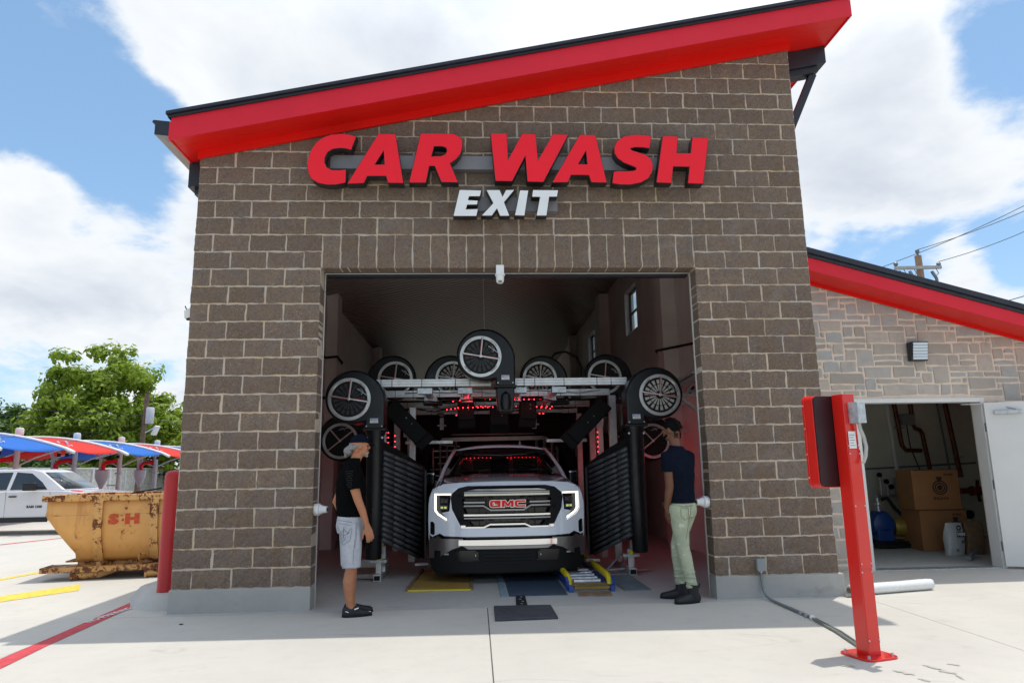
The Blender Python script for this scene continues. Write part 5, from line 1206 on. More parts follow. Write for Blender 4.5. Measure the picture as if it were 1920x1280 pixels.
# thin airlines and cables slung along the beams
for k in range(9):
    rr = random.Random(k); y = 2.3+k*.5; z = 2.44+rr.uniform(-.05, .05); xa_ = 1.75+rr.uniform(0, .5); xb_ = 5.2-rr.uniform(0, .6)
    MB().tube([(xa_+(xb_-xa_)*s/9, y+rr.uniform(-.05, .05), z+rr.uniform(-.03, .03)) for s in range(10)], .011, 5).build('air_line', MT['rubber'] if k % 3 else MT['steel'], gt)
# feet
for (fx, s) in ((1.862, -1), (5.190, 1)):
    f = MB(); fx0 = fx; f.bar((fx, 1.75, .045), (fx, 2.75, .045), .10, .09)
    f.build('foot_rail', MT['alu'], gt, bevel=.004)
    MB().box(fx-.036, 1.727, .018, fx+.036, 1.7495, .072).build('foot_cap', MT['rubber'], gt)
    MB().bar((fx, 1.90, .09), (fx, 1.90, .32), .07, .085, (0, 1, 0)).build('foot_post', MT['alu'], gt, bevel=.004)
    MB().bar((fx+.05, 2.02, .09), (fx+.05, 2.02, .42), .05, .10, (0, 1, 0)).build('foot_post', MT['alu'], gt, bevel=.004)
    MB().box(fx-.11, 1.80, .225, fx+.11, 1.95, .262).build('foot_plate', MT['steel'], gt, bevel=.004)
    MB().lathe((fx, 1.80, .262), [(.03, 0), (.03, .04), (.001, .045)], 12).build('adjuster', MT['yellow'], gt)
    MB().bar((fx-.02, 1.9, .05), (fx-.36, 2.05, .03) if s < 0 else (fx+.32, 2.1, .02), .07, .05 if s < 0 else .01).build('foot_arm', MT['alu'], gt, bevel=.003)
    MB().bar((fx-.06*s, 1.9, .20), (fx-.06*s, 2.25, .06), .03, .03).build('brace', MT['alu'], gt)
MB().bar((1.72, 2.6, .15), (1.72, 2.6, .9), .05, .05).build('foot_post', MT['alu'], gt); MB().bar((1.5, 2.65, .12), (1.86, 2.65, .12), .1, .1).build('foot_rail', MT['alu'], gt)
MB().tube([(5.12, 1.95, .06), (4.85, 1.9, .05), (4.5, 1.8, .05)], .018, 8).build('air_pipe', MT['steel'], gt); MB().tube([(5.12, 2.1, .24), (4.95, 2.0, .10), (4.88, 1.95, .05)], .012, 6).build('air_pipe', MT['steel'], gt)

# slanting side nozzles and hanging centre ducts
def box_duct(label, a, b, w, d, plate_s=0, group='slanting black ducts under the beams'):
    a, b = Vector(a), Vector(b); t = thing('duct_nozzle', label, 'duct', a, group)
    MB().bar(a, b, d, w, (0, 1, 0)).build('duct', MT['duct_black'], t, bevel=.02, seg=3)
    dd = (b-a).normalized(); MB().bar(b-dd*.05, b+dd*.12, d*1.05, w*.8, (0, 1, 0), w1=d*1.05, h1=w*.4).build('mouth', MT['duct_black'], t, bevel=.01)
    side = Vector((0, -1, 0))
    if plate_s: nameplate(t, a+dd*.10+side*(w/2+.008)+Vector((0, 0, 0)), (dd if plate_s > 0 else -dd), side.cross(dd if plate_s > 0 else -dd)*-1, .11, .05)
    for k in (.45, .62): MB().lathe(a.lerp(b, k)+side*(w/2+.002)+Vector((.04, 0, .03)), [(.001, 0), (.011, 0), (.001, .008)], 8, axis=(0, -1, 0)).build('screw', MT['steel'], t)
box_duct('black duct slanting down to the right under the left ends of the beams', (1.84, 2.9, 2.37), (2.34, 2.95, 1.86), .22, .26, 0)
box_duct('black duct slanting down to the left under the right ends of the beams', (5.13, 2.9, 2.37), (4.60, 2.95, 1.84), .22, .26, 0)
for x, lb in ((2.98, 'square black duct hanging left of the centre nozzle'), (3.98, 'square black duct hanging right of the centre nozzle')):
    box_duct(lb, (x, 3.4, 2.52), (x+(.02 if x < 3.4 else -.02), 3.4, 2.16), .26, .26, 0, 'square ducts hanging over the truck')
box_duct('wide dark duct hanging deepest over the truck windshield', (3.52, 3.6, 2.40), (3.52, 3.6, 2.08), .40, .3, 0, 'square ducts hanging over the truck')

# red marker LEDs
def led_strip(label, pts):
    t = thing('led_strip', label, 'led strip', pts[0], 'red led strips on the gantry')
    MB().tube(pts, .007, 5).build('carrier', MT['black'], t)
    b = MB(); L_ = 0; out = []
    for p, q in zip(pts, pts[1:]):
        p, q = Vector(p), Vector(q); n = max(2, int((q-p).length/.07)); out += [p.lerp(q, (k+.5)/n) for k in range(n)]
    me = MB().lathe((0, 0, 0), [(.001, -.010), (.0075, -.006), (.0075, .006), (.001, .010)], 8, axis=(0, 1, 0)).mesh('led', MT['led'])
    for p in out: link('led', me, t, p + Vector((0, -.012, -.004)) - t.location)
led_strip('longest red led row under the beams, left of the centre nozzle', [(2.75, 3.0, 2.425), (2.95, 3.0, 2.445), (3.40, 3.0, 2.45)])
led_strip('longest red led row under the beams, right of the centre nozzle', [(3.70, 3.0, 2.45), (4.0, 3.0, 2.45), (4.27, 3.0, 2.44)])
led_strip('second red led row, left, lower than the longest', [(2.83, 3.2, 2.345), (3.45, 3.2, 2.355)])
led_strip('second red led row, right, lower than the longest', [(4.14, 3.2, 2.355), (4.38, 3.2, 2.35)])
led_strip('third and lowest red led row, left of the centre', [(2.80, 3.3, 2.24), (3.05, 3.3, 2.25)])
led_strip('third and lowest red led row, right of the centre', [(4.12, 3.3, 2.25), (4.24, 3.3, 2.25)])
led_strip('added rear red led row for windshield reflections, farthest back under the beams, left half', [(2.62, 4.2, 2.40), (2.9, 4.2, 2.44), (3.42, 4.2, 2.46)])  # both rear rows are added so they reflect in the windshield
led_strip('added rear red led row for windshield reflections, farthest back under the beams, right half', [(3.66, 4.2, 2.46), (4.15, 4.2, 2.44), (4.46, 4.2, 2.40)])
led_strip('upright red led strip on the inner right post', [(5.045, 3.2, 1.98), (5.04, 3.2, 1.45)])
led_strip('upright red led strip on the outer right post', [(5.30, 3.3, 2.14), (5.30, 3.3, 1.62)])
led_strip('upright red led strip on the outer left post', [(1.785, 3.3, 2.02), (1.785, 3.3, 1.72)])
led_strip('upright red led strip on the inner left post', [(1.90, 3.2, 1.97), (1.90, 3.2, 1.72)])
# the glow of those strips on the bay: one small lamp per cluster
for i, (x, y, z, e) in enumerate([(3.05, 2.98, 2.38, .55), (4.0, 2.98, 2.38, .55), (5.85, 4.1, 1.6, 2.6), (1.25, 4.3, 1.4, .9), (6.2, 2.6, 1.5, .7), (3.5, 6.2, 1.9, 1.0)]):
    ld = bpy.data.lights.new('led_glow', 'POINT'); lo = bpy.data.objects.new('led_glow', ld); COL.objects.link(lo); lo.location = (x, y, z)
    ld.energy = e; ld.color = (1, .035, .06); ld.shadow_soft_size = .03 if z > 2.3 else .15

# dark curtain hood with its arched passage, and the pale frames seen through it
MT['curtain'] = mat('black_curtain', (.012, .012, .012), .8, var=.3, vs=4)
hood = [(1.2, 0), (1.2, 2.5), (5.9, 2.5), (5.9, 0), (5.22, 0), (5.20, 1.0), (5.10, 1.55), (4.95, 1.87), (4.72, 2.09), (4.4, 2.17), (2.65, 2.17), (2.40, 2.10), (2.20, 1.87), (2.09, 1.5), (2.05, 1.0), (2.04, 0)]
t = thing('arch_hood', 'black arched curtain hood across the tunnel behind the truck', 'hood', (3.6, 7.5, 0))
MB().prism([(x, 7.5, z) for x, z in hood], (0, .35, 0)).build('hood', MT['curtain'], t)
MB().box(.9, 7.6, 2.505, 6.2, 7.7, 2.9).build('top_panel', MT['curtain'], t)
fr2 = thing('far_frame', 'pale pipe frames and hoses of the wash tunnel seen through the black arch', 'frame', (3.6, 9.5, 0))
rr = random.Random(4)
MB().bar((2.2, 8.6, 2.08), (5.1, 8.6, 2.10), .08, .09).build('cross_bar', MT['alu'], fr2); MB().bar((2.3, 9.2, 2.24), (4.9, 9.2, 2.24), .06, .06).build('cross_bar', MT['alu'], fr2)
for x in (2.16, 2.30, 2.46, 2.62, 4.62, 4.78, 4.95, 5.1): MB().tube([(x, 8.8+rr.random(), 0), (x+rr.uniform(-.05, .05), 8.8+rr.random()*.4, 2.1)], rr.choice((.025, .035, .045)), 8).build('upright_pipe', rr.choice((MT['alu'], MT['steel'], MT['white_trim'])), fr2)
for k in range(7): MB().bar((2.0+rr.random()*.3, 9.6, 1.1+k*.15), (2.7+rr.random()*.4, 9.7, 1.1+k*.15+rr.uniform(-.05, .05)), .04, .03).build('rung', rr.choice((MT['alu'], MT['steel'])), fr2)
for k in range(5): MB().bar((4.5+rr.random()*.3, 9.6, 1.2+k*.17), (5.2, 9.7, 1.2+k*.17+rr.uniform(-.05, .05)), .04, .03).build('rung', rr.choice((MT['alu'], MT['steel'])), fr2)
MB().box(.29, 11.0, 0, 6.79, 11.1, 2.5).build('light_block_screen', MT['curtain'], fr2)  # screen added across the tunnel to block light from the rear opening
MB().tube([(2.25, 8.5, 1.6), (2.2, 8.45, 1.35), (2.45, 8.45, 1.2), (2.5, 8.5, 1.5)], .014, 6).build('hose', MT['rubber'], fr2)
for x, z, lb in ((4.92, 1.62, 'small grey box on the black curtain right of the truck roof'), (4.92, 1.12, 'lower small grey box on the black curtain right of the truck mirror')):
    t = thing('switch_box', lb, 'box', (x+.45, 7.45, z)); MB().box(x+.38, 7.40, z, x+.50, 7.498, z+.2).build('case', MT['grey_box'], t, bevel=.01); MB().cyl((x+.44, 7.395, z+.05), (x+.44, 7.40, z+.05), .02, n=10).build('button', MT['letter_red'], t)
# brush drums beside the passage, only their dark bulk shows
for x, lb in ((1.25, 'tall black brush drum in the dark left of the passage'), (5.95, 'tall black brush drum in the dark right of the passage')):
    t = thing('wash_brush', lb, 'brush', (x, 6.6, 0)); MB().lathe((x, 6.6, .1), [(.1, 0), (.5, .05), (.55, 1.0), (.5, 1.95), (.1, 2.0)], 20).build('bristles', MT['curtain'], t); MB().cyl((x, 6.6, 0), (x, 6.6, 2.5), .05, n=10).build('shaft', MT['steel'], t)

# cable trays, hoses and stored channel on the right wall
rk = thing('wall_rack', 'stack of aluminium channels stored on a bracket on the right bay wall', 'rack', (6.6, 3.2, 2.3))
for k in range(6): MB().bar((6.35+.06*(k % 3), 2.0+.1*k, 2.62+.04*k), (6.55+.03*k, 5.2, 2.66+.035*k), .07, .028).build('channel', MT['alu'], rk, bevel=.003)
MB().bar((6.15, 2.6, 2.45), (6.79, 2.6, 2.45), .06, .06).build('bracket_arm', MT['alu'], rk); MB().bar((6.15, 4.2, 2.45), (6.79, 4.2, 2.45), .06, .06).build('bracket_arm', MT['alu'], rk)
MB().bar((6.2, 2.6, 2.42), (6.79, 2.6, 1.95), .05, .05).build('bracket_brace', MT['alu'], rk); MB().bar((6.2, 4.2, 2.42), (6.79, 4.2, 1.95), .05, .05).build('bracket_brace', MT['alu'], rk)
for k in range(4): MB().tube([(6.3+.1*k, 2.3+.2*k, 2.56), (6.25+.1*k, 2.35+.2*k, 2.48), (6.45+.05*k, 2.6+.2*k, 2.5)], .02, 6).build('strap', MT['rubber'] if k % 2 else MT['steel'], rk)
def run(label, pts, r=.02, m='rubber'): tag(MB().tube(pts, r, 8).build('wall_cable', MT[m]), label, 'cable')
run('dark cable sagging down the right bay wall past the pilaster', [(6.78, 2.0, 3.60), (6.76, 2.8, 3.42), (6.75, 3.4, 3.38), (6.5, 4.5, 3.46), (6.49, 4.85, 3.50), (6.70, 5.2, 3.40), (6.78, 5.6, 3.3)], .022)
run('upper dark pipe crossing the left bay pilaster', [(.30, 2.0, 3.25), (.32, 5.45, 3.52), (.52, 5.52, 3.55), (.53, 5.95, 3.50), (.32, 6.1, 3.42)], .022)
run('lower dark pipe crossing the left bay pilaster', [(.30, 2.0, 2.5), (.32, 5.45, 2.76), (.52, 5.52, 2.78), (.53, 5.95, 2.74), (.32, 6.1, 2.68)], .022)
run('long dark pipe running back along the left bay wall', [(.33, 6.1, 3.05), (.33, 8.2, 2.98), (.33, 11.4, 2.95)], .035)
run('second long dark pipe low along the left bay wall', [(.33, 6.1, 2.28), (.33, 8.2, 2.25), (.33, 11.4, 2.22)], .03)
run('thin suspension wire hanging from the ceiling to the centre blower', [(3.25, 2.2, 5.3), (3.27, 1.65, 3.2)], .006, 'steel')

# ------------------------------------------------------------------ things on the bay floor
mtb = thing('rubber_mat', 'worn black rubber mat on the concrete in front of the bay', 'mat', (3.6, -.46, 0))
MB().prism([(3.31, -.79, .002), (3.905, -.76, .002), (3.90, -.165, .002), (3.315, -.14, .002)], (0, 0, .022)).build('pad', mat_concrete('worn_rubber', (.030, .034, .042), (.06, .066, .075), 5, speck=.2, rough=.6), mtb, bevel=.006)
MB().prism([(3.545, -.13, .002), (3.665, -.13, .002), (3.675, .46, .002), (3.575, .46, .002)], (0, 0, .010)).build('strap', MT['rubber'], mtb)
for k in range(4): MB().lathe((3.61+.02*(k % 2), -.02+k*.13, .012), [(.001, 0), (.016, 0), (.001, .006)], 8).build('rivet', MT['steel'], mtb)
tp = thing('floor_plate', 'yellow-brown grip plate set in the floor left of the truck', 'floor plate', (2.7, 1.45, 0))
MB().prism([(2.34, 1.0, .001), (3.06, .96, .001), (3.05, 2.6, .001), (2.40, 2.6, .001)], (0, 0, .012)).build('plate', mat_concrete('ochre_grip_plate', (.34, .19, .035), (.42, .27, .08), 5, stain=.5, rough=.7), tp, bevel=.003)
MB().prism([(2.30, .97, .001), (2.335, .97, .001), (2.395, 2.6, .001), (2.36, 2.6, .001)], (0, 0, .03)).build('edge_angle', MT['wood'], tp); MB().prism([(3.065, .95, .001), (3.10, .95, .001), (3.09, 2.6, .001), (3.055, 2.6, .001)], (0, 0, .03)).build('edge_angle', MT['wood'], tp)
MB().prism([(2.33, .955, .001), (3.07, .93, .001), (3.07, .952, .001), (2.335, .985, .001)], (0, 0, .016)).build('edge_strip', MT['yellow'], tp)
bp = thing('floor_plate', 'blue-grey steel cover plate in the floor under the truck nose', 'floor plate', (3.8, 1.0, 0))
MB().prism([(3.50, .475, .001), (4.16, .47, .001), (4.16, 4.0, .001), (3.50, 4.0, .001)], (0, 0, .010)).build('plate', mat('blue_grey_plate', (.055, .085, .13), .5, .2, var=.15, bump=.2), bp, bevel=.003)
MB().prism([(3.41, .44, .001), (3.48, .44, .001), (3.46, 4.0, .001), (3.39, 4.0, .001)], (0, 0, .016)).build('edge_strip', mat('pale_blue_strip', (.20, .28, .33), .6, var=.3), bp)
cv = thing('conveyor_guide', 'yellow and blue wheel guide rails of the conveyor under the truck side', 'conveyor', (4.4, 1.2, 0))
MT['blue_frame'] = mat('blue_frame_paint', (.02, .07, .30), .45, var=.2)
for x, sg in ((4.22, -1), (4.70, 1)):
    MB().bar((x, .62, .03), (x+.0, 5.0, .03), .05, .06).build('base_rail', MT['blue_frame'], cv, bevel=.004)
    MB().tube([(x, .80, .03), (x, .82, .10), (x, .90, .13), (x, 1.05, .135), (x, 5.0, .135)], .036, 10).build('guide_tube', MT['yellow'], cv)
    MB().bar((x+.03*sg, .70, .06), (x+.03*sg, .84, .10), .03, .10).build('end_bracket', MT['blue_frame'], cv)
for k, y in enumerate((.62, .74, .86)): MB().bar((4.26, y, .05), (4.66, y, .05), .05, .025).build('cross_slat', MT['brass'] if k != 1 else MT['wood'], cv, bevel=.003)
for k in range(5): MB().cyl((4.30, 1.0+k*.22, .055), (4.62, 1.0+k*.22, .055), .035, n=10).build('roller', MT['steel'], cv)
for k in range(6): MB().lathe((4.78, 1.05+k*.16, .05), [(.001, 0), (.03, 0), (.03, .03), (.001, .032)], 8).build('chain_link', MT['steel'], cv)
pw = MB().prism([(4.27, .37, .001), (4.63, .33, .001), (4.66, .55, .001), (4.29, .57, .001)], (0, 0, .016)); tag(pw.build('board', MT['wood'], bevel=.002), 'small oil-stained brown board lying at the end of the conveyor', 'board')
gtd = thing('floor_grate', 'grey metal floor grate right of the conveyor rails', 'grate', (4.95, 1.1, 0))
x0, x1, y0_, y1_ = 4.83, 5.14, .62, 1.75
g = MB(); g.box(x0, y0_, .001, x1, y0_+.015, .012); g.box(x0, y1_-.015, .001, x1, y1_, .012); g.box(x0, y0_+.016, .001, x0+.015, y1_-.016, .012); g.box(x1-.015, y0_+.016, .001, x1, y1_-.016, .012); g.build('frame', MT['conduit'], gtd)
MB().box(x0+.016, y0_+.016, .0005, x1-.016, y1_-.016, .002).build('pit_shade', MT['rubber'], gtd)  # flat dark sheet stands in for the shade below the bars
k = 0; y = y0_+.03
while y < y1_-.03: MB().box(x0+.0155, y, .003, x1-.0155, y+.008, .011).build('grate_bar', MT['conduit'], gtd); y += .035
# ------------------------------------------------------------------ white pickup coming out of the wash
MT['truck_white'] = mat('white_truck_paint', (.86, .89, .95), .16, var=0, coat=1.0)
MT['chrome'] = mat('chrome', (.80, .80, .80), .10, 1.0, var=0)
MT['chrome_dull'] = mat('satin_chrome', (.30, .30, .31), .28, 1.0, var=0)
MT['gloss_black'] = mat('gloss_black', (.008, .008, .009), .12, var=0, spec=.5)
MT['matte_black'] = mat('matte_black_plastic', (.007, .007, .008), .5, var=.1, spec=.25)
MT['drl'] = mat('daytime_running_light', (.9, .9, .88), .3, var=0, emit=(1, .96, .86), es=.9)
MT['lamp_glass'] = mat('lamp_glass', (.10, .11, .12), .06, .5, var=0)
MT['wind'] = mat('windshield_glass', (.006, .007, .007), .03, var=0, spec=.7)
tk = thing('pickup_truck', 'white full size pickup nosing out of the wash bay with lit white headlamps', 'truck', (3.535, 1.42, 0))
T0 = Vector((3.535, 1.42, 0))
def tp_(x, y, z): return T0 + Vector((x, y, z))
def bend(x): return .20*abs(x)**3.2 + .03*x*x        # plan curve of the nose
def plate(name, polys, m, y0=0, th=.02, parent=None, bev=0, step=.07, bendf=bend, lean=None):
    """front-view outline(s) bent to the nose: polys in (x, z)"""
    me = outline_mesh([[(x, z) for x, z in p] for p in polys], th)
    bm = bmesh.new(); bm.from_mesh(me); bmesh.ops.remove_doubles(bm, verts=bm.verts, dist=1e-5)
    xs_ = [p[0] for q in polys for p in q]; x = math.floor(min(xs_)/step)*step
    while x < max(xs_):
        bmesh.ops.bisect_plane(bm, geom=bm.verts[:]+bm.edges[:]+bm.faces[:], plane_co=(x, 0, 0), plane_no=(1, 0, 0)); x += step
    bmesh.ops.dissolve_degenerate(bm, edges=bm.edges, dist=1e-5)
    for v in bm.verts:
        X, Z, d = v.co.x, v.co.y, v.co.z
        yy = y0 - d + bendf(X) + (lean(Z) if lean else 0)
        v.co = (X, yy, Z)
    bmesh.ops.recalc_face_normals(bm, faces=bm.faces)
    bm.to_mesh(me); bm.free(); me.materials.clear(); me.materials.append(m)
    me.polygons.foreach_set('use_smooth', [True]*len(me.polygons)); me.set_sharp_from_angle(angle=R(35))
    o = link(name, me, parent or tk)
    if parent is not None and parent is not tk: pass
    return o
def sym(p): return [(-x, z) for x, z in reversed(p)]
grille = [(-.70, 1.10), (-.72, 1.04), (-.70, .90), (-.60, .71), (-.55, .67), (.55, .67), (.60, .71), (.70, .90), (.72, 1.04), (.70, 1.10), (.62, 1.165), (.50, 1.19), (-.50, 1.19), (-.62, 1.165)]
# white nose with openings for grille and lamps
nose = [(-.995, .60), (-1.01, .80), (-1.01, .96), (-.985, 1.07), (-.93, 1.16), (-.82, 1.215), (-.60, 1.232), (0, 1.242), (.60, 1.232), (.82, 1.215), (.93, 1.16), (.985, 1.07), (1.01, .96), (1.01, .80), (.995, .60), (.93, .575), (.86, .605), (.80, .575), (.55, .565), (-.55, .565), (-.80, .575), (-.86, .605), (-.93, .575)]
lampL = [(-.945, 1.105), (-.945, .88), (-.90, .82), (-.765, .745), (-.765, .79), (-.83, .86), (-.735, .88), (-.715, 1.105)]
slotL = [(-.985, .745), (-.985, .58), (-.955, .56), (-.925, .60), (-.925, .72), (-.95, .75)]
def lean(z): return max(0, z-1.02)**1.6*1.2 + max(0, .8-z)*-.02
plate('front_panel', [nose, grille, lampL, sym(lampL), slotL, sym(slotL)], MT['truck_white'], -.0, .10, lean=lean, bev=.008)
plate('grille_backing', [[(-.74, .64), (.74, .64), (.74, 1.2), (-.74, 1.2)]], MT['gloss_black'], .10, .02)
plate('slot_backing', [[(-1.0, .54), (-.90, .54), (-.90, .77), (-1.0, .77)]], MT['gloss_black'], .06, .02); plate('slot_backing', [[(.9, .54), (1.0, .54), (1.0, .77), (.9, .77)]], MT['gloss_black'], .06, .02)
# upper dark trim and the bars of the grille
plate('grille_trim', [[(-.695, 1.115), (-.66, 1.15), (-.60, 1.17), (-.50, 1.185), (.50, 1.185), (.60, 1.17), (.66, 1.15), (.695, 1.115), (.52, 1.125), (-.52, 1.125)]], mat('dark_chrome', (.22, .21, .20), .12, 1, var=0), .0, .05, lean=lean, bev=.01)
plate('grille_bar', [[(-.545, 1.118), (.545, 1.118), (.545, 1.098), (-.545, 1.098)]], MT['chrome_dull'], -.035, .03); plate('grille_bar', [[(-.545, 1.092), (.545, 1.092), (.545, 1.068), (-.545, 1.068)]], MT['chrome'], -.04, .03, bev=.006)
plate('grille_surround', [[(x*1.0, z) for x, z in grille], [(x*.80, .93+(z-.93)*.93) for x, z in grille][::-1]], MT['matte_black'], .035, .06)
for z0 in (.975, .945): 
    pass
def bar(pts, h, m, y0=-.03):
    up_ = [(x, z+h/2) for x, z in pts]; dn = [(x, z-h/2) for x, z in reversed(pts)]; return plate('grille_bar', [up_+dn], m, y0, .03, bev=.004)
bar([(-.55, .985), (-.285, .985)], .020, MT['chrome_dull']); bar([(.285, .985), (.55, .985)], .020, MT['chrome_dull'])
bar([(-.55, .942), (-.30, .942), (-.21, .888), (.21, .888), (.30, .942), (.55, .942)], .018, MT['chrome_dull'])
bar([(-.55, .828), (.55, .828)], .022, MT['chrome']); bar([(-.55, .790), (.55, .790)], .016, MT['chrome_dull'])
bar([(-.58, .685), (-.55, .676), (-.30, .676), (-.22, .712), (.22, .712), (.30, .676), (.55, .676), (.58, .685)], .020, MT['chrome'])
for x in (-.56, .56): plate('bar_end', [[(x-.03, .705), (x+.03, .705), (x+.03, .672), (x-.03, .672)]], MT['chrome'], -.045, .03, bev=.005)
for z, h in ((1.03, .05), (.91, .03), (.75, .04)):
    for s in (-1, 1):
        plate('grille_tooth', [[(s*.30, z+h), (s*.66, z+h), (s*.66, z), (s*.30, z)] if s < 0 else [(.30, z), (.66, z), (.66, z+h), (.30, z+h)]], MT['matte_black'], .02, .03)
        plate('grille_tooth', [[(s*.18, z+h*.8), (s*.24, z+h*.8), (s*.24, z+h*.1), (s*.18, z+h*.1)]], MT['matte_black'], .05, .02)
for k in range(9): plate('grille_mesh', [[(-.36+k*.09, .69), (-.355+k*.09, .69), (-.355+k*.09, 1.06), (-.36+k*.09, 1.06)]], MT['matte_black'], .075, .01)
# lettered emblem
EG = {'G': [[(.0, .5), (.03, .85), (.12, .97), (.25, 1), (1.0, 1), (1.0, .74), (.32, .74), (.27, .68), (.27, .33), (.32, .27), (.73, .27), (.73, .42), (.48, .42), (.48, .64), (1.0, .64), (1.0, 0), (.25, 0), (.12, .03), (.03, .15)]],
      'M': [[(0, 0), (0, 1), (.34, 1), (.56, .48), (.78, 1), (1.12, 1), (1.12, 0), (.86, 0), (.86, .62), (.66, .12), (.46, .12), (.26, .62), (.26, 0)]],
      'C': [[(.0, .5), (.03, .85), (.12, .97), (.25, 1), (1.0, 1), (1.0, .74), (.32, .74), (.27, .68), (.27, .32), (.32, .26), (1.0, .26), (1.0, 0), (.25, 0), (.12, .03), (.03, .15)]]}
em = None
for ch, x0, w_ in (('G', -.222, .135), ('M', -.07, .135), ('C', .092, .135)):
    p = [(x0+x*w_, .925+z*.082) for x, z in EG[ch][0]]
    ol = plate('emblem_letter', [inset(p, -.0075)], MT['chrome'], -.055, .03)
    plate('emblem_face', [p], MT['letter_red'], -.072, .012)
# headlamps
for s in (-1, 1):
    f = (lambda P: P) if s < 0 else sym
    hl = plate('headlight', [f([(-.94, 1.10), (-.94, .88), (-.90, .825), (-.77, .75), (-.76, .80), (-.74, .88), (-.72, 1.10)])], MT['gloss_black'], .07, .02)
    plate('running_light', [f([(-.938, 1.098), (-.938, .885), (-.895, .828), (-.772, .756), (-.772, .782), (-.880, .850), (-.908, .89), (-.908, 1.076), (-.718, 1.076), (-.718, 1.098)])], MT['drl'], .028, .03, bev=.006)
    for z in (1.0, .92): 
        plate('lamp_unit', [f([(-.865, z+.035), (-.865, z-.03), (-.755, z-.03), (-.755, z+.035)])], MT['lamp_glass'], .035, .02, bev=.008)
        for q in (-.835, -.79): plate('lens', [f([(q-.017, z+.014), (q-.017, z-.012), (q+.017, z-.012), (q+.017, z+.014)])], MT['chrome'] if z > .95 else mat('lamp_amber_glow', (.5, .55, .2), .2, var=0, emit=(.9, 1, .3), es=.25), .02, .012, bev=.004)
# bumper
def b2(x): return bend(x)-.03
plate('bumper_gap', [[(-.99, .60), (-.86, .61), (-.80, .575), (.80, .575), (.86, .61), (.99, .60), (.99, .54), (.84, .575), (.78, .545), (-.78, .545), (-.84, .575), (-.99, .54)]], MT['gloss_black'], -.012, .03)
wing = [(-1.0, .53), (-.93, .555), (-.88, .575), (-.83, .545), (-.56, .548), (-.60, .45), (-.70, .42), (-.80, .36), (-.845, .335), (-.845, .40), (-.92, .405), (-.93, .31), (-.99, .31)]
plate('bumper_wing', [wing], MT['chrome_dull'], -.07, .05, bendf=b2, bev=.008); plate('bumper_wing', [sym(wing)], MT['chrome_dull'], -.07, .05, bendf=b2, bev=.008)
plate('bumper_bar', [[(-.615, .535), (.615, .535), (.615, .468), (-.615, .468)]], MT['chrome'], -.10, .06, bendf=b2, bev=.015)
plate('bumper_step', [[(-.56, .460), (.56, .460), (.50, .425), (-.50, .425)]], MT['chrome_dull'], -.085, .05, bendf=b2)
low = [(-.99, .30), (-.93, .30), (-.92, .40), (-.84, .40), (-.70, .43), (-.56, .455), (-.36, .45), (-.30, .425), (.30, .425), (.36, .45), (.56, .455), (.70, .43), (.84, .40), (.92, .40), (.93, .30), (.99, .30), (.96, .17), (.80, .14), (-.80, .14), (-.96, .17)]
plate('lower_bumper', [low], MT['matte_black'], -.045, .05, bendf=b2, bev=.01)
for s in (-1, 1):
    f = (lambda P: P) if s < 0 else sym
    plate('fog_recess', [f([(-.66, .40), (-.40, .41), (-.36, .28), (-.62, .27)])], MT['gloss_black'], -.078, .01, bendf=b2)
    plate('tow_hook', [f([(-.44, .39), (-.37, .39), (-.37, .30), (-.44, .30)])], MT['gloss_black'], -.095, .03, bendf=b2, bev=.005)
    plate('hook_mark', [f([(-.41, .36), (-.40, .36), (-.40, .34), (-.41, .34)])], MT['label_white'], -.112, .004, bendf=b2)
    for q in (-.80, -.785, -.77, -.755): plate('fog_led', [f([(q, .37), (q+.009, .37), (q+.009, .35), (q, .35)])], MT['label_white'], -.08, .008, bendf=b2)
for z in (.39, .35, .31, .27): plate('intake_slat', [[(-.33, z), (.33, z), (.31, z-.022), (-.31, z-.022)]], MT['matte_black'], -.08, .02, bendf=b2, bev=.004)
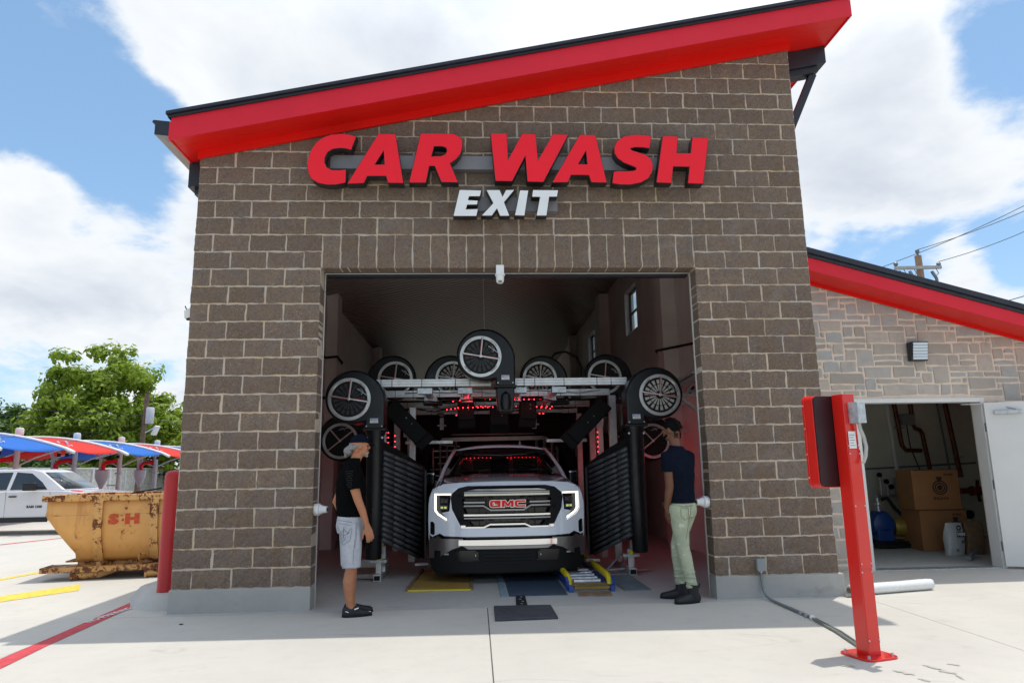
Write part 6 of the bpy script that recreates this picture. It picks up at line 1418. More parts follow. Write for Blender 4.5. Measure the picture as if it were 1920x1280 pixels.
# hood with raised centre and creases
def hz(x, y):                           # y from 0 (lip) to 1.38 (cowl)
    f = min(max(y/1.38, 0), 1); e = abs(x)
    z = 1.215 + .085*f**.8 - .02*(1-f)**3
    z += .030*f**.5*max(0, 1-max(0, e-.45)/.10)*(e < .55) if e < .55 else 0
    z -= .05*max(0, e-.58)**1.2*2
    return z
xs_ = [-.86, -.80, -.72, -.64, -.57, -.53, -.50, -.45, -.36, -.25, -.12, 0, .12, .25, .36, .45, .50, .53, .57, .64, .72, .80, .86]
P = []
for j in range(13):
    y = .03 + 1.35*j/12; P.append([tp_(x*(1-.03*(1-j/12)), y + bend(x)*(1-j/12)*.8, hz(x, y) - (.018 if j == 0 else 0)) for x in xs_])
MB().grid(P).build('hood', MT['truck_white'], tk, solid=.012, sub=1)
for s in (-1, 1):
    # fender: from hood edge over the shoulder and down the side
    P = []
    for j in range(15):
        f = j/14; y = .10 + 1.45*f; g_ = (1-f)
        w = 1.0 - .015*f
        P.append([tp_(s*x, y+.17*g_*k_, z) for x, z, k_ in ((.862, hz(.86, y)-.006, 0), (.905, hz(.86, y)-.018, .2), (.955, 1.145+.04*f, .5), (w-.005, 1.05+.02*f, .8), (w+.010, .93, 1), (w+.012, .75, 1), (w+.005, .52, 1), (w-.01, .40, 1))])
    MB().grid(P, flip=s < 0).build('fender', MT['truck_white'], tk, solid=.012)
    MB().tube([tp_(s*.862, .08+1.3*j/8+bend(.86)*.7*(1-j/8), hz(.86, .08+1.3*j/8)+.000) for j in range(9)], .004, 4).build('hood_gap', MT['gloss_black'], tk)
    # door skins, cab side
    b = MB(); b.prism([tp_(s*1.0, 1.56, .40), tp_(s*1.0, 3.85, .40), tp_(s*1.0, 3.85, 1.20), tp_(s*1.0, 1.56, 1.20)], (-s*.05, 0, 0)); b.build('door', MT['truck_white'], tk, bevel=.02)
    b = MB(); b.prism([tp_(s*.985, 1.65, 1.21), tp_(s*.985, 3.75, 1.21), tp_(s*.80, 3.55, 1.66), tp_(s*.80, 2.25, 1.66)], (-s*.02, 0, 0)); b.build('side_window', MT['wind'], tk)
    MB().tube([tp_(s*.93, 1.30, 1.215), tp_(s*.88, 1.62, 1.39), tp_(s*.80, 1.96, 1.57), tp_(s*.745, 2.2, 1.675), tp_(s*.73, 2.5, 1.715), tp_(s*.73, 3.6, 1.715)], [.032, .032, .03, .03, .032, .03], 10).build('roof_pillar', MT['truck_white'], tk)
    MB().tube([tp_(s*.885, 1.31, 1.235), tp_(s*.835, 1.62, 1.40), tp_(s*.755, 1.96, 1.58), tp_(s*.70, 2.18, 1.685)], .012, 6).build('pillar_seal', MT['gloss_black'], tk)
    # mirrors
    mr = MB(); c = tp_(s*1.075, 1.62, 1.275)
    mr.box(c.x-.07, c.y-.05, c.z-.10, c.x+.07, c.y+.05, c.z+.085); mo = mr.build('mirror', MT['gloss_black'], tk, bevel=.03, seg=3)
    MB().box(c.x-.055, c.y-.053, c.z+.052, c.x+.055, c.y-.045, c.z+.078).build('mirror_cap', MT['chrome'], mo, bevel=.004)
    MB().bar(tp_(s*.93, 1.62, 1.20), tp_(s*1.03, 1.62, 1.22), .05, .05).build('mirror_arm', MT['gloss_black'], tk)
# cab
P = []
for j in range(9):
    f = j/8; hw = .885-.18*f**1.05; P.append([tp_(hw*u, 1.33+.90*f - .09*(1-u*u)*(1-.5*f), 1.262+.425*f**.93 - .0*u) for u in (-1, -.75, -.5, -.25, 0, .25, .5, .75, 1)])
MB().grid(P).build('windshield', MT['wind'], tk, solid=.008)
P = []
for j in range(10):
    f = j/9; y = 2.20+1.6*f; P.append([tp_(.715*u*(1+.02*sin(f*pi)), y - .07*(1-u*u)*(1-f), 1.695+.078*(1-abs(u)**2.6)*min(1, .62+f*3.4) + .02*sin(f*pi) - .05*max(0, f-.8)*5*.2) for u in (-1, -.93, -.8, -.5, -.2, 0, .2, .5, .8, .93, 1)])
MB().grid(P).build('roof', MT['truck_white'], tk, solid=.02)
MB().tube([tp_(.71*u/5, 2.175-.075*(1-(u/5)**2), 1.690+.004*(1-(u/5)**2)) for u in range(-5, 6)], .007, 6).build('roof_seal', MT['gloss_black'], tk)
MB().prism([tp_(.30, 2.45, 1.77), tp_(.36, 2.62, 1.77), tp_(.335, 2.62, 1.85), tp_(.325, 2.60, 1.855)], (.022, 0, 0)).build('antenna_fin', MT['truck_white'], tk, bevel=.008)
MB().prism([tp_(-.92, 1.20, 1.245), tp_(.92, 1.20, 1.245), tp_(.90, 1.42, 1.285), tp_(-.90, 1.42, 1.285)], (0, 0, -.03)).build('cowl', MT['matte_black'], tk)
for x in (-.45, .25): MB().tube([tp_(x, 1.30, 1.292), tp_(x+.2, 1.34, 1.31), tp_(x+.42, 1.31, 1.298)], .008, 5).build('wiper', MT['matte_black'], tk)
MB().prism([tp_(.60, 1.44-.06, 1.315), tp_(.68, 1.44-.05, 1.315), tp_(.68, 1.46-.05, 1.325), tp_(.60, 1.46-.06, 1.325)], (0, -.004, 0)).build('sticker', mat('green_sticker', (.2, .45, .3), .5), tk)
# interior shapes, chassis, bed, wheels
MB().box(T0.x-.86, T0.y+1.75, .45, T0.x+.86, T0.y+3.75, 1.15).build('cabin_floor', MT['matte_black'], tk)
MB().box(T0.x-.94, T0.y+.42, .34, T0.x+.94, T0.y+1.55, 1.10).build('engine_bay', MT['matte_black'], tk)
MB().box(T0.x-.92, T0.y+.30, .07, T0.x+.92, T0.y+.36, .33).build('underbody_shade', MT['matte_black'], tk)  # black box added to paint in the shade beneath the truck nose
MB().box(T0.x-.80, T0.y+.38, .22, T0.x+.80, T0.y+5.4, .40).build('chassis', MT['matte_black'], tk)
b = MB(); b.box(T0.x-1.0, T0.y+3.9, .42, T0.x+1.0, T0.y+5.6, 1.28); b.build('bed', MT['truck_white'], tk, bevel=.03)
for x, nm in ((-.42, 0), (.42, 1)):
    MB().box(T0.x+x-.24, T0.y+2.5, .9, T0.x+x+.24, T0.y+2.62, 1.42).build('seat', MT['matte_black'], tk, bevel=.06)
for s in (-1, 1):
    for y in (1.0, 4.7):
        w = MB().lathe(tp_(s*.70, y, .40), [(.20, 0), (.37, .01), (.405, .05), (.405, .24), (.37, .28), (.24, .29), (.001, .25)], 32, axis=(s, 0, 0)).build('wheel', MT['rubber'], tk)
        MB().lathe(tp_(s*.965, y, .40), [(.001, .01), (.06, .02), (.22, .0), (.25, .03)], 24, axis=(s, 0, 0)).build('rim', MT['chrome_dull'], w)
        for k in range(-2, 3): MB().lathe(tp_(s*(.84)+k*.05, y, .40), [(.4035, 0), (.4075, .002), (.4075, .030), (.4035, .032)], 32, axis=(1, 0, 0)).build('tread', MT['rubber'], w)
# ------------------------------------------------------------------ people
from mathutils.bvhtree import BVHTree
def fuse(mb, name, m, parent, voxel=.009, it=4, dec=0, sub=0):
    """overlapping shapes grown together into one continuous skin"""
    me = mb.mesh('tmp', m); o = bpy.data.objects.new('tmp', me); COL.objects.link(o)
    r = o.modifiers.new('r', 'REMESH'); r.mode = 'VOXEL'; r.voxel_size = voxel; r.use_smooth_shade = True
    s = o.modifiers.new('s', 'SMOOTH'); s.iterations = it; s.factor = .5
    dg = bpy.context.evaluated_depsgraph_get(); dg.update(); n = bpy.data.meshes.new_from_object(o.evaluated_get(dg)); bpy.data.objects.remove(o)
    n.transform(Matrix.Translation(-wloc(parent))); n.materials.clear(); n.materials.append(m)
    n.polygons.foreach_set('use_smooth', [True]*len(n.polygons))
    ob = link(name, n, parent); return ob
def ell(b, c, rx, ry, rz, ax=None, n=20, k=12):
    """ellipsoid, axes ax = (a, b, c) vectors"""
    A = ax or (Vector((1, 0, 0)), Vector((0, 1, 0)), Vector((0, 0, 1))); c = Vector(c)
    return b.rings([[c + A[0]*rx*sin(pi*i/k)*cos(2*pi*j/n) + A[1]*ry*sin(pi*i/k)*sin(2*pi*j/n) + A[2]*rz*cos(pi*i/k) for j in range(n)] for i in range(k, -1, -1)])
def torso(b, f, l, secs, n=28, e=.85):
    """secs: (centre, half width, half depth)"""
    rs_ = []
    for c, w, d in secs:
        c = Vector(c); row = []
        for j in range(n):
            a = 2*pi*j/n; ca, sa = cos(a), sin(a); row.append(c + l*w*math.copysign(abs(ca)**e, ca) + f*d*math.copysign(abs(sa)**e, sa))
        rs_.append(row)
    return b.rings(rs_)
def hand(b, wrist, d, palm_n, s=1, curl=.5, side=1, grip=0):
    """palm and five fingers: d towards the finger tips, palm_n out of the palm, thumb on the side `side`"""
    d = d.normalized(); n = palm_n.normalized(); n = (n-d*n.dot(d)).normalized(); t = d.cross(n)*side
    wrist = Vector(wrist)
    b.rings([[wrist + d*u*s + t*w_*s*cos(2*pi*j/12) + n*h*s*sin(2*pi*j/12) for j in range(12)] for u, w_, h in ((-.02, .026, .021), (.02, .034, .018), (.05, .041, .015), (.085, .040, .013), (.098, .034, .010))])
    for k, (off, ln) in enumerate(((.031, .072), (.011, .080), (-.010, .075), (-.030, .058))):
        p = wrist + d*.085*s + t*off*s; dirn = (d + t*off*1.2).normalized(); pts = [p-d*.03*s, p]; a = 0
        for q in range(3):
            a += curl*(.5+.3*q); v = (dirn*cos(a) + n*sin(a)).normalized(); p = p + v*ln*s/3*1.15; pts.append(p)
        b.tube(pts, [.0085*s, .0092*s, .0086*s, .0080*s, .0068*s], 8)
    p = wrist + d*.03*s + t*.028*s; a1 = (d*.7 + t*.75 + n*.25).normalized(); a2 = (d*.95 + t*.25 + n*.35).normalized()
    b.tube([p-a1*.02*s, p+a1*.032*s, p+a1*.032*s+a2*.034*s, p+a1*.032*s+a2*.062*s], [.012*s, .0115*s, .010*s, .0078*s], 8)
def head(b, c, f, l, s=1):
    """skull, jaw, brow, nose, ears; c is the middle of the head"""
    U = Vector((0, 0, 1)); A = (l, f, U)
    ell(b, c + U*.02*s - f*.008*s, .073*s, .094*s, .098*s, A); ell(b, c - U*.045*s + f*.022*s, .054*s, .064*s, .068*s, A)
    ell(b, c - U*.085*s + f*.048*s, .030*s, .030*s, .024*s, A)                      # chin
    ell(b, c + f*.078*s + U*.022*s, .050*s, .018*s, .012*s, A)                      # brow
    b.tube([c + f*.088*s + U*.015*s, c + f*.104*s - U*.018*s, c + f*.085*s - U*.026*s], [.008*s, .0125*s, .009*s], 8)
    for q in (-1, 1):
        ell(b, c + l*q*.074*s - f*.004*s - U*.005*s, .008*s, .020*s, .031*s, A, 12, 8)
        ell(b, c + l*q*.036*s + f*.060*s - U*.018*s, .020*s, .018*s, .018*s, A, 12, 8)
    ell(b, c + f*.082*s - U*.052*s, .022*s, .012*s, .0065*s, A, 12, 8); ell(b, c + f*.080*s - U*.063*s, .020*s, .011*s, .007*s, A, 12, 8)
def shoe(name, parent, heel, d, L, W, h, m, sole, high=0):
    d = Vector((d[0], d[1], 0)).normalized(); l = Vector((-d.y, d.x, 0)); heel = Vector((heel[0], heel[1], 0)); U = Vector((0, 0, 1)); b = MB()
    secs = [(.00, .30, .55), (.04, .38, .95), (.16, .42, 1.0), (.32, .42, .97), (.48, .44, .78), (.64, .50, .60), (.80, .50, .50), (.92, .42, .42), (1.0, .22, .26)]
    rs_ = []
    for u, w, hh in secs:
        c = heel + d*L*u; row = []
        for j in range(14):
            a = pi*j/13; row.append(c + l*W*w*cos(a) + U*(.022 + (h-.022)*hh*abs(sin(a))**.7))
        row += [c - l*W*w*.8 + U*.018, c + l*W*w*.8 + U*.018]; rs_.append(row)
    b.rings(rs_); o = b.build(name, m, parent, sub=1)
    s = MB(); out = []
    for k in range(24):
        a = 2*pi*k/24; u = .5 - .5*cos(a); wd = (.36+.15*math.sin(pi*min(1, u*1.05))**.8) * (1 if u > .02 else .6)
        side = 1 if sin(a) > 0 else -1; out.append(heel + d*L*(u*1.02-.01) + l*W*side*wd*min(1, (abs(sin(a))**.45)))
    s.prism([p + U*.001 for p in out], (0, 0, .026)); s.build('sole', sole, o, bevel=.005)
    return o
MT['skin_tan'] = mat('tanned_skin', (.42, .175, .09), .5, var=.10, vs=14, spec=.35)
MT['skin_brown'] = mat('brown_skin', (.155, .065, .036), .45, var=.12, vs=14, spec=.35)
MT['cotton_black'] = mat('black_cotton', (.0035, .0035, .004), .9, var=.2, vs=20, bump=.25, bs=160, spec=.05)
MT['cotton_navy'] = mat('navy_cotton', (.006, .009, .018), .9, var=.15, vs=20, bump=.25, bs=160, spec=.05)
MT['cap_navy'] = mat('dark_navy_cap', (.004, .006, .013), .85, var=.1, vs=40, spec=.08)
def folds(m, s=5, k=.7):
    n = NT.__new__(NT); n.mat = m; n.t = m.node_tree; n.N = n.t.nodes; n.L = n.t.links; n.b = n.N['Principled BSDF']; n._co = None
    n.bump(n.noise(s, 3, .5, dist=1.2, stretch=(1, 1, .55)), k, .035)
folds(MT['cotton_black'], 6); folds(MT['cotton_navy'], 6)
def mat_denim(name, c, dark, spots=None, rip=None):
    n = NT(name); v = n.noise(7, 6, .65, dist=.3); g = n.noise(240, 2, .7)
    col = n.mix(n.rng(v, .35, .68), c, dark); col = n.mix(n.math('MULTIPLY', n.rng(g, .4, .7), .18), col, dark)
    if rip: col = n.mix(n.math('MULTIPLY', n.rng(n.noise(9, 3, .6, stretch=(1, 1, 2.2)), .63, .66), .7), col, rip)
    if spots: col = n.mix(n.rng(n.voro(48), .14, .10), col, n.mix(n.rng(n.voro(48, out='Color'), .3, .5), col, spots))
    n.set('Base Color', col); n.set('Roughness', .9); n.set('Specular IOR Level', .2)
    n.bump(n.noise(16, 4, .6, stretch=(1, 1, 2.5)), .55, .014); n.bump(g, .25, .003); return n.mat
MT['denim_grey'] = mat_denim('washed_grey_denim', (.52, .53, .56), (.36, .37, .41))
MT['denim_green'] = mat_denim('pale_green_denim', (.46, .49, .33), (.34, .38, .28), spots=(.05, .06, .07), rip=(.66, .66, .56))
MT['shoe'] = mat('black_shoe_knit', (.010, .010, .012), .6, var=.2, vs=60, bump=.4, bs=200)
MT['hair_grey'] = mat('grey_hair', (.22, .22, .22), .7, var=.35, vs=60, bump=.9, bs=140)
MT['beard_white'] = mat('white_beard', (.36, .31, .28), .8, var=.3, vs=70, bump=.9, bs=150)
MT['hair_black'] = mat('black_hair', (.005, .0045, .0045), .8, var=.3, vs=60, bump=.5, bs=140, spec=.08)
MT['stitch'] = mat('dark_stitching', (.13, .14, .17), .8, var=0)
U3 = Vector((0, 0, 1))
def surf(o, x, z, y0=-3, off=.0015):
    """nearest point of a garment facing the apron, for seams and trims laid on it"""
    me = o.data; L0 = wloc(o); bt = surf.c.get(o.name)
    if bt is None: bt = surf.c[o.name] = BVHTree.FromPolygons([v.co for v in me.vertices], [tuple(p.vertices) for p in me.polygons])
    h = bt.ray_cast(Vector((x, y0, z)) - L0, Vector((0, 1, 0)))
    return (h[0] + L0 + Vector((0, -off, 0))) if h[0] is not None else None
surf.c = {}
def seam_on(o, pts, r, m, name='stitching', n=6):
    out = []
    for (xa, za_), (xb, zb_) in zip(pts, pts[1:]):
        for k in range(n):
            q = surf(o, xa+(xb-xa)*k/n, za_+(zb_-za_)*k/n)
            if q is not None: out.append(q)
    if len(out) > 2: MB().tube(out, r, 5).build(name, m, o)

def man_shorts():
    p = thing('person', 'man in dark cap, black t-shirt and pale denim shorts standing left of the truck', 'person', (1.90, -.30, 0))
    a = R(14); f = Vector((cos(a), sin(a), 0)); l = Vector((-sin(a), cos(a), 0)); B = Vector((1.875, -.30, 0))
    def q(u, s, z): return B + f*u + l*s + U3*z          # u forward, s to his left (away from us)
    b = MB()
    head(b, q(.070, 0, 1.652), f, l, .96)
    b.tube([q(.0, 0, 1.44), q(.025, 0, 1.51), q(.05, 0, 1.585)], [.066, .056, .056], 14)
    torso(b, f, l, [(q(-.005, 0, .92), .145, .10), (q(-.02, 0, 1.06), .145, .115), (q(-.015, 0, 1.22), .155, .120), (q(-.01, 0, 1.36), .165, .10), (q(0, 0, 1.43), .13, .075), (q(.005, 0, 1.47), .07, .06)])
    # near (right) arm hanging, hand relaxed
    b.tube([q(-.02, -.15, 1.405), q(-.01, -.205, 1.36), q(.005, -.225, 1.24), q(.045, -.225, 1.115), q(.09, -.205, 1.01), q(.135, -.185, .885)], [.055, .056, .049, .042, .038, .026], 14)
    hand(b, q(.140, -.185, .865), f*.30+l*.04-U3*1, l*1+f*-.15, 1.06, .38, -1)
    # far (left) arm, elbow back, hand at the pocket
    b.tube([q(-.02, .15, 1.405), q(-.04, .2, 1.35), q(-.09, .225, 1.22), q(-.145, .225, 1.09), q(-.09, .22, .99), q(-.02, .20, .93)], [.055, .055, .048, .042, .037, .027], 14)
    hand(b, q(-.01, .20, .92), f*.6-U3*.9, -l, 1.0, .5, 1)
    # pelvis and legs
    torso(b, f, l, [(q(-.01, 0, .98), .14, .105), (q(-.015, 0, .90), .150, .115), (q(-.01, 0, .82), .15, .11)])
    for s in (-1, 1):
        fx = .03 if s > 0 else .0; sx = .085
        b.tube([q(-.005, s*.08, .86), q(.0, s*.085, .70), q(.005+fx*.4, s*sx, .50), q(.0+fx*.7, s*sx, .44), q(-.018+fx, s*sx, .33), q(-.01+fx, s*sx, .20), q(-.0+fx, s*sx, .10), q(.02+fx, s*sx, .05)], [.085, .078, .060, .055, .060, .045, .036, .04], 16)
    fuse(b, 'body', MT['skin_tan'], p, .0065, 3)
    # t-shirt
    b = MB()
    torso(b, f, l, [(q(-.005, 0, .945), .165, .128), (q(-.01, 0, .99), .170, .138), (q(-.018, 0, 1.08), .170, .142), (q(-.012, 0, 1.20), .172, .152), (q(-.012, 0, 1.31), .182, .146), (q(-.015, 0, 1.39), .182, .115), (q(-.01, 0, 1.455), .145, .090), (q(.005, 0, 1.505), .086, .072), (q(.018, 0, 1.535), .066, .064)])
    b.tube([q(-.02, -.12, 1.42), q(-.02, -.19, 1.385), q(-.005, -.228, 1.31), q(.008, -.238, 1.225)], [.06, .074, .074, .073], 16)
    b.tube([q(-.02, .12, 1.42), q(-.03, .19, 1.385), q(-.065, .225, 1.30), q(-.09, .235, 1.225)], [.06, .074, .073, .07], 16)
    sh = fuse(b, 'tshirt', MT['cotton_black'], p, .008, 4)
    pr = mat('faint_grey_print', (.014, .014, .015), .7, var=0)
    for k in range(8): seam_on(sh, [(B.x-.03+.012*(k % 3), 1.40-.022*k), (B.x+.045-.01*(k % 2), 1.405-.022*k), (B.x+.05, 1.39-.022*k)], .0022, pr, 'faint_print', 3)
    seam_on(sh, [(B.x+.115, 1.45), (B.x+.135, 1.38), (B.x+.12, 1.33)], .003, pr, 'faint_print')
    # shorts
    b = MB()
    torso(b, f, l, [(q(-.005, 0, 1.0), .155, .120), (q(-.012, 0, .94), .165, .130), (q(-.015, 0, .86), .175, .138), (q(-.008, 0, .79), .175, .130)])
    for s in (-1, 1): b.tube([q(-.01, s*.08, .88), q(-.005, s*.088, .78), q(0, s*.092, .65), q(.002, s*.094, .52), q(.004, s*.094, .462)], [.105, .108, .102, .094, .092], 20)
    so_ = fuse(b, 'shorts', MT['denim_grey'], p, .0085, 3)
    x0 = B.x
    st = MT['stitch']; r_ = .0019
    seam_on(so_, [(x0-.108, .925), (x0-.03, .915), (x0+.045, .90)], r_, st); seam_on(so_, [(x0-.105, .895), (x0-.02, .885), (x0+.04, .875)], r_, st)
    seam_on(so_, [(x0-.112, .88), (x0-.105, .76), (x0-.045, .69), (x0+.025, .73), (x0+.045, .87)], r_, st)
    seam_on(so_, [(x0-.112, .86), (x0-.07, .80), (x0-.04, .84), (x0-.0, .80), (x0+.04, .865)], r_*1.3, st)
    seam_on(so_, [(x0-.10, .80), (x0-.04, .78), (x0+.03, .81)], r_*1.3, st); seam_on(so_, [(x0-.042, .86), (x0-.045, .73)], r_*1.5, st); seam_on(so_, [(x0-.08, .78), (x0-.045, .72), (x0-.01, .78)], r_, st)
    seam_on(so_, [(x0+.075, .90), (x0+.072, .75), (x0+.060, .62), (x0+.055, .48)], r_, st); seam_on(so_, [(x0+.085, .90), (x0+.082, .75), (x0+.068, .64)], r_, st)
    seam_on(so_, [(x0-.085, .475), (x0-.01, .470), (x0+.075, .472)], r_, mat('blue_grey_stitch', (.16, .2, .32), .8, var=0), 'hem')
    MB().tube([q(.10*math.sin(t), -.155*math.cos(t)-.0, .985-.01*math.cos(t)) for t in [k*.2-.9 for k in range(10)]], .012, 6, flat=.4).build('waistband', MT['denim_grey'], p)
    # shoes
    for (s, u) in ((-1, -.075), (1, -.050)):
        o = shoe('shoe', p, q(u, s*.088, 0), f, .29, .105, .105, MT['shoe'], MT['rubber'])
    mk = MB(); c = q(.05, -.137, .075)
    mk.bar(c-f*.01, c+f*.03+U3*.012, .004, .012); mk.bar(q(-.045, -.128, .06), q(-.015, -.132, .05), .004, .006); mk.bar(q(.17, -.125, .045), q(.20, -.12, .042), .004, .006)
    mk.build('pale_mark', MT['white_plastic'], p)
    # cap, hair, beard, ear stays bare
    hc = q(.070, 0, 1.652)
    b = MB(); rs_ = []
    for i in range(8):
        t = (pi/2)*i/7.0; rs_.append([hc - f*.006 + U3*(.030+.098*sin(t)) + l*.080*max(cos(t), .02)*cos(2*pi*j/24) + f*.103*max(cos(t), .02)*sin(2*pi*j/24) for j in range(24)])
    b.rings(rs_); cp_ = b.build('cap', MT['cap_navy'], p, sub=1)
    P = []
    for i in range(5):
        w_ = [.068, .066, .058, .042, .016][i]; P.append([hc + f*(.085+.019*i-.012*(t/3)**2*(1+i*.3)) + l*w_*t/3 + U3*(.040-.008*i-.005*(t/3)**2) for t in range(-3, 4)])
    MB().grid(P).build('brim', MT['cap_navy'], cp_, solid=.005, sub=1)
    b = MB(); rr = random.Random(2)
    for k in range(26):
        t = rr.random(); c = hc - f*(.085+.055*t) + l*rr.uniform(-.04, .04) + U3*(.0-.07*t+rr.uniform(-.025, .035)); ell(b, c, .022+.014*rr.random(), .024, .024, None, 10, 7)
    for k in range(10): ell(b, hc - f*(.03+.01*k*.6) + l*(-.066)*(1-.3*k/10) + U3*(.012-.004*k), .013, .018, .018, None, 8, 6)
    fuse(b, 'hair', MT['hair_grey'], p, .006, 1)
    b = MB()
    for k in range(22):
        t = rr.random(); c = hc + f*(.035+.045*t) + l*rr.uniform(-.048, .048)*(1.15-t*.7) - U3*(.066+.036*rr.random()); ell(b, c, .011, .011, .012, None, 8, 6)
    fuse(b, 'beard', MT['beard_white'], p, .0055, 1)
    eye = MB(); ell(eye, hc + f*.077 - l*.031 + U3*.002, .006, .006, .005, None, 8, 6); ell(eye, hc + f*.077 + l*.031 + U3*.002, .006, .006, .005, None, 8, 6); eye.build('eyes', MT['rubber'], p)
man_shorts()

def man_jeans():
    p = thing('person', 'man in navy t-shirt and pale green ripped jeans seen from behind, holding a phone', 'person', (5.36, -.05, 0))
    fa = R(128); f = Vector((cos(fa), sin(fa), 0)); l = Vector((-sin(fa), cos(fa), 0)); B = Vector((5.375, -.06, 0))
    # l points to his left: towards the left of the picture and the apron
    def q(x, y, z): return Vector((B.x+x, B.y+y, z))
    def w(c, s, u): return c + l*s + f*u
    hips = q(-.005, .02, 1.00); chest = q(-.02, .0, 1.36); neck = q(-.045, .01, 1.60); hd = q(-.085, .02, 1.785)
    hf = Vector((cos(R(142)), sin(R(142)), 0)); hl = Vector((-sin(R(142)), cos(R(142)), 0))
    b = MB(); head(b, hd, hf, hl, 1.02)
    b.tube([q(-.035, .0, 1.52), q(-.05, .005, 1.62), q(-.07, .01, 1.72)], [.07, .060, .060], 14)
    torso(b, f, l, [(hips, .15, .10), (q(-.01, .01, 1.12), .14, .10), (q(-.015, 0, 1.25), .155, .11), (chest, .175, .115), (q(-.03, 0, 1.48), .17, .095), (q(-.035, 0, 1.56), .09, .07)])
    sh = w(q(-.03, 0, 1.50), .185, 0)
    # left arm down, hand round a phone
    el = q(-.165, -.09, 1.185); wr = q(-.19, -.02, .955)
    b.tube([w(q(-.03, 0, 1.50), .13, 0), sh, sh.lerp(el, .45), el, el.lerp(wr, .35), wr], [.056, .060, .052, .046, .044, .029], 14)
    hd_d = Vector((.12, .12, -1)); hand(b, wr+Vector((.003, 0, -.02)), hd_d, Vector((.9, .35, 0)), 1.08, .62, -1)
    # right arm in front of the body
    sr = w(q(-.03, 0, 1.50), -.185, 0); er = w(q(-.02, .02, 1.20), -.22, .05); wrr = w(q(-.02, .02, .99), -.14, .19)
    b.tube([w(q(-.03, 0, 1.50), -.13, 0), sr, sr.lerp(er, .5), er, er.lerp(wrr, .5), wrr], [.056, .058, .05, .044, .038, .028], 14)
    hand(b, wrr, l*.7+f*.5+U3*.1, -f*.5-U3*.5, 1.0, .5, 1)
    feetL = q(-.015, -.10, 0); feetR = q(-.02, .13, 0)
    def leg(b, sgn, knee, ank, rads):
        h = w(q(-.005, .02, .93), sgn*.085, 0)
        b.tube([h + U3*.06, h, h.lerp(knee, .5), knee, knee.lerp(ank, .3), knee.lerp(ank, .7), ank], rads, 18)
    kL, aL = q(-.045, -.05, .545), q(.02, -.09, .12); kR, aR = q(-.065, .12, .55), q(-.035, .16, .12)
    rb_ = [.09, .088, .075, .055, .055, .042, .038]
    leg(b, 1, kL, aL, rb_); leg(b, -1, kR, aR, rb_)
    fuse(b, 'body', MT['skin_brown'], p, .0068, 3)
    b = MB()
    torso(b, f, l, [(q(-.012, .015, 1.005), .150, .128), (q(-.012, .015, 1.06), .152, .128), (q(-.018, .01, 1.18), .158, .128), (q(-.022, .0, 1.30), .178, .138), (q(-.028, 0, 1.42), .192, .132), (q(-.032, 0, 1.50), .185, .108), (q(-.038, 0, 1.56), .125, .085), (q(-.045, .002, 1.605), .078, .074)])
    b.tube([w(q(-.03, 0, 1.52), .11, 0), sh+U3*.0, sh.lerp(el, .28), sh.lerp(el, .50)], [.064, .078, .075, .073], 16)
    b.tube([w(q(-.03, 0, 1.52), -.11, 0), sr+U3*.0, sr.lerp(er, .3), sr.lerp(er, .55)], [.064, .078, .075, .070], 16)
    ts = fuse(b, 'tshirt', MT['cotton_navy'], p, .008, 4)
    b = MB(); c = q(-.048, .003, 1.61); b.tube([c + l*.066*cos(2*pi*k/20) + f*.062*sin(2*pi*k/20) + U3*(.006*sin(2*pi*k/20)) for k in range(20)], .009, 6, closed=True); b.build('collar', MT['cotton_navy'], p)
    b = MB()
    torso(b, f, l, [(q(-.008, .02, 1.06), .142, .110), (q(-.008, .02, .99), .152, .124), (q(-.005, .02, .91), .158, .130), (q(-.008, .02, .86), .15, .115)])
    rj = [.10, .104, .090, .066, .067, .056, .054]
    leg(b, 1, kL, aL+U3*.02, rj); leg(b, -1, kR, aR+U3*.02, rj)
    # gathered folds at knee and ankle
    for k, a_, b_ in ((9, kL, aL), (8, kR, aR)):
        for i in range(k):
            t = .12+.85*i/k; c = a_.lerp(b_, t); r0 = .064-.010*t; tl_ = Vector((random.uniform(-.01, .01), random.uniform(-.01, .01), 0))
            b.tube([c + Vector((r0*cos(2*pi*j/14), r0*sin(2*pi*j/14), .012*sin(2*pi*j/14+i*1.7))) + tl_*.3 for j in range(14)], .0085, 6, closed=True)
    jn = fuse(b, 'jeans', MT['denim_green'], p, .0075, 1)
    x0 = B.x; st = mat('olive_stitch', (.16, .18, .13), .8, var=0)
    seam_on(jn, [(x0-.075, .965), (x0+.015, .96), (x0+.01, .86), (x0-.03, .835), (x0-.07, .87), (x0-.075, .965)], .0028, st)
    seam_on(jn, [(x0+.055, .99), (x0+.04, .90), (x0+.02, .84), (x0-.04, .60)], .0028, st); seam_on(jn, [(x0-.10, .985), (x0, .975), (x0+.10, .985)], .0028, st)
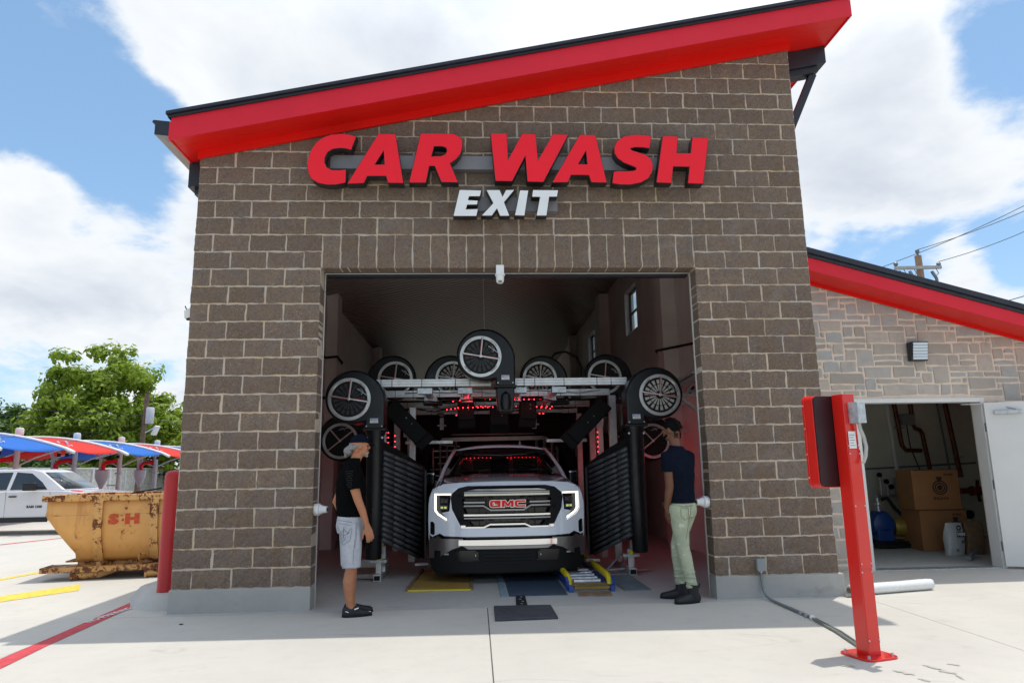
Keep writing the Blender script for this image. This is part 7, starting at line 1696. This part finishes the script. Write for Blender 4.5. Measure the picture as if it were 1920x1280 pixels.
    for (t, aa, bb, dr) in (('L', aL, kL, (-.80, -.25)), ('R', aR, kR, (-.9, .15))):
        heel = aa - Vector((dr[0], dr[1], 0)).normalized()*.075
        o = shoe('boot', p, (heel.x, heel.y, 0), dr, .30, .112, .115, MT['shoe'], MT['rubber'])
        d_ = Vector((dr[0], dr[1], 0)).normalized()
        c = MB(); c.tube([Vector((aa.x, aa.y, .05)), Vector((aa.x, aa.y, .10)), Vector((aa.x, aa.y, .155)) - d_*.004, Vector((aa.x, aa.y, .178)) - d_*.006], [.055, .058, .058, .062], 18); c.build('boot_collar', MT['shoe'], o)
        MB().tube([Vector((aa.x, aa.y, .16)) - d_*.062, Vector((aa.x, aa.y, .185)) - d_*.085, Vector((aa.x, aa.y, .14)) - d_*.075], .006, 6).build('pull_tab', MT['rubber'], o)
    # phone in the left hand
    pc = wr + Vector((.040, .0, -.115)); d = Vector((.25, .1, -1)).normalized(); 
    ph = MB().bar(pc-d*.07, pc+d*.07, .010, .068, (.3, 1, 0)).build('mobile_phone', MT['gloss_black'], bevel=.003)
    tag(ph, 'black mobile phone held low in the left hand of the man in jeans', 'phone')
    # hair: close dark cap of braids with two loose ends
    b = MB(); ell(b, hd - hf*.014 + U3*.034, .079, .098, .094, (hl, hf, U3))
    for k in range(5): b.tube([hd + hl*(-.05+.025*k) + hf*.05 + U3*.115, hd + hl*(-.06+.03*k) - hf*.02 + U3*.135, hd + hl*(-.06+.03*k) - hf*.085 + U3*.085, hd + hl*(-.05+.025*k) - hf*.112 + U3*.02], .009, 6)
    h_ = fuse(b, 'hair', MT['hair_black'], p, .007, 1)
    for s in (-.065, .02, .07): MB().tube([hd + hl*s - hf*.07 + U3*.02, hd + hl*s*1.15 - hf*.078 - U3*.04, hd + hl*s*1.1 - hf*.075 - U3*.09], [.009, .008, .006], 7).build('braid', MT['hair_black'], h_)
    b = MB()
    for k in range(12): ell(b, hd + hf*(.03+.006*k) + hl*.055*(1-k/16) - U3*(.055+.004*k), .012, .013, .016, None, 8, 6)
    for k in range(12): ell(b, hd + hf*(.03+.006*k) - hl*.055*(1-k/16) - U3*(.055+.004*k), .012, .013, .016, None, 8, 6)
    ell(b, hd + hf*.075 - U3*.095, .035, .022, .022, (hl, hf, U3)); fuse(b, 'beard', MT['hair_black'], p, .006, 1)
man_jeans()
